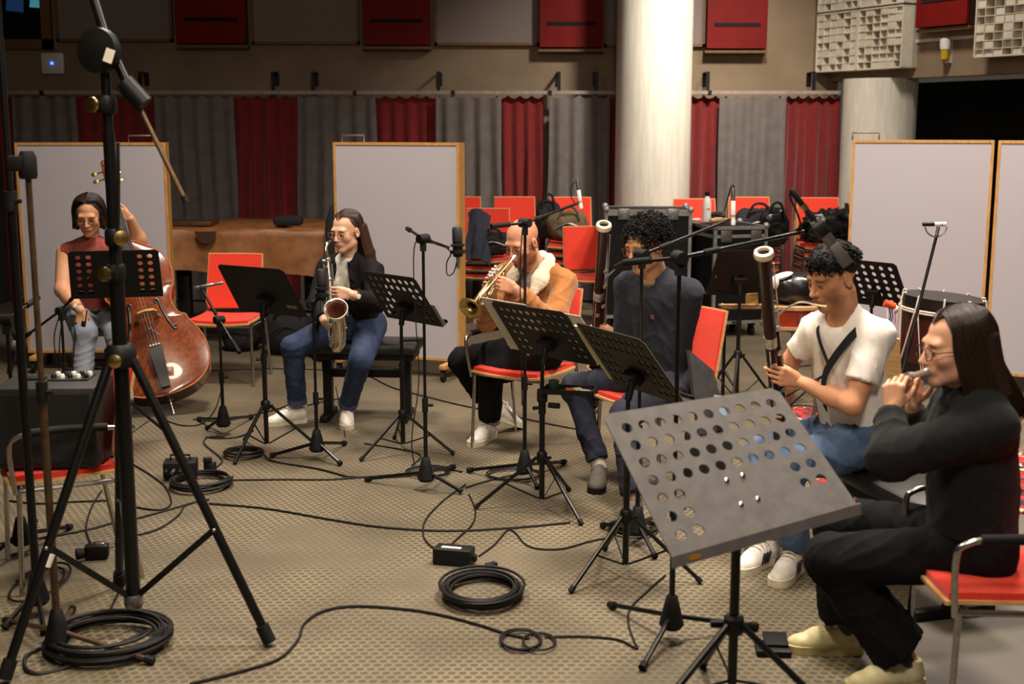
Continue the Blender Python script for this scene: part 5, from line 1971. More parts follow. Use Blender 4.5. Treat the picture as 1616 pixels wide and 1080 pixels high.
    def trouser_prims(s, r=(.092, .070, .066, .058), hem=.93, seat=1.0, hemR=None, hemL=None):
        sc = s.sc
        P = [rc(s.hip - s.rh * .02, s.hip + s.rh * .02, .125 * sc * seat, .125 * sc * seat, .05, (s.fh, .85)), rc(s.hip, s.hip + s.sp * .11, .13 * sc * seat, .125 * sc, .04, (s.fs, .74), cap=True)]
        for q in 'RL':
            hpj, k_, a = getattr(s, 'hp' + q), getattr(s, 'kn' + q), getattr(s, 'an' + q)
            hm = (hemR if q == 'R' else hemL) or hem
            P += [grp([rc(hpj, k_, r[0] * sc, r[1] * sc, .03), rc(k_, k_.lerp(a, hm), r[2] * sc, r[3] * sc, .025, cap=True)], .03)]
        return P


def cuff(parent, a, b, r, m, name='cuff', w=.02):
    d = (Vector(b) - Vector(a)).normalized()
    return obj(name, MB().lathe([(r * .9, -w), (r * 1.04, -w), (r * 1.06, 0), (r * 1.04, w * .6), (r * .9, w * .6)], a, d, 20), m, parent)


def hair_local(c, R, s):
    c = V3(c)
    return lambda x, y, z: c + R @ np.array([x, y, z], dtype=f32) * s


def strands(amp, f, R, seed=0, axis=2):
    """fine grooves running along the head's up axis"""
    ax = V3(R[:, 0])
    ay = V3(R[:, 1])
    az = V3(R[:, 2])

    def fn(P):
        x, y, z = P @ ax, P @ ay, P @ az
        a = np.sin(x * f + 3 * np.sin(z * 14 + seed)) * np.sin(y * f * .9 + 2 * np.sin(z * 11 + 1))
        return (amp * a).astype(f32)
    return fn


def strand_mesh(lines, radii, sides=3):
    """many thin tubes at once: lines (n,k,3)"""
    L_ = np.asarray(lines, dtype=f32)
    n_, k_, _ = L_.shape
    T = np.gradient(L_, axis=1)
    T /= np.linalg.norm(T, axis=2, keepdims=True) + 1e-9
    ref = np.array([.31, .52, .79], dtype=f32)
    X = np.cross(T, ref)
    X /= np.linalg.norm(X, axis=2, keepdims=True) + 1e-9
    Y = np.cross(T, X)
    r = np.asarray(radii, dtype=f32)[None, :, None]
    rings = np.stack([L_ + (X * math.cos(2 * PI * j / sides) + Y * math.sin(2 * PI * j / sides)) * r for j in range(sides)], 2)
    v = rings.reshape(-1, 3)
    ii = np.arange(n_)[:, None, None] * k_ * sides
    kk = np.arange(k_ - 1)[None, :, None] * sides
    jj = np.arange(sides)[None, None, :]
    j2 = (jj + 1) % sides
    a = ii + kk + jj
    b = ii + kk + j2
    q = np.stack([a, b, b + sides, a + sides], -1).reshape(-1, 4)
    return v, q


def curl_strands(H, R, n, seed, ell, cen, ok, length=(.03, .05), cr=(.005, .009), th=.0016):
    rs = np.random.RandomState(seed)
    out = []
    while len(out) < n:
        a = rs.uniform(0, 2 * PI)
        e = math.asin(rs.uniform(-.6, 1))
        d = np.array([math.cos(a) * math.cos(e), math.sin(a) * math.cos(e), math.sin(e)])
        p = np.array(cen) + d * np.array(ell)
        if not ok(p):
            continue
        ax_ = d + rs.normal(size=3) * .45
        ax_ /= np.linalg.norm(ax_)
        s1 = np.cross(ax_, [.2, .3, .9])
        s1 /= np.linalg.norm(s1)
        s2 = np.cross(ax_, s1)
        L_, c_, tn, ph = rs.uniform(*length), rs.uniform(*cr), rs.uniform(1.4, 2.4), rs.uniform(0, 6.28)
        t_ = np.linspace(0, 1, 13)
        pts = [p - d * .006 + ax_ * L_ * q + (s1 * math.cos(ph + q * tn * 6.28) + s2 * math.sin(ph + q * tn * 6.28)) * c_ * min(1, q * 4) - np.array([0, 0, .012]) * q * q for q in t_]
        out.append([H(*q) for q in pts])
    return strand_mesh(np.array(out), [th] * 12 + [th * .4])


def long_strands(H, n, seed, drop, part=0.0, front=.5, wav=0.0, th=.0018, ell=(.087, .105, .088), cen=(0, -.028, .048), back=.04, flare=1.05, hug=.42, ymax=.066):
    """centre-parted hair: from the parting over the skull, down past the ears"""
    rs = np.random.RandomState(seed)
    out = []
    for _ in range(n):
        sd = rs.choice((-1, 1))
        az = rs.uniform(-PI / 2, front)           # -90 deg = straight back, positive = towards the face
        y0 = cen[1] + ell[1] * .97 * math.sin(az) * rs.uniform(.6, 1.0)
        y0 = min(y0, ymax)
        k = rs.uniform(1.0, 1.05)

        def E(elv, az_):
            return np.array([sd * ell[0] * k * math.cos(elv) * math.cos(az_), cen[1] + ell[1] * k * math.cos(elv) * math.sin(az_), cen[2] + ell[2] * k * math.sin(elv)])
        p0 = np.array([part + sd * .004, y0, cen[2] + ell[2] * k * math.sqrt(max(.05, 1 - ((y0 - cen[1]) / ell[1]) ** 2))])
        p1 = E(.75, az * .85)
        p2 = E(.10, min(az * .9, hug) - .06)
        p3 = p2 * np.array([flare, 1, 1]) + np.array([0, -.012, -.10])
        dr = drop * rs.uniform(.75, 1.05)
        p4 = p3 + np.array([sd * .006, -back * rs.uniform(.6, 1.3), -dr])
        pts = spline([Vector(tuple(q)) for q in (p0, p1, p2, p3, p4)], 5)
        ph = rs.uniform(0, 6.28)
        ln = []
        for i, q in enumerate(pts):
            w_ = wav * min(1, i / 10)
            ln.append(H(q.x + w_ * math.sin(i * .9 + ph), q.y + w_ * math.cos(i * .8 + ph), q.z))
        out.append(ln)
    kk = len(out[0])
    return strand_mesh(np.array(out), [th] * (kk - 2) + [th * .7, th * .3])
# ================================================================ key lines of the instruments (world space)
def line_at(a, b, py):
    """point of the 3-D segment a-b that shows at image row py"""
    lo, hi = 0.0, 1.0
    def row(t):
        p = a.lerp(b, t)
        d = p - Vector((0, 0, CAMH))
        v = (d.y * math.sin(PITCH) + d.z * math.cos(PITCH)) / (d.y * math.cos(PITCH) - d.z * math.sin(PITCH))
        return 540 - FPX * v
    up = row(0) < row(1)
    for _ in range(40):
        m = (lo + hi) / 2
        if (row(m) < py) == up:
            lo = m
        else:
            hi = m
    return a.lerp(b, (lo + hi) / 2)


BS_E = F(275, 655)
BS_S = B(BS_E, 167, 271, 1.80, 1)
B1_B = A(931, 648, 6.66)
B1_T = B(B1_B, 953, 354, 1.22, -1)
B2_B = A(1234, 762, 5.30)
B2_T = B(B2_B, 1205, 397, 1.22, -1)
FL_A = A(1467, 567, 3.76)
FL_B = B(FL_A, 1398, 612, .60, 1)

M_JEANS_D = mat('dark_blue_denim', (36, 52, 84), 0.85, 0, (27, 40, 66), 26, 0.25, 500)
M_JEANS_M = mat('washed_blue_denim', (84, 106, 136), 0.85, 0, (58, 78, 108), 10, 0.25, 500)
M_JEANS_L = mat('pale_grey_denim', (128, 134, 142), 0.85, 0, (112, 118, 128), 20, 0.25, 500)
M_BLKTROU = mat('black_cotton_trousers', (14, 13, 14), 0.9, 0, (20, 19, 20), 40, 0.2, 400, spec=.15)
M_WSHOE = mat('white_sneaker_leather', (226, 220, 210), 0.5, 0, (212, 204, 192), 30)
M_SOLE = mat('off_white_rubber_sole', (222, 212, 190), 0.6, 0, (206, 194, 170), 30)
M_HAIRBLK = mat('black_hair', (13, 11, 10), 0.62, 0, (20, 16, 14), 160, spec=.22)
M_HAIRBRN = mat('dark_brown_hair', (34, 23, 17), 0.42, 0, (48, 32, 23), 90, spec=.45)
M_HAIRMID = mat('brown_hair', (52, 34, 24), 0.42, 0, (68, 45, 31), 90, spec=.45)
M_GLASSD = mat('dark_spectacle_frame', (50, 36, 30), 0.3, 0.3)
M_GLASSG = mat('gold_spectacle_frame', (150, 110, 80), 0.3, 0.8)
M_GLASSR = mat('reddish_spectacle_frame', (120, 50, 46), 0.3, 0.2)
M_SOCK = mat('grey_sock_knit', (70, 66, 62), 0.9, 0, (58, 54, 50), 80)
M_WSOCK = mat('pale_sock_knit', (190, 180, 165), 0.9, 0, (175, 165, 150), 80)


def watch(b, side, m, face=M_WHITE):
    e, w = getattr(b, 'el' + side), getattr(b, 'wr' + side)
    d = (w - e).normalized()
    o_ = obj('watch', MB().lathe([(.031, -.009), (.034, -.009), (.034, .009), (.031, .009)], w - d * .028, d, 20), m, b.t)
    q = (Vector((0, -1, .2)) - d * Vector((0, -1, .2)).dot(d)).normalized()
    obj('watch_face', MB().lathe([(.015, 0), (.016, .004), (.013, .006)], w - d * .028 + q * .032, q, 16), face, o_)


# ---------------------------------------------------------------- 1. double bass player
yl_ = 8.35
p = Body('person in sleeveless brick red top seated behind the double bass, bow in hand', A(150, 497, 8.42), A(146, 386, 8.36), A(140, 341, 8.30), (.12, -.92, -.30), R_(6), R_(5), female=True, shw=.172, hipw=.10)
p.arm('R', (99, 458), A(127, 490, 8.05))
q = line_at(BS_E, BS_S, 338)
hand_l = q + Vector((.085, -.01, -.03))
p.arm('L', (229, 392), hand_l, elbow=MID(p.shL, hand_l, 226, 396, .285, .25))
p.leg('R', (134, 528), F(128, 632, .09))
p.leg('L', (186, 532), F(196, 640, .09))
p.hand('R', (.10, -.15, -1), (.2, 1, 0), (1, .2, 0), curls=((55, 50, 30), (60, 50, 30), (60, 55, 30), (55, 50, 30)), thumb=(.8, .35, .5))
p.hand('L', (-.55, -.62, .45), (-1, .25, .1), (0, -.2, 1), curl=(45, 50, 35), thumb=(.4, .5, .8))
p.skin(skin_mat('warm_light_skin', (206, 150, 112)), skin_colors(p.head, p.HR, 1.02, (.16, .10, .08)), armr=1.28, hh=.0032)
p.garment('sleeveless_top', p.torso_prims(1.08, .008, belly=.08, chest=1.15, hem=.03) + [rc(p.neck - p.sp * .01, p.neck + p.sp * .035 + p.fs * .01, .060, .056, .02, cap=True)], mat('brick_red_knit', (146, 66, 56), 0.85, 0, (128, 54, 46), 60, 0.2, 400), fold=.002, seed=3)
p.garment('jeans', p.trouser_prims((.10, .078, .072, .062), .96, 1.1), M_JEANS_L, fold=.003, seed=4)
M_DSHOE = mat('dark_shoe_leather', (34, 30, 28), 0.5)
shoe(p.t, p.anR, (-.2, -1), M_DSHOE, M_RUBBER, laces=None)
shoe(p.t, p.anL, (.25, -1), M_DSHOE, M_RUBBER, laces=None)
glasses(p.t, p.head, p.HR, 1.02, M_GLASSD, .019)
watch(p, 'R', M_STEEL)
H = hair_local(p.head, p.HR, 1.02)
rnd = random.Random(5)
g = [el(H(0, -.03, .052), (.086, .099, .082), p.HR, .02), el(H(0, .108, -.015), (.064, .076, .086), p.HR, .012, 's')]
for sd in (-1, 1):
    for i in range(5):
        y = -.005 - .022 * i
        g.append(rc(H(sd * .072, y, .03), H(sd * .084, y - .01, -.085), .016, .017, .02))
for i in range(7):
    x = -.066 + .022 * i
    g.append(rc(H(x * .95, -.088, .02), H(x * 1.1, -.105, -.11), .018, .016, .02))
np_mesh('hair', [nets(g, .006), long_strands(H, 1500, 3, .055, front=1.3, wav=.0075, th=.0017, ell=(.091, .104, .089), cen=(0, -.03, .052), back=.004, flare=1.10, hug=.30, ymax=.050)], M_HAIRBRN, p.t)

# ---------------------------------------------------------------- 2. saxophone player
p = Body('person in open black shirt over white top seated playing a saxophone', A(566, 512, 7.80), A(549, 411, 7.68), A(546, 366, 7.62), (-.50, -.84, -.16), R_(-22), R_(-12), female=True, shw=.165, scale=.97)
p.arm('R', (500, 480), A(512, 507, 7.38))
p.arm('L', (594, 478), A(555, 465, 7.31))
p.leg('R', (462, 549), F(470, 645, .09))
p.leg('L', (569, 570), F(547, 645, .09), l1=.43)
p.hand('R', (.55, -.45, -.30), (.55, .8, 0), (.2, -.2, 1), curl=(30, 45, 35))
p.hand('L', (-1, -.22, .12), (-.1, 1, -.1), (0, .1, 1), curls=((20, 40, 30), (28, 40, 30), (34, 45, 30), (42, 48, 30)), thumb=(.6, .2, .95))
p.skin(skin_mat('fair_skin', (222, 172, 142)), skin_colors(p.head, p.HR, 1.0, (.2, .12, .08)), hh=.003)
inn = p.garment('white_top', p.torso_prims(.97, -.002, chest=.9), mat('white_jersey', (222, 214, 204), 0.85, 0, (208, 200, 190), 40), fold=.002, seed=6)
fc = p.fs
jac = p.torso_prims(1.04, .008, chest=1.0, hem=-.06) + p.sleeve_prims('R', .93, (.066, .060, .046)) + p.sleeve_prims('L', .90, (.066, .060, .046)) + [rc(p.neck + fc * .10 - p.sp * .01, p.hip.lerp(p.neck, .40) + fc * .16, .050, .055, .008, op='s'), rc(p.hip.lerp(p.neck, .45) + fc * .15, p.hip + fc * .17, .05, .085, .008, op='s'), p.neck_cut(.060, .02, .02)]
p.garment('black_shirt', jac, mat('black_shirt_cloth', (17, 15, 16), 0.85, 0, (23, 20, 21), 40, 0.2, 400, spec=.2), fold=.0035, seed=7)
for sd in (-1, 1):
    cl_ = [p.neck + p.sp * .045 - fc * .045 + p.rs * sd * .02, p.neck + p.sp * .035 + p.rs * sd * .062, p.neck - p.sp * .005 + fc * .07 + p.rs * sd * .05, p.neck - p.sp * .06 + fc * .115 + p.rs * sd * .055]
    gg = [[c_ + (p.rs * sd * .35 - p.sp * .9) * (.012 * j) + (p.rs * sd * .008 * j) for j in range(4)] for c_ in spline(cl_, 4)]
    obj('collar', MB().sheet(gg, .006), mat('black_shirt_cloth', (26, 23, 24)), p.t, smooth=70)
p.garment('jeans', p.trouser_prims((.102, .076, .068, .060), .90, 1.12), M_JEANS_D, fold=.003, seed=8)
for q in 'RL':
    k_, a = getattr(p, 'kn' + q), getattr(p, 'an' + q)
    cuff(p.t, k_.lerp(a, .88), a, .060 * .97, mat('denim_turn_up', (70, 84, 112), 0.85, 0, (58, 72, 98), 60), 'jeans_cuff', .022)
shoe(p.t, p.anR, (-.95, -.45), M_WSHOE, M_SOLE, .26)
shoe(p.t, p.anL, (.12, -1), M_WSHOE, M_SOLE, .26)
glasses(p.t, p.head, p.HR, 1.0, M_GLASSG, .021)
watch(p, 'L', M_BRASS)
H = hair_local(p.head, p.HR, 1.0)
g = [el(H(0, -.028, .046), (.0795, .096, .079), p.HR, .02), el(H(0, .108, -.026), (.064, .074, .098), p.HR, .012, 's')]
for sd in (-1, 1):
    for i in range(4):
        y = -.045 - .018 * i
        g.append(rc(H(sd * .070, y, .02), H(sd * (.070 + .003 * i), y - .03, -.15), .015, .016, .02))
        g.append(rc(H(sd * (.070 + .003 * i), y - .03, -.15), H(sd * (.072 + .006 * i), y - .05, -.25 - .01 * i), .016, .010, .02))
for i in range(7):
    x = -.057 + .019 * i
    g.append(rc(H(x * .8, -.078, .01), H(x * 1.0, -.112, -.16), .013, .013, .03))
    g.append(rc(H(x * 1.05, -.115, -.16), H(x * 1.0, -.135, -.25), .014, .007, .02))
np_mesh('hair', [nets(g, .006), long_strands(H, 1700, 5, .17, front=1.35, back=.035, th=.0015, ell=(.083, .101, .084), flare=.96, hug=.12)], M_HAIRMID, p.t)

# ---------------------------------------------------------------- 3. trumpet player
TR_M = A(812, 406, 6.74)
TR_B = B(TR_M, 742, 487, .49, -1)
p = Body('bald person in tan suede jacket with fleece collar seated playing a trumpet', A(842, 556, 7.02), A(846, 424, 6.98), A(824, 383, 6.90), (-.60, -.68, -.40), R_(-32), R_(-38), shw=.185, scale=1.0)
wl = TR_M.lerp(TR_B, .40) + Vector((.095, .0, -.065))
p.arm('L', (872, 515), wl)
wr_ = TR_M.lerp(TR_B, .42) + Vector((-.02, .075, -.095))
p.arm('R', (768, 505), wr_)
p.leg('R', (728, 570), F(786, 662, .085))
p.leg('L', (776, 588), F(772, 668, .09))
p.hand('L', (-.92, -.15, .38), (-.05, 1, -.1), (.1, .1, 1), curls=((30, 40, 25), (35, 40, 30), (40, 45, 30), (50, 45, 30)), thumb=(.6, .2, .95))
p.hand('R', (-.35, -.35, .85), (.75, -.55, .1), (.6, .5, .3), curl=(35, 50, 30))
SK3 = skin_mat('rosy_light_skin', (214, 152, 120))
p.skin(SK3, skin_colors(p.head, p.HR, 1.02, (.30, .20, .15), beard=.75, stub=.32), hh=.003)
fc = p.fs
p.garment('grey_shirt', p.torso_prims(.98, .0) + [rc(p.neck - p.sp * .02, p.neck + p.sp * .05 + fc * .01, .066, .060, .02, cap=True)], mat('grey_sweat_cloth', (128, 118, 112), 0.85, 0, (114, 104, 98), 60), fold=.002, seed=9)
M_SUEDE = mat('tan_suede', (164, 104, 44), 0.9, 0, (145, 89, 36), 24, 0.2, 300, sheen=0.2)
jac = p.torso_prims(1.05, .014, hem=-.02) + p.sleeve_prims('R', .93, (.070, .064, .052)) + p.sleeve_prims('L', .93, (.072, .066, .052)) + [rc(p.neck + fc * .08, p.hip.lerp(p.neck, .35) + fc * .16, .055, .035, .01, op='s'), rc(p.hip.lerp(p.neck, .4) + fc * .17, p.hip - p.sp * .05 + fc * .20, .04, .10, .01, op='s'), p.neck_cut(.070, .03, .02)]
p.garment('suede_jacket', jac, M_SUEDE, fold=.0045, ff=42, seed=10)
M_FLEECE = mat('cream_fleece', (226, 212, 188), 0.95, 0, (208, 192, 166), 120, 0.9, 160)
cg = []
for sd in (-1, 1):
    cl_ = [p.neck + p.sp * .060 - fc * .060, p.neck + p.sp * .055 - fc * .035 + p.rs * sd * .060, p.neck + p.sp * .030 + fc * .030 + p.rs * sd * .088, p.neck - p.sp * .035 + fc * .105 + p.rs * sd * .088, p.neck - p.sp * .105 + fc * .150 + p.rs * sd * .075]
    for i in range(4):
        ra, rb3 = (.030, .034, .044, .046, .026)[i:i + 2]
        cg.append(rc(cl_[i], cl_[i + 1], ra, rb3, .02, (fc * .75 + p.sp * .55 + p.rs * sd * .45, .55)))
cg.append(p.neck_cut(.060, .03, .02))
np_mesh('fleece_collar', [nets(cg, .0055, folds(.0016, 260, 5))], M_FLEECE, p.t)
p.garment('trousers', p.trouser_prims((.098, .082, .074, .066), .88, 1.1, hemR=.62), M_BLKTROU, fold=.004, ff=48, seed=11)
for q in 'RL':
    k_, a = getattr(p, 'kn' + q), getattr(p, 'an' + q)
    obj('sock', MB().tube([k_.lerp(a, .6 if q == 'R' else .84), a - Vector((0, 0, .02))], .041, 14), M_WSOCK, p.t)
shoe(p.t, p.anL, (-.42, -1), M_WSHOE, M_SOLE, .30)
shoe(p.t, p.anR, (.55, .5), M_WSHOE, M_SOLE, .285, tilt=22)
glasses(p.t, p.head, p.HR, 1.02, M_GLASSD, .021)

# ---------------------------------------------------------------- 4. first bassoonist
p = Body('person with curly black hair in navy sweater seated holding a bassoon', A(1046, 600, 6.30), A(1036, 437, 6.22), A(1018, 388, 6.14), (-.72, -.60, -.26), R_(-42), R_(-50), shw=.185, scale=1.0)
ql = line_at(B1_B, B1_T, 520)
p.arm('L', (1068, 560), ql + Vector((.10, -.02, -.03)))
qr = line_at(B1_B, B1_T, 580)
p.arm('R', (985, 560), qr + Vector((.05, .07, .02)))
p.leg('R', (907, 612), F(946, 735, .09))
p.leg('L', (985, 655), F(1000, 790, .09))
p.hand('L', (-1, -.12, .28), (-.1, 1, 0), (0, 0, 1), curl=(35, 45, 30), thumb=(.6, .2, .95))
p.hand('R', (-.75, -.55, -.35), (.2, -.7, .3), (0, -.3, 1), curl=(30, 40, 30))
p.skin(skin_mat('olive_skin', (192, 140, 104)), skin_colors(p.head, p.HR, 1.02, (.10, .08, .08), moustache=.35), hh=.003)
M_NAVY = mat('navy_sweat_cloth', (33, 35, 47), 0.95, 0, (27, 29, 40), 50, 0.2, 500)
p.garment('sweater', p.torso_prims(1.04, .010) + p.sleeve_prims('R', .95, (.070, .060, .046)) + p.sleeve_prims('L', .95, (.072, .064, .046)) + [p.neck_cut(.066, .028, .018)], M_NAVY, fold=.0035, ff=40, seed=12)
for nm, dz, rr_, th_, mm_ in (('neck_band', 0, 1.06, .010, M_NAVY), ('green_collar_edge', .010, .97, .006, mat('green_tshirt_edge', (52, 84, 50), 0.9))):
    ring = []
    for i in range(28):
        a = 2 * PI * i / 28
        ring.append(p.neck + p.sp * (dz - .006 - .032 * max(0, math.cos(a))) + p.fs * (.016 + .066 * rr_ * math.cos(a)) + p.rs * .068 * rr_ * math.sin(a))
    obj(nm, MB().tube(ring, th_, 8, closed=True), mm_, p.t)
obj('chest_patch', MB().box(p.hip.lerp(p.neck, .70) + p.fs * .135 - p.rs * .06, (.018, .005, .018), axes(p.rs, p.fs, p.sp)), mat('rust_patch', (110, 66, 56), 0.8), p.t)
p.garment('trousers', p.trouser_prims((.098, .076, .066, .058), .93, 1.1), mat('navy_trousers', (28, 32, 48), 0.9, 0, (21, 25, 39), 30), fold=.004, ff=45, seed=13)
obj('sock', MB().tube([p.knR.lerp(p.anR, .86), p.anR - Vector((0, 0, .02))], .042, 14), M_WSOCK, p.t)
M_GSHOE = mat('grey_green_suede_shoe', (84, 80, 68), 0.85, 0, (70, 66, 56), 40)
shoe(p.t, p.anR, (-.15, -1), M_GSHOE, M_RUBBER, .28, laces=None)
shoe(p.t, p.anL, (-.3, -.9), M_GSHOE, M_RUBBER, .28, laces=None)
glasses(p.t, p.head, p.HR, 1.02, M_GLASSR, .021)
H = hair_local(p.head, p.HR, 1.02)
rnd = random.Random(9)
g = [el(H(0, -.03, .055), (.088, .100, .082), p.HR, .01), el(H(0, .115, -.03), (.066, .075, .090), p.HR, .01, 's')]
for i in range(230):
    a = rnd.uniform(0, 2 * PI)
    e = math.asin(rnd.uniform(-.55, 1))
    r_ = rnd.uniform(.93, 1.16)
    q = (.094 * r_ * math.cos(a) * math.cos(e), -.028 + .108 * r_ * math.sin(a) * math.cos(e), .058 + .092 * r_ * math.sin(e))
    if q[1] > .055 and q[2] < .055:
        continue
    if q[1] > .0 and q[2] < .0:
        continue
    g.append(el(H(*q), rnd.uniform(.009, .017), None, .004))
okc = lambda q: not ((q[1] > .05 and q[2] < .062) or (q[1] > -.005 and q[2] < .0))
np_mesh('hair', [nets(g[:2], .006), curl_strands(H, p.HR, 900, 11, (.088, .100, .084), (0, -.03, .055), okc, (.025, .05), (.005, .010), .0021)], M_HAIRBLK, p.t)

# ---------------------------------------------------------------- 5. second bassoonist
p = Body('person with dark wavy hair in white T-shirt and jeans seated holding a bassoon', A(1350, 690, 5.02), A(1332, 500, 4.98), A(1314, 438, 4.93), (-.84, -.38, -.32), R_(-50), R_(-50), shw=.148, scale=1.0, shdrop=.07)
ql = line_at(B2_B, B2_T, 588)
p.arm('L', (1346, 640), ql + Vector((.10, -.035, -.03)))
qr = line_at(B2_B, B2_T, 668)
p.arm('R', (1242, 574), qr + Vector((.045, .05, .04)), elbow=A(1243, 576, 5.20))
p.leg('R', (1200, 715), F(1213, 855, .09))
p.leg('L', (1240, 735), F(1255, 868, .09))
p.hand('L', (-1, -.18, .30), (-.05, 1, .1), (.1, 0, 1), curls=((22, 40, 28), (28, 42, 30), (34, 45, 30), (40, 48, 30)), thumb=(.6, .25, .95))
p.hand('R', (-.8, -.55, .1), (.1, -.9, 0), (0, 0, 1), curl=(40, 50, 35))
p.skin(skin_mat('warm_tan_skin', (212, 150, 112)), skin_colors(p.head, p.HR, 1.02, (.12, .09, .08), moustache=.55), hh=.0028, armr=1.0, nose=1.03)
M_TEE = mat('white_tshirt_jersey', (234, 227, 219), 0.85, 0, (225, 217, 208), 30, 0.1, 500)
p.garment('tshirt', p.torso_prims(.98, .008, hem=.035) + p.sleeve_prims('R', .30, (.062, .060, .05)) + p.sleeve_prims('L', .33, (.066, .066, .05)) + [p.neck_cut(.064, .026, .016)], M_TEE, h=.007, fold=.0032, ff=40, seed=14)
ring = []
for i in range(28):
    a = 2 * PI * i / 28
    ring.append(p.neck - p.sp * (.004 + .030 * max(0, math.cos(a))) + p.fs * (.014 + .064 * math.cos(a)) + p.rs * .066 * math.sin(a))
obj('neck_band', MB().tube(ring, .010, 8, closed=True), M_TEE, p.t)
p.garment('jeans', p.trouser_prims((.104, .080, .070, .064), .93, 1.12), M_JEANS_M, h=.007, fold=.004, ff=45, seed=15)
# neck strap
u, f_, r_ = p.sp, p.fs, p.rs
strap = [p.neck + u * .02 - f_ * .065 - r_ * .05, p.neck - u * .002 - r_ * .115, p.neck - u * .06 - r_ * .085 + f_ * .095, p.neck - u * .16 - r_ * .02 + f_ * .145, p.hip.lerp(p.neck, .55) + f_ * .165, p.hip.lerp(p.neck, .35) + f_ * .17]
obj('neck_strap', MB().sheet([[c_ + (u * .7 + r_ * .4) * w_ + f_ * .008 for w_ in (-.02, 0, .02)] for c_ in spline(strap, 6)], .004), M_BLACKFAB, p.t)
obj('neck_strap', MB().sheet([[c_ + (u * .3 - r_ * .7) * w_ + f_ * .006 for w_ in (-.009, 0, .009)] for c_ in spline([p.neck + u * .02 + r_ * .07, p.neck - u * .04 + r_ * .07 + f_ * .08, p.neck - u * .16 - r_ * .02 + f_ * .147], 6)], .004), M_BLACKFAB, p.t)
for sg in (-1, 1):
    obj('strap_cord', MB().tube([p.hip.lerp(p.neck, .62) + f_ * .165, line_at(B2_B, B2_T, 640) + Vector((.03, 0, .03 * sg))], .003, 6), M_RUBBER, p.t)
S5 = mat('black_shoe_stripe', (24, 24, 26), 0.6)
shoe(p.t, p.anR, (-.75, -.75), M_WSHOE, M_SOLE, .285, stripes=S5, laces=mat('beige_laces', (196, 176, 150), 0.9), h=.005)
shoe(p.t, p.anL, (-.55, -.9), M_WSHOE, M_SOLE, .285, stripes=S5, laces=mat('beige_laces', (196, 176, 150)), h=.005)
H = hair_local(p.head, p.HR, 1.02)
rnd = random.Random(19)
g = [el(H(0, -.032, .050), (.083, .096, .080), p.HR, .01), el(H(0, .118, -.035), (.07, .078, .098), p.HR, .01, 's'), el(H(-.082, .01, -.035), (.03, .05, .035), p.HR, .012, 's'), el(H(.082, .01, -.035), (.03, .05, .035), p.HR, .012, 's')]
for i in range(150):
    a = rnd.uniform(0, 2 * PI)
    e = math.asin(rnd.uniform(.18, 1))
    r_2 = rnd.uniform(.96, 1.14)
    q = (.088 * r_2 * math.cos(a) * math.cos(e), -.018 + .104 * r_2 * math.sin(a) * math.cos(e), .054 + .084 * r_2 * math.sin(e))
    g.append(el(H(*q), rnd.uniform(.010, .019), None, .008))
for i in range(26):
    g.append(el(H(rnd.uniform(-.055, .055), rnd.uniform(.06, .098), rnd.uniform(.062, .105)), rnd.uniform(.011, .018), None, .008))
okc = lambda q: q[2] > .050 + .35 * max(0, q[1] - .04) and q[1] < .085
np_mesh('hair', [nets(g[:4] + [el(H(0, -.012, .074), (.078, .093, .062), p.HR, .012)], .005), curl_strands(H, p.HR, 1100, 12, (.081, .098, .077), (0, -.02, .052), okc, (.014, .030), (.005, .011), .0023)], M_HAIRBLK, p.t)

# ---------------------------------------------------------------- 6. flute player
p = Body('person with long dark hair in charcoal sweater seated playing a flute', A(1532, 858, 3.82), A(1536, 630, 3.82), A(1506, 549, 3.80), (-.96, -.14, -.10), R_(-90), R_(-80), female=True, shw=.155, scale=.96, shdrop=.06)
FL_A = p.head + Vector(tuple(p.HR @ np.array([0, .104, -.066], dtype=f32))) * .98
FL_B = FL_A + (A(1438, 594, FL_A.y + .19) - FL_A).normalized() * .60
wl = A(1407, 648, 3.88)
p.arm('L', (1402, 722), wl, elbow=MID(p.shL, wl, 1404, 722, .29, .21))
wr2 = A(1440, 640, 4.12)
p.arm('R', (1450, 715), wr2)
p.leg('R', (1322, 826), F(1338, 990, .09), l1=.44)
p.leg('L', (1308, 884), F(1434, 1042, .09), l1=.44)
p.hand('L', (.08, .12, 1), (.55, .8, 0), (.6, -.5, .2), curls=((45, 60, 40), (50, 60, 40), (55, 60, 40), (50, 60, 40)), thumb=(.7, .4, .6))
p.hand('R', (-.15, -.1, 1), (-.45, -.8, .1), (.7, -.4, 0), curl=(40, 55, 40))
p.skin(skin_mat('fair_warm_skin', (220, 164, 132)), skin_colors(p.head, p.HR, 1.0, (.16, .10, .08)), hh=.0026, nose=1.02)
M_CHAR = mat('charcoal_wool', (27, 28, 29), 0.95, 0, (21, 22, 23), 60, 0.5, 260, sheen=0.04, spec=.2)
p.garment('sweater', p.torso_prims(1.06, .020, chest=.9, flat=.76, hem=.05) + p.sleeve_prims('R', .96, (.076, .068, .044)) + p.sleeve_prims('L', .96, (.080, .072, .046)) + [rc(p.neck - p.sp * .02, p.neck + p.sp * .05 + p.fs * .012, .064, .060, .02, cap=True)], M_CHAR, h=.007, fold=.004, ff=34, seed=16)
p.garment('trousers', p.trouser_prims((.100, .084, .080, .100), .88, 1.12), M_BLKTROU, h=.007, fold=.004, ff=40, seed=17)
for q in 'RL':
    k_, a = getattr(p, 'kn' + q), getattr(p, 'an' + q)
    obj('sock', MB().tube([k_.lerp(a, .80), a - Vector((0, 0, .03))], .040, 16), M_SOCK, p.t)
M_CREAM = mat('cream_sneaker', (214, 202, 158), 0.6, 0, (198, 184, 140), 30)
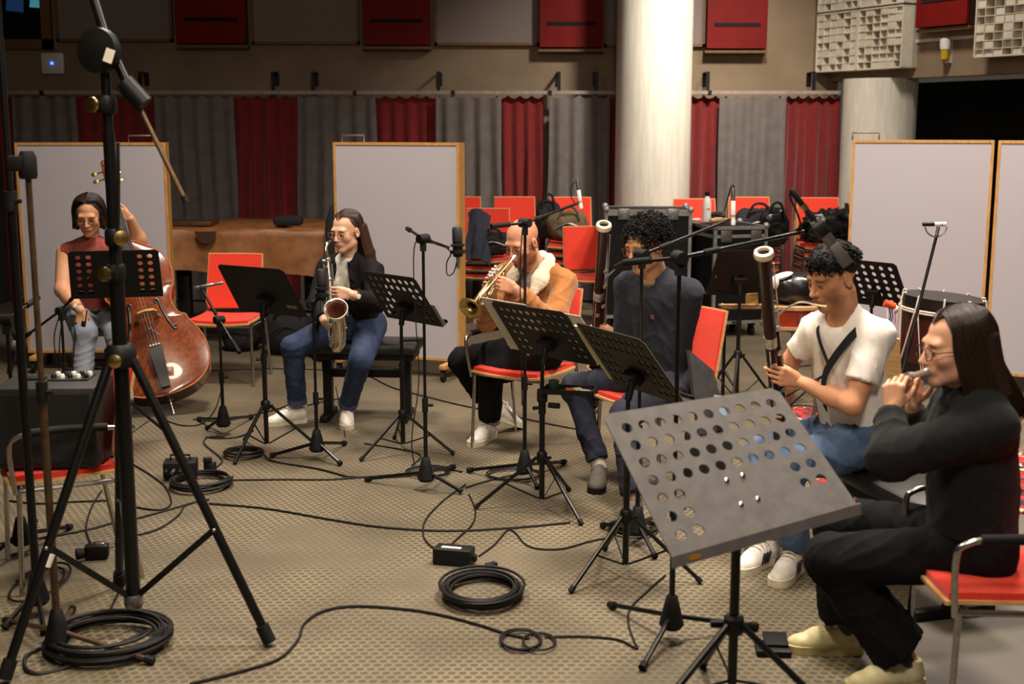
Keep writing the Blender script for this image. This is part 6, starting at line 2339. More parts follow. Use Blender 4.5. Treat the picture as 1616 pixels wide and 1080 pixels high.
shoe(p.t, p.anR, (-1, .05), M_CREAM, mat('cream_sole', (212, 196, 140), 0.6), .27, h=.005, laces=mat('white_laces', (220, 212, 196), 0.9))
shoe(p.t, p.anL, (-1, -.2), M_CREAM, mat('cream_sole', (212, 196, 140)), .27, h=.005, laces=mat('white_laces', (220, 212, 196)))
glasses(p.t, p.head, p.HR, 1.0, M_GLASSD, .022)
H = hair_local(p.head, p.HR, 1.0)
g = [el(H(0, -.028, .046), (.0795, .096, .079), p.HR, .02), el(H(0, .112, -.030), (.058, .076, .108), p.HR, .014, 's')]
for sd in (-1, 1):
    for i in range(5):
        y = -.004 - .024 * i
        g.append(rc(H(sd * .066, y, .03), H(sd * .070, y - .022, -.13), .012, .012, .03))
for i in range(7):
    x = -.066 + .022 * i
    g.append(rc(H(x * .78, -.078, .01), H(x * .95, -.118, -.14), .013, .013, .03))
    g.append(rc(H(x * .95, -.118, -.14), H(x * .9, -.145, -.22), .013, .006, .03))
np_mesh('hair', [nets(g, .006), long_strands(H, 3000, 6, .19, front=1.35, back=.06, th=.0014, ell=(.084, .102, .085), flare=1.0, hug=.74)], M_HAIRBRN, p.t)
# ================================================================ double bass
u = (BS_S - BS_E).normalized()
cd = (Vector((0.0, 0, CAMH)) - BS_E)
n = (cd - u * cd.dot(u)).normalized()
x = u.cross(n).normalized()
BM = axes(x, u, n, BS_E)                     # local x right, y up the neck, z towards the listener
t = thing('double_bass', 'varnished brown double bass leaning before its seated player', 'double bass', BS_E)
M_VARN = mat('amber_varnish', (126, 58, 20), 0.2, 0, (94, 40, 13), 7, 0.03, 40, coat=0.6, stretch=(6, .6, 6))
M_EBONY = mat('ebony', (20, 17, 16), 0.35)
M_MAPLE = mat('bridge_maple', (196, 150, 92), 0.5)
PR = [(0, .03), (.008, .11), (.03, .19), (.08, .265), (.15, .307), (.23, .318), (.31, .305), (.385, .270), (.43, .245), (.455, .240), (.475, .205), (.52, .180), (.57, .176), (.62, .190), (.655, .215), (.675, .218), (.70, .226), (.77, .235), (.84, .218), (.90, .175), (.95, .115), (.985, .062), (1, .035)]
s0, sl = .115, 1.10
pts_w = spline([Vector((a, b, 0)) for a, b in PR], 3)
D2 = .095


def bass_sheet(zf, arch):
    g = []
    for q in pts_w:
        w = max(q.y, .02)
        tt_ = min(max(q.x, 0), 1)
        row = []
        for j in range(13):
            f = -1 + 2 * j / 12
            hgt = arch * (1 - f * f) ** .8 * math.sin(PI * min(max(.04 + tt_ * .92, 0), 1)) ** .5
            row.append(BM @ Vector((w * f, s0 + sl * q.x, zf + hgt)))
        g.append(row)
    return g


obj('top_plate', MB().sheet(bass_sheet(D2, .032)), M_VARN, t, smooth=60)
obj('back_plate', MB().sheet(bass_sheet(-D2, -.012)), M_VARN, t, smooth=60)
outl = [(q.y, q.x) for q in pts_w]
loop = [(w, s) for w, s in outl] + [(-w, s) for w, s in reversed(outl)]
rb = MB()
for w, s in loop:
    rb.v += [tuple(BM @ Vector((w * .985, s0 + sl * s, D2))), tuple(BM @ Vector((w * .985, s0 + sl * s, -D2)))]
nl = len(loop)
for i in range(nl):
    j = (i + 1) % nl
    rb.f.append((2 * i, 2 * j, 2 * j + 1, 2 * i + 1))
obj('ribs', rb, mat('dark_varnish', (84, 38, 16), 0.22, 0, (66, 28, 12), 8, coat=0.4), t, smooth=60)
obj('edge_binding', MB().tube([BM @ Vector((w, s0 + sl * s, D2)) for w, s in loop], .006, 6, closed=True), mat('edge_wood', (170, 100, 45), 0.3, coat=0.4), t)


def topz(xx, s):
    tt_ = (s - s0) / sl
    w = np.interp(tt_, [q.x for q in pts_w], [q.y for q in pts_w])
    f = min(1, abs(xx) / w)
    return D2 + .032 * (1 - f * f) ** .8 * math.sin(PI * min(max(.04 + tt_ * .92, 0), 1)) ** .5


for sd in (-1, 1):
    fh = []
    for (a, s) in ((.085, .745), (.073, .760), (.082, .778), (.098, .762), (.100, .725), (.112, .66), (.128, .60), (.145, .555), (.160, .545), (.158, .567), (.146, .572)):
        fh.append(BM @ Vector((sd * a, s - .02, topz(a, s) + .0005)))
    obj('sound_hole', MB().tube(spline(fh, 5), [.006 + .004 * math.sin(PI * i / 50) for i in range(51)], 6), M_EBONY, t)
    for (a, s) in ((.085, .742), (.150, .566)):
        pass
sb = .635
zb0 = topz(0, sb)
br = [(-.085, -.005), (-.055, -.005), (-.045, .03), (-.02, .035), (0, .02), (.02, .035), (.045, .03), (.055, -.005), (.085, -.005), (.07, .05), (.072, .10), (.05, .135), (.0, .15), (-.05, .135), (-.072, .10), (-.07, .05)]
obj('bridge', MB().prism(br, .012, axes(x, n, u, BM @ Vector((0, sb - .006, zb0)))), M_MAPLE, t)
zbt = zb0 + .145
tp = [(-.028, 0), (.028, 0), (.045, .27), (.03, .285), (-.03, .285), (-.045, .27)]
obj('tailpiece', MB().prism(tp, .014, axes(x, (u + n * .12).normalized(), x.cross((u + n * .12).normalized()), BM @ Vector((0, .155, topz(0, .17) + .018)))), M_EBONY, t)
for i in range(4):
    obj('tail_pin', MB().ell(BM @ Vector((-.027 + .018 * i, .425, topz(0, .43) + .066)), .007, None, 8, 6), M_WHITE, t)
fb = [(-.043, 0), (.043, 0), (.022, .74), (-.022, .74)]
fbd = (u * .74 + n * (-.055)).normalized()
FBM = axes(x, fbd, x.cross(fbd), BM @ Vector((0, .92, D2 + .085)))
obj('fingerboard', MB().prism(fb, .022, FBM), M_EBONY, t)
obj('neck', MB().tube([BM @ Vector((0, 1.14, D2 - .01)), BM @ Vector((0, 1.24, D2 + .04)), BM @ Vector((0, 1.45, D2 + .032)), BM @ Vector((0, 1.64, D2 + .012))], [.045, .027, .023, .021], 12), M_VARN, t)
obj('pegbox', MB().box(BM @ Vector((0, 1.70, D2 + .005)), (.045, .15, .05), BM, bev=.008), M_VARN, t)
sc_ = []
for i in range(40):
    a = i * .32
    r = .048 * (1 - i / 48)
    sc_.append(BM @ Vector((0, 1.795 + r * math.sin(a + 2.0), D2 - .02 + r * math.cos(a + 2.0))))
obj('scroll', MB().tube(sc_, [.020 - .0002 * i for i in range(40)], 8), M_VARN, t)
for i in range(4):
    sd = -1 if i % 2 else 1
    q0 = BM @ Vector((0, 1.665 + .028 * i, D2 + .005))
    q1 = BM @ Vector((sd * .075, 1.665 + .028 * i, D2 - .005))
    pg = obj('tuning_peg', MB().tube([q0, q1], .005, 8), M_BRASS, t)
    obj('peg_key', MB().ell(q1, (.022, .017, .006), BM), M_BRASS, pg)
for i in range(4):
    xx = -.030 + .020 * i
    bz = zbt - .012 * (abs(i - 1.5) / 1.5) ** 2
    obj('string', MB().tube([BM @ Vector((xx * .9, .43, topz(0, .43) + .068)), BM @ Vector((xx, sb, bz)), BM @ Vector((xx * .45, 1.655, D2 + .06))], .0018, 5), M_STEEL, t)
obj('endpin', MB().tube([BS_E + Vector((0, 0, .004)), BM @ Vector((0, .10, 0))], .0065, 8).lathe([(.02, .095), (.022, .115), (.018, .13)], BS_E, u, 12), M_CHROME, t)
obj('fine_microphone', MB().ell(BM @ Vector((0.0, .545, zb0 + .05)), (.012, .02, .012)).tube([BM @ Vector((0, .545, zb0 + .05)), BM @ Vector((.05, .50, topz(.05, .5) + .01))], .004, 6), M_STEEL, t)
# bow hanging from the right hand
h0 = A(134, 505, 8.0)
b1 = A(122, 615, 7.9)
t = thing('bow', 'double bass bow hanging down from the seated bass player', 'bow', b1)
obj('stick', MB().tube(spline([A(137, 490, 8.0), A(131, 545, 7.98), b1], 5), .0055, 8), mat('bow_wood', (92, 50, 28), 0.35), t)
obj('hair_ribbon', MB().tube([A(131, 512, 7.98), A(124, 560, 7.97), A(121, 612, 7.9)], .004, 6), mat('bow_hair', (205, 195, 170), 0.7), t)
obj('frog', MB().box(A(132, 512, 7.98), (.025, .02, .04), bev=.004), M_EBONY, t)

# ================================================================ alto saxophone
mo = A(529, 383, 7.47)
t = thing('saxophone', 'silver alto saxophone held by the person in black shirt', 'saxophone', A(530, 545, 7.27))
M_SAX = mat('silvery_lacquer', (228, 216, 198), 0.22, 1.0, (196, 182, 162), 30)
obj('mouthpiece', MB().tube([mo, A(521, 381, 7.42)], [.007, .012], 12), M_EBONY, t)
nk = spline([A(521, 381, 7.42), A(516, 385, 7.38), A(514, 396, 7.36), A(517, 410, 7.36)], 6)
obj('neck_pipe', MB().tube(nk, [.0085 + .0055 * i / (len(nk) - 1) for i in range(len(nk))], 14), M_SAX, t)
mt = spline([A(517, 408, 7.36), A(521, 455, 7.32), A(525, 520, 7.27), A(527, 538, 7.25), A(531, 549, 7.21), A(536, 541, 7.17), A(535, 515, 7.14), A(532, 497, 7.11), A(530, 488, 7.07)], 8)
rr = []
for i in range(len(mt)):
    s = i / (len(mt) - 1)
    rr.append(np.interp(s, [0, .25, .5, .62, .8, .93, .975, 1], [.0125, .020, .030, .035, .041, .049, .056, .066]))
obj('body_tube', MB().tube(mt, list(map(float, rr)), 24, caps=False), M_SAX, t)
bd = (mt[-1] - mt[-3]).normalized()
obj('bell_rim', MB().tube([mt[-1] + (frame(bd)[0] * math.cos(a) + frame(bd)[1] * math.sin(a)) * .067 for a in [2 * PI * i / 28 for i in range(28)]], .004, 6, closed=True), M_SILVER, t)
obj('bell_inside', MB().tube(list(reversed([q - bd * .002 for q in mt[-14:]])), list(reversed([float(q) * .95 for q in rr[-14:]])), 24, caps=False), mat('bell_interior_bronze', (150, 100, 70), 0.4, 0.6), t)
for i in range(9):
    q = mt[3 + i * 3]
    out_ = Vector((.35 if i % 2 else -.45, -1, .1)).normalized()
    r_ = float(rr[3 + i * 3])
    kk = obj('key_cup', MB().lathe([(.006, 0), (.009 + .0009 * i, .001), (.009 + .0009 * i, .006), (.004, .008)], q + out_ * (r_ + .004), out_, 14), M_SILVER, t)
for sd in (-1, 1):
    obj('key_rod', MB().tube([q + Vector((sd * .024, -.012, 0)) for q in mt[2:30:3]], .0025, 6), M_SILVER, t)
obj('neck_clamp', MB().lathe([(.016, -.012), (.018, -.008), (.018, .008), (.016, .012)], A(517, 410, 7.36), (0, 0, 1), 14).tube([A(517, 410, 7.36), A(511, 412, 7.34)], .003, 6).ell(A(510, 412, 7.34), (.01, .003, .008)), M_SILVER, t)
obj('bell_brace', MB().tube([mt[24], mt[-12]], .003, 6), M_SAX, t)

# ================================================================ trumpet
d = (TR_B - TR_M).normalized()
LT = (TR_B - TR_M).length
sv = d.cross(Vector((0, -.3, 1))).normalized()
wv = sv.cross(d).normalized()
if wv.z < 0:
    wv = -wv
sv = wv.cross(d)
t = thing('trumpet', 'brass trumpet played by the bald person in tan jacket', 'trumpet', TR_B)


def TP(a, b, c=0):
    return TR_M + d * a + wv * b + sv * c


obj('mouthpiece', MB().lathe([(.008, 0), (.0135, .001), (.0135, .008), (.009, .022), (.0052, .04), (.0055, .08)], TR_M - d * .005, d, 16), M_SILVER, t)
obj('leadpipe', MB().tube(spline([TP(.06, 0), TP(.20, 0), TP(.36, 0), TP(.395, -.008), TP(.405, -.028), TP(.395, -.048), TP(.36, -.056), TP(.27, -.056)], 5), .0062, 12), M_BRASS, t)
obj('tuning_slide', MB().tube([TP(.30, 0), TP(.37, 0)], .0078, 12).tube([TP(.30, -.056), TP(.37, -.056)], .0078, 12), M_SILVER, t)
bl = spline([TP(.22, -.056, -.018), TP(.12, -.056, -.024), TP(.085, -.05, -.024), TP(.07, -.028, -.024), TP(.085, -.006, -.024), TP(.12, .0, -.024), TP(.22, .0, -.020), TP(.32, .0, -.016), TP(.40, .0, -.010), TP(.45, .0, -.005), TP(.475, 0, -.002), TP(LT, 0, 0)], 5)
rb_ = [float(np.interp(i / (len(bl) - 1), [0, .5, .62, .74, .82, .90, .95, 1], [.0062, .0066, .0085, .012, .017, .026, .038, .0615])) for i in range(len(bl))]
obj('bell', MB().tube(bl, rb_, 28, caps=False), M_BRASS, t)
obj('bell_rim', MB().tube([TR_B + (sv * math.cos(a) + wv * math.sin(a)) * .0615 for a in [2 * PI * i / 32 for i in range(32)]], .0026, 6, closed=True), M_BRASS, t)
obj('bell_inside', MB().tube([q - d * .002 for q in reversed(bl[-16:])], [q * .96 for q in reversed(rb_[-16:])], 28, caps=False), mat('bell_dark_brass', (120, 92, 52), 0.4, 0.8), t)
for i in range(3):
    a = .185 + .029 * i
    vv = obj('valve', MB().lathe([(.0115, -.085), (.0125, -.082), (.0125, .035), (.0115, .04)], TP(a, 0, -.009), wv, 14), M_SILVER, t)
    obj('finger_button', MB().tube([TP(a, .038, -.009), TP(a, .058, -.009)], .003, 6).lathe([(.008, .058), (.009, .06), (.008, .063)], TP(a, 0, -.009), wv, 12), M_SILVER, vv)
obj('brace', MB().tube([TP(.33, 0), TP(.33, 0, -.016)], .003, 6).tube([TP(.13, 0), TP(.13, 0, -.024)], .003, 6), M_BRASS, t)
obj('third_slide', MB().tube(spline([TP(.25, -.02), TP(.31, -.02, .012), TP(.325, -.03, .012), TP(.31, -.04, .012), TP(.25, -.04)], 5), .0055, 8), M_BRASS, t)


# ================================================================ bassoons
M_BSN = mat('dark_red_maple', (48, 17, 14), 0.32, 0, (34, 11, 10), 12, coat=.05, spec=.35)
M_IVORY = mat('ivory_ring', (228, 212, 176), 0.4, 0, (212, 194, 156), 20)


def bassoon(Bt, Tp, label, side, reed):
    uu = (Tp - Bt).normalized()
    ss = (Vector(side) - uu * Vector(side).dot(uu)).normalized()
    ff = uu.cross(ss)
    if ff.y > 0:
        ff = -ff
    t_ = thing('bassoon', label, 'bassoon', Bt)
    L_ = (Tp - Bt).length

    def Q(a, b=0, c=0):
        return Bt + uu * (a * L_) + ss * b + ff * c
    bt = MB()
    ring = []
    for a, ra, rb2 in ((0, .030, .022), (.01, .034, .025), (.02, .035, .026), (.30, .035, .026), (.33, .034, .025)):
        ring.append((a, ra, rb2))
    base = len(bt.v)
    for a, ra, rb2 in ring:
        for j in range(20):
            an = 2 * PI * j / 20
            bt.v.append(tuple(Q(a, ra * math.cos(an) + .014, rb2 * math.sin(an))))
    for i in range(len(ring) - 1):
        for j in range(20):
            bt.f.append((i * 20 + j, i * 20 + (j + 1) % 20, (i + 1) * 20 + (j + 1) % 20, (i + 1) * 20 + j))
    bt.f.append(tuple(reversed(range(20))))
    bt.f.append(tuple((len(ring) - 1) * 20 + j for j in range(20)))
    obj('boot_joint', bt, M_BSN, t_)
    obj('boot_cap', MB().lathe([(.036, -.006), (.037, 0), (.037, .03)], Q(0, .014), uu, 20), M_STEEL, t_)
    obj('long_joint', MB().lathe([(.020, .32 * L_), (.0225, .33 * L_), (.0225, .58 * L_), (.0235, .62 * L_)], Bt, uu, 20), M_BSN, t_)
    obj('wing_joint', MB().lathe([(.014, .32 * L_), (.019, .33 * L_), (.019, .50 * L_), (.014, .68 * L_), (.012, .70 * L_)], Bt + ss * .034, uu, 18), M_BSN, t_)
    obj('ferrule', MB().lathe([(.0255, .625 * L_), (.026, .63 * L_), (.026, .66 * L_), (.0255, .665 * L_)], Bt, uu, 20), M_SILVER, t_)
    obj('bell_joint', MB().lathe([(.0235, .66 * L_), (.0245, .67 * L_), (.0240, .80 * L_), (.0255, .92 * L_), (.0265, .980 * L_)], Bt, uu, 22), M_BSN, t_)
    obj('bell_ring', MB().lathe([(.0265, .975 * L_), (.036, .98 * L_), (.039, .99 * L_), (.036, 1.0 * L_), (.024, 1.002 * L_), (.0235, .985 * L_)], Bt, uu, 28), M_IVORY, t_)
    obj('bore', MB().lathe([(.0005, .9905 * L_), (.0240, .9905 * L_)], Bt, uu, 22), M_VOID, t_)
    obj('key_rod', MB().tube([Q(.10, .045, .018), Q(.97 * .98, .030, .016)], .0025, 6), M_SILVER, t_)
    obj('key_rod', MB().tube([Q(.36, -.020, .018), Q(.62, -.022, .018)], .0025, 6), M_SILVER, t_)
    for (a, b, c) in ((.12, .02, .03), (.18, .04, .026), (.25, .0, .028), (.38, -.015, .024), (.44, .02, .026), (.50, .034, .022), (.56, -.012, .024), (.60, .018, .024), (.70, .02, .022), (.78, .016, .024)):
        obj('key_cup', MB().lathe([(.006, 0), (.0125, .002), (.0125, .005), (.005, .008)], Q(a, b, c), ff, 14), M_SILVER, t_)
    bo = [Q(.69, .034), Q(.735, .04, .004), (Q(.75, .06, .006) * .5 + Vector(reed) * .5) + Vector((0, 0, .02)), Vector(reed)]
    obj('bocal', MB().tube(spline(bo, 6), [.0055 - .0022 * i / 18 for i in range(19)], 8), M_SILVER, t_)
    rd = (bo[-1] - bo[-2]).normalized()
    obj('reed', MB().tube([Vector(reed) - rd * .005, Vector(reed) + rd * .025, Vector(reed) + rd * .05], [.0042, .0045, .006], 8), mat('cane_reed', (214, 178, 120), 0.6), t_)
    return t_


bassoon(B1_B, B1_T, 'dark red bassoon held by the person in navy sweater', (1, .5, 0), A(1001, 416, 5.98))
obj_r = A(1290, 481, 4.76)
bassoon(B2_B, B2_T, 'dark red bassoon held by the person in white T-shirt', (1, .6, 0), A(1288, 482, 4.78))

# ================================================================ flute
dF = (FL_B - FL_A).normalized()
LF = (FL_B - FL_A).length
FL0 = FL_A - dF * .05
t = thing('flute', 'silver flute held at the lips of the person in charcoal sweater', 'flute', FL_B)
obj('head_joint', MB().lathe([(.006, 0), (.0105, .001), (.0105, .01), (.0095, .012), (.0095, .21)], FL0, dF, 16), M_SILVER, t)
obj('barrel', MB().lathe([(.011, .205), (.0115, .21), (.0115, .245), (.011, .25)], FL0, dF, 16), M_SILVER, t)
obj('body_tube', MB().lathe([(.0095, .245), (.0095, LF), (.0105, LF + .002), (.0105, LF + .05)], FL0, dF, 16), M_SILVER, t)
obj('lip_plate', MB().ell(FL0 + dF * .062 + Vector((.006, 0, .006)), (.011, .02, .006), axes(*frame(Vector((.5, 0, 1)), dF))), M_SILVER, t)
upk = (Vector((-.2, 0, 1)) - dF * Vector((-.2, 0, 1)).dot(dF)).normalized()
for i in range(13):
    q = FL0 + dF * (.26 + .026 * i)
    obj('key_cup', MB().lathe([(.006, 0), (.0085, .001), (.0085, .004), (.005, .005)], q + upk * .0095, upk, 12), M_SILVER, t)
obj('key_rod', MB().tube([FL0 + dF * .25 + upk * .012 + dF.cross(upk) * .006, FL0 + dF * .60 + upk * .012 + dF.cross(upk) * .006], .002, 6), M_SILVER, t)

# ================================================================ percussion behind
M_DRUM = mat('dark_mahogany_shell', (58, 24, 20), 0.35, 0, (46, 18, 16), 10)
M_ROPE = mat('white_rope', (222, 212, 194), 0.9, 0, (204, 192, 172), 120, 0.5, 300)
dc = A(1490, 468, 7.35)
up_ = Vector((.075, -.02, 1)).normalized()
xx_, yy_, zz_ = frame(up_, (0, 1, 0))
rd_ = .242
dh = .44
t = thing('rope_drum', 'rope tensioned drum with dark shell behind the flute player', 'drum', (dc.x, dc.y, 0))
DB = dc - up_ * dh
obj('shell', MB().lathe([(rd_ * .93, 0), (rd_ * .93, dh - .04)], DB, up_, 40), M_DRUM, t)
for hh_ in (dh - .055, -.0):
    obj('counter_hoop', MB().lathe([(rd_ * .95, hh_), (rd_, hh_), (rd_, hh_ + .055), (rd_ * .95, hh_ + .055)], DB, up_, 40), M_EBONY, t)
obj('drum_head', MB().lathe([(0.001, dh - .018), (rd_ * .96, dh - .018)], DB, up_, 40), mat('dark_drum_skin', (34, 32, 30), 0.6), t)
for i in range(2):
    obj('hoop_rope', MB().tube([DB + up_ * (dh - .075 - .014 * i) + (xx_ * math.cos(a) + yy_ * math.sin(a)) * (rd_ + .003) for a in [2 * PI * j / 40 for j in range(40)]], .006, 6, closed=True), M_ROPE, t)
NR = 10
for i in range(NR):
    a0, a1 = 2 * PI * i / NR, 2 * PI * (i + .5) / NR
    P0 = DB + up_ * (dh + .008) + (xx_ * math.cos(a0) + yy_ * math.sin(a0)) * rd_
    P0b = DB + up_ * (dh - .03) + (xx_ * math.cos(a0) + yy_ * math.sin(a0)) * (rd_ + .007)
    Pm = DB + up_ * .02 + (xx_ * math.cos(a1) + yy_ * math.sin(a1)) * (rd_ + .007)
    P1 = DB + up_ * (dh - .03) + (xx_ * math.cos(a0 + 2 * PI / NR) + yy_ * math.sin(a0 + 2 * PI / NR)) * (rd_ + .007)
    Pi = P0 - (xx_ * math.cos(a0) + yy_ * math.sin(a0)) * .016
    obj('tension_rope', MB().tube([Pi - up_ * .02, Pi, P0, P0b, Pm, P1], .0055, 6), M_ROPE, t)
for k in range(3):
    a = 2 * PI * k / 3 + .5
    obj('stand_leg', MB().tube([DB + Vector((.16 * math.cos(a), .16 * math.sin(a), .01)), Vector((DB.x + .24 * math.cos(a), DB.y + .24 * math.sin(a), 0))], .011, 8), M_BLACKSATIN, t)
# red drum with black cover
rc_ = A(1252, 497, 8.2)
t = thing('snare_drum', 'red wooden drum with pale rim behind the white shirt', 'drum', (rc_.x, 8.2, 0))
Z0 = rc_.z
obj('shell', MB().lathe([(.19, Z0 - .06), (.19, Z0 + .06)], (rc_.x, 8.2, 0), n=36), mat('red_orange_shell', (150, 52, 24), 0.35, 0, (130, 40, 18), 10), t)
for zz in (Z0 + .055, Z0 - .075):
    obj('rim', MB().lathe([(.188, zz), (.203, zz), (.205, zz + .02), (.188, zz + .02)], (rc_.x, 8.2, 0), n=36), mat('pale_wood_rim', (200, 160, 110), 0.5), t)
for k in range(8):
    a = 2 * PI * k / 8
    obj('lug', MB().box((rc_.x + .2 * math.cos(a), 8.2 + .2 * math.sin(a), Z0), (.02, .02, .07)), M_CHROME, t)
for k in range(3):
    a = 2 * PI * k / 3 + .2
    obj('stand_leg', MB().tube([(rc_.x, 8.2, Z0 - .10), (rc_.x, 8.2, .22), (rc_.x + .26 * math.cos(a), 8.2 + .26 * math.sin(a), .012)], .010, 8), M_CHROME, t)
obj('stand_cradle', MB().lathe([(.02, Z0 - .12), (.12, Z0 - .09), (.12, Z0 - .07), (.02, Z0 - .08)], (rc_.x, 8.2, 0), n=12), M_BLACKSATIN, t)
lumpy((rc_.x, 8.2, Z0 + .075), (.15, .14, .10), 55, 'shiny black drum cover lying on the red drum', 'drum_cover', M_TRASH, 'cover', amp=.10, freq=4, strap=False)
wpt = A(1240, 447, 8.0)
tag(obj('white_cloth', MB().ell((wpt.x, 8.12, Z0 + .265), (.075, .06, .022), Matrix.Rotation(-.3, 4, 'Y')).ell((wpt.x - .05, 8.08, Z0 + .23), (.025, .03, .045)), M_WHITE), 'white cloth patch on the black drum cover', 'cloth')
# percussion tray
ta = A(1190, 484, 8.35)
t = thing('percussion_tray', 'narrow wooden percussion tray on a pole beside the flight case', 'tray', (A(1137, 500, 8.35).x, 8.35, 0))
obj('tray_board', MB().box((ta.x, 8.35, ta.z), (.46, .16, .016), bev=.004), mat('brown_tray_wood', (120, 84, 50), 0.5), t)
px_ = A(1137, 500, 8.35).x
obj('pole', MB().tube([(px_ + .03, 8.35, .02), (px_ + .03, 8.35, ta.z)], .012, 10), M_BLACKSATIN, t)
for k in range(3):
    a = 2 * PI * k / 3 + 1.0
    obj('leg', MB().tube([(px_ + .03, 8.35, .2), (px_ + .03 + .25 * math.cos(a), 8.35 + .25 * math.sin(a), .012)], .009, 8), M_BLACKSATIN, t)
wb = A(1187, 473, 8.32)
tag(obj('wood_block', MB().box((wb.x, 8.33, ta.z + .052), (.075, .06, .085), bev=.005), mat('pale_beech_block', (196, 152, 84), 0.5, 0, (176, 130, 66), 10, stretch=(1, 1, 8))), 'pale wooden block standing on the percussion tray', 'wood block')
for i, (xa, xb, lab) in enumerate(((1140, 1200, 'wooden mallet lying at the left of the percussion tray'), (1192, 1262, 'wooden drumstick lying at the right of the percussion tray'))):
    a, b_ = A(xa, 478, 8.30), A(xb, 482, 8.30)
    a.z = b_.z = ta.z + .018
    tag(obj('drumstick', MB().tube([a, b_], .008, 8).ell(a if i == 0 else b_, (.016, .011, .011)), mat('drumstick_maple', (206, 168, 110), 0.5)), lab, 'drumstick')
# shaker bells on the stand at right
sk = A(1408, 483, 7.6)
t = thing('tambourine', 'orange and white jingle stick with ribbons on a stand', 'percussion', sk)
obj('handle', MB().tube([A(1396, 478, 7.55), A(1412, 484, 7.55)], .022, 12), mat('orange_plastic', (214, 84, 36), 0.5), t)
obj('end_cap', MB().ell(A(1413, 488, 7.55), (.02, .02, .026)), M_WHITE, t)
for i in range(5):
    a = A(1400 + 3.4 * i, 486, 7.54)
    obj('ribbon', MB().tube([a, a + Vector((.01 * math.sin(i), -.01, -.05)), a + Vector((.012 * math.cos(i * 2), -.012, -.10))], .004, 5), [M_WHITE, M_EBONY, mat('blue_ribbon', (60, 80, 140)), M_WHITE, mat('red_ribbon', (150, 40, 40))][i], t)
obj('holder', MB().tube([A(1398, 480, 7.56), MS8['BR']], .008, 6), M_BLACKSATIN, t)
# ================================================================ floor clutter
def coil(cx, cy, rx_px, ry_px, turns, r, label, seed, wob=.12, tail=None, z0=0.0):
    """cable coil lying on the floor around pixel (cx,cy)"""
    rnd = random.Random(seed)
    pts = []
    c0 = F(cx, cy)
    ax_ = (F(cx + rx_px, cy) - c0).length
    ay_ = ((F(cx, cy + ry_px) - c0).length + (F(cx, cy - ry_px) - c0).length) / 2
    N_ = int(turns * 26)
    rad = [rnd.uniform(1 - wob * 2, 1 + wob * .4) for _ in range(int(turns) + 3)]
    ox = [rnd.uniform(-.05, .05) for _ in range(int(turns) + 3)]
    for i in range(N_ + 1):
        a = 2 * PI * i / 26
        k = i / 26
        j = int(k)
        f = k - j
        q = rad[j] * (1 - f) + rad[j + 1] * f
        o1 = ox[j] * (1 - f) + ox[j + 1] * f
        lay = (k / turns)
        pts.append(Vector((c0.x + ax_ * (q * math.cos(a) + o1), c0.y + ay_ * (q * math.sin(a) + o1 * .6), z0 + r + r * 1.5 * (abs(math.sin(k * 2.3 + seed)) * 1.2 + lay * min(turns, 8) * .55))))
    if tail:
        tp_ = [F(a, b, r) for a, b in tail]
        pts += spline([pts[-1]] + tp_, 8)[1:]
    return tag(obj('cable_coil', MB().tube(pts, r, 6), M_CABLE), label, 'cable coil', 'coiled cables on the floor')


coil(760, 942, 66, 29, 11, .0062, 'thick black cable coil in the middle of the foreground floor', 3)
coil(172, 1020, 92, 34, 11, .0072, 'large black cable coil under the tall boom stand', 5, tail=[(110, 1052), (50, 1062), (42, 1035), (90, 1015)])
coil(318, 768, 52, 15, 7, .006, 'black cable coil around the floor stage box', 7)
coil(384, 720, 32, 8, 5, .0055, 'small black cable coil under the solid music stand', 9, tail=[(430, 728), (500, 740), (545, 752)])
coil(812, 752, 45, 9, 2.5, .0042, 'thin cable loop behind the stand legs of the trumpet player', 11)
coil(676, 748, 36, 9, 2.5, .0042, 'thin cable loop under the tall boom stand by the screen', 13)
coil(998, 838, 40, 13, 4, .0045, 'thin cable coil beneath the stand of the person in navy', 15)
coil(822, 1015, 32, 16, 2.2, .0042, 'small thin cable loop beside the thick coil in the foreground', 17)
coil(850, 1018, 26, 15, 1.4, .0042, 'single thin cable loop right of the small loop in the foreground', 19)
coil(62, 925, 40, 30, 1.5, .005, 'loose cable loop behind the tall stands at left', 21)

cable([(300, 1080), (380, 1060), (440, 1040), (470, 1010), (480, 985), (510, 965), (560, 957), (640, 962), (700, 972), (760, 988), (800, 1001), (835, 1008)], 'long black cable curving across the foreground floor', .0052)
cable([(860, 1006), (920, 1005), (975, 1010), (1005, 1024), (1000, 1010), (992, 985), (995, 960), (1020, 935), (1050, 908)], 'thin cable leading to the stand of the grey desk', .0042)
cable([(330, 795), (420, 803), (520, 820), (600, 832), (700, 838), (800, 834), (900, 825)], 'long cable running from stage box towards the navy bassoonist', .0048)
cable([(360, 758), (440, 757), (520, 757), (576, 753), (640, 748), (672, 745)], 'cable running straight from the stage box to the tall boom stand', .0045)
cable([(545, 752), (590, 754), (640, 752), (700, 742), (730, 745)], 'short cable crossing under the boom stand by the screen', .004)
cable([(735, 765), (700, 790), (672, 820), (668, 845), (680, 862), (696, 868)], 'cable looping left of the power supply box', .0042)
cable([(740, 780), (750, 805), (745, 828), (722, 850), (705, 868)], 'cable looping right above the power supply box', .0042)
cable([(756, 878), (780, 860), (800, 838), (812, 840), (830, 860), (855, 867), (890, 866), (930, 855), (965, 848)], 'cable winding from power supply to the navy bassoonist stand', .004)
cable([(735, 770), (760, 762), (800, 752), (830, 748)], 'short cable between the two boom stands', .004)
cable([(305, 662), (350, 665), (400, 655), (440, 645), (462, 636)], 'cable passing behind the solid music stand', .004)
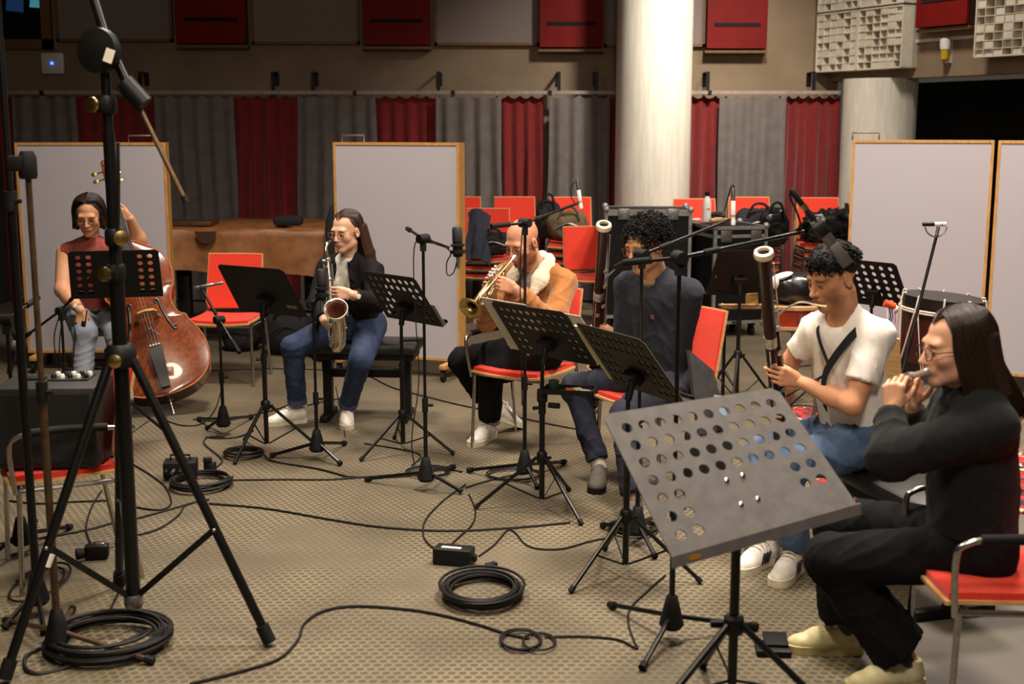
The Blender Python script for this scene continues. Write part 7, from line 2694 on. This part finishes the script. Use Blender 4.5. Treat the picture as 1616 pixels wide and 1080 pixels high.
cable([(332, 585), (400, 583), (440, 582), (560, 588), (620, 612), (680, 628), (720, 638), (800, 655), (880, 672), (940, 682)], 'long cable on the far floor passing behind the trumpet player', .0045)
cable([(262, 664), (290, 672), (320, 668), (340, 645), (348, 620)], 'cable from the double bass to the small microphone stand', .004)
cable([(355, 690), (330, 690), (322, 700), (345, 720), (350, 730), (330, 745)], 'cable snaking down to the stage box on the floor', .0045)
cable([(400, 680), (375, 690), (345, 692), (325, 690)], 'cable from the solid music stand towards the stage box', .0045)
cable([(205, 730), (225, 742), (245, 755), (262, 770), (270, 795), (250, 805), (210, 800)], 'cable loop between the big tripod and the stage box', .0045)
cable([(210, 820), (255, 808), (300, 795), (330, 788)], 'cable leading from the big tripod to the cable coil', .0045)
cable([(212, 846), (250, 835), (280, 815), (290, 800), (300, 795)], 'cable curving past the big tripod pole', .0045)
cable([(0, 858), (60, 850), (130, 838), (180, 825)], 'cable on the floor under the amplifier chair', .0045)
cable([(10, 790), (60, 795), (120, 792), (175, 790)], 'cable lying behind the amplifier chair legs', .0045)
cable([(190, 930), (180, 950), (168, 975), (160, 985)], 'short cable hanging behind the big tripod pole', .0045)
cable([(150, 870), (140, 850), (136, 830), (145, 800), (160, 775)], 'cable rising from the small camera on the floor', .0045)
cable([(575, 700), (660, 716), (650, 735)], 'short cable behind the saxophone music stand', .004)
cable([(485, 640), (520, 632), (560, 625)], 'cable under the piano bench', .004)
cable([(530, 610), (536, 640), (540, 660), (545, 690)], 'thin cable dropping beside the saxophone microphone stand', .003)
cable([(1180, 655), (1260, 640), (1330, 650)], 'cable on the floor behind the white shirted person', .004)
cable([(1215, 570), (1240, 580), (1290, 575)], 'cable near the percussion tray', .004)

# power supply box
pz = F(716, 893)
t = thing('power_supply_box', 'black power supply box with white label on the floor', 'box', pz)
MP = Matrix.Rotation(R_(-14), 4, 'Z')
obj('housing', MB().box(pz + Vector((0, .03, .036)), (.165, .085, .07), MP, bev=.006), M_BLACK, t)
obj('white_label', MB().box(pz + Vector((-.01, .02, .0725)), (.085, .02, .002), MP), M_PAPER, t)
obj('socket', MB().box(pz + MP.to_3x3() @ Vector((.085, .03, .03)), (.012, .03, .025), MP), M_RUBBER, t)
obj('plug', MB().box(F(775, 905) + Vector((0, .03, .02)), (.05, .03, .03), Matrix.Rotation(.6, 4, 'Z'), bev=.005), M_RUBBER, t)
# stage box inside the coil
pz = F(283, 758)
t = thing('stage_box', 'black stage box with plugged cables in the left floor coil', 'box', pz)
obj('housing', MB().box(pz + Vector((0, .04, .055)), (.17, .12, .085), Matrix.Rotation(.15, 4, 'Z'), bev=.008), M_BLACK, t)
for i in range(4):
    q = pz + Vector((-.055 + .036 * i, -.02, .06))
    obj('connector', MB().tube([q, q + Vector((0, -.045, -.005))], .009, 10), M_STEEL if i % 2 else M_RUBBER, t)
obj('handle', MB().tube([pz + Vector((-.05, .04, .097)), pz + Vector((-.05, .04, .125)), pz + Vector((.05, .04, .125)), pz + Vector((.05, .04, .097))], .006, 8), M_RUBBER, t)
pz = F(330, 752)
t = thing('mains_plug_cluster', 'small black mains adapter beside the stage box', 'adapter', pz)
obj('adapter_body', MB().box(pz + Vector((0, .03, .035)), (.05, .06, .065), Matrix.Rotation(-.3, 4, 'Z'), bev=.008), M_RUBBER, t)
obj('plug', MB().box(pz + Vector((-.01, .02, .082)), (.045, .035, .03), Matrix.Rotation(.3, 4, 'Z'), bev=.006), M_RUBBER, t)
# small camera-like device on the floor at left
pz = F(150, 886)
t = thing('floor_camera', 'small black device with silver top lying under the amplifier chair', 'device', pz)
obj('device_body', MB().box(pz + Vector((0, .03, .035)), (.10, .055, .06), Matrix.Rotation(.2, 4, 'Z'), bev=.012), M_BLACK, t)
obj('lens', MB().lathe([(.022, 0), (.024, .03), (.020, .034)], pz + Vector((-.045, .0, .035)), (-1, -.5, 0), 16), M_RUBBER, t)
obj('top_plate', MB().box(pz + Vector((.01, .03, .068)), (.05, .03, .012), Matrix.Rotation(.2, 4, 'Z'), bev=.003), M_CHROME, t)
# foot pedal near the front stand
pz = F(1222, 1035)
t = thing('foot_pedal', 'flat black foot pedal on the floor before the flute player', 'pedal', pz)
obj('base_plate', MB().box(pz + Vector((0, .03, .012)), (.12, .10, .022), Matrix.Rotation(-.1, 4, 'Z'), bev=.004), M_BLACK, t)
obj('treadle', MB().box(pz + Vector((.015, .06, .034)), (.085, .09, .012), Matrix.Rotation(-.1, 4, 'Z') @ Matrix.Rotation(.15, 4, 'X'), bev=.004), M_RUBBER, t)
# clip-on tray with rosin jar on the trumpet side stand
b4 = MS4['base']
ty = A(890, 618, b4.y).z
t = thing('clip_on_tray', 'small black clip on tray fixed to the trumpet player stand', 'tray', (b4.x, b4.y, ty))
obj('tray_plate', MB().box((b4.x + .13, b4.y - .01, ty), (.24, .13, .008), Matrix.Rotation(R_(-12), 4, 'Z')), M_BLACK, t)
for (dx, dy, sx, sy) in ((0, -.065, .24, .006), (0, .065, .24, .006), (-.12, 0, .006, .13), (.12, 0, .006, .13)):
    q = Matrix.Rotation(R_(-12), 3, 'Z') @ Vector((dx, dy, .010))
    obj('tray_edge', MB().box(Vector((b4.x + .13, b4.y - .01, ty)) + q, (sx, sy, .022), Matrix.Rotation(R_(-12), 4, 'Z')), M_BLACK, t)
obj('clamp', MB().box((b4.x, b4.y, ty - .02), (.05, .05, .06), bev=.008).tube([(b4.x + .03, b4.y - .03, ty - .06), (b4.x + .08, b4.y - .05, ty - .06)], .014, 8), M_RUBBER, t)
tag(obj('green_cup', MB().lathe([(.001, 0), (.024, 0), (.026, .05), (.022, .05), (.020, .008)], (b4.x + .055, b4.y + .0, ty + .005), n=18), mat('dark_green_plastic', (24, 52, 38), 0.3)), 'small dark green cup on the clip on tray', 'cup')
for i, (cx, cy, cc_, nm) in enumerate(((.13, -.01, (190, 70, 50), 'red'), (.17, .0, (214, 196, 150), 'cream'), (.20, -.04, (190, 188, 180), 'white'))):
    tag(obj('reed_case', MB().box((b4.x + cx, b4.y + cy, ty + .010), (.04, .05, .010), Matrix.Rotation(.3 * i, 4, 'Z'), bev=.003), mat('reed_case_' + nm, cc_, 0.5)), nm + ' small reed case lying on the clip on tray', 'reed case')
# dark folder leaning behind the navy player's chair
q = A(1122, 615, 6.05)
t = thing('folder', 'dark grey folder leaning beside the chair of the navy bassoonist', 'folder', (q.x, 6.05, 0))
obj('cover', MB().prism([(-.09, 0), (.11, 0), (.06, .30), (-.09, .42)], .02, axes(Vector((.8, .55, 0)), Vector((-.12, .2, .97)).normalized(), Vector((.8, .55, 0)).cross(Vector((-.12, .2, .97))).normalized(), (q.x, 6.05, .33))), mat('grey_folder', (64, 62, 64), 0.5), t)
obj('blue_sheet', MB().prism([(.02, .01), (.10, .01), (.07, .15), (.02, .16)], .004, axes(Vector((.8, .55, 0)), Vector((-.12, .2, .97)).normalized(), Vector((.8, .55, 0)).cross(Vector((-.12, .2, .97))).normalized(), (q.x + .02, 6.03, .36))), mat('pale_blue_paper', (150, 180, 205), 0.7), t)
obj('case_base', MB().box((q.x, 6.08, .165), (.20, .16, .33), Matrix.Rotation(.6, 4, 'Z'), bev=.02), M_BLACKFAB, t)
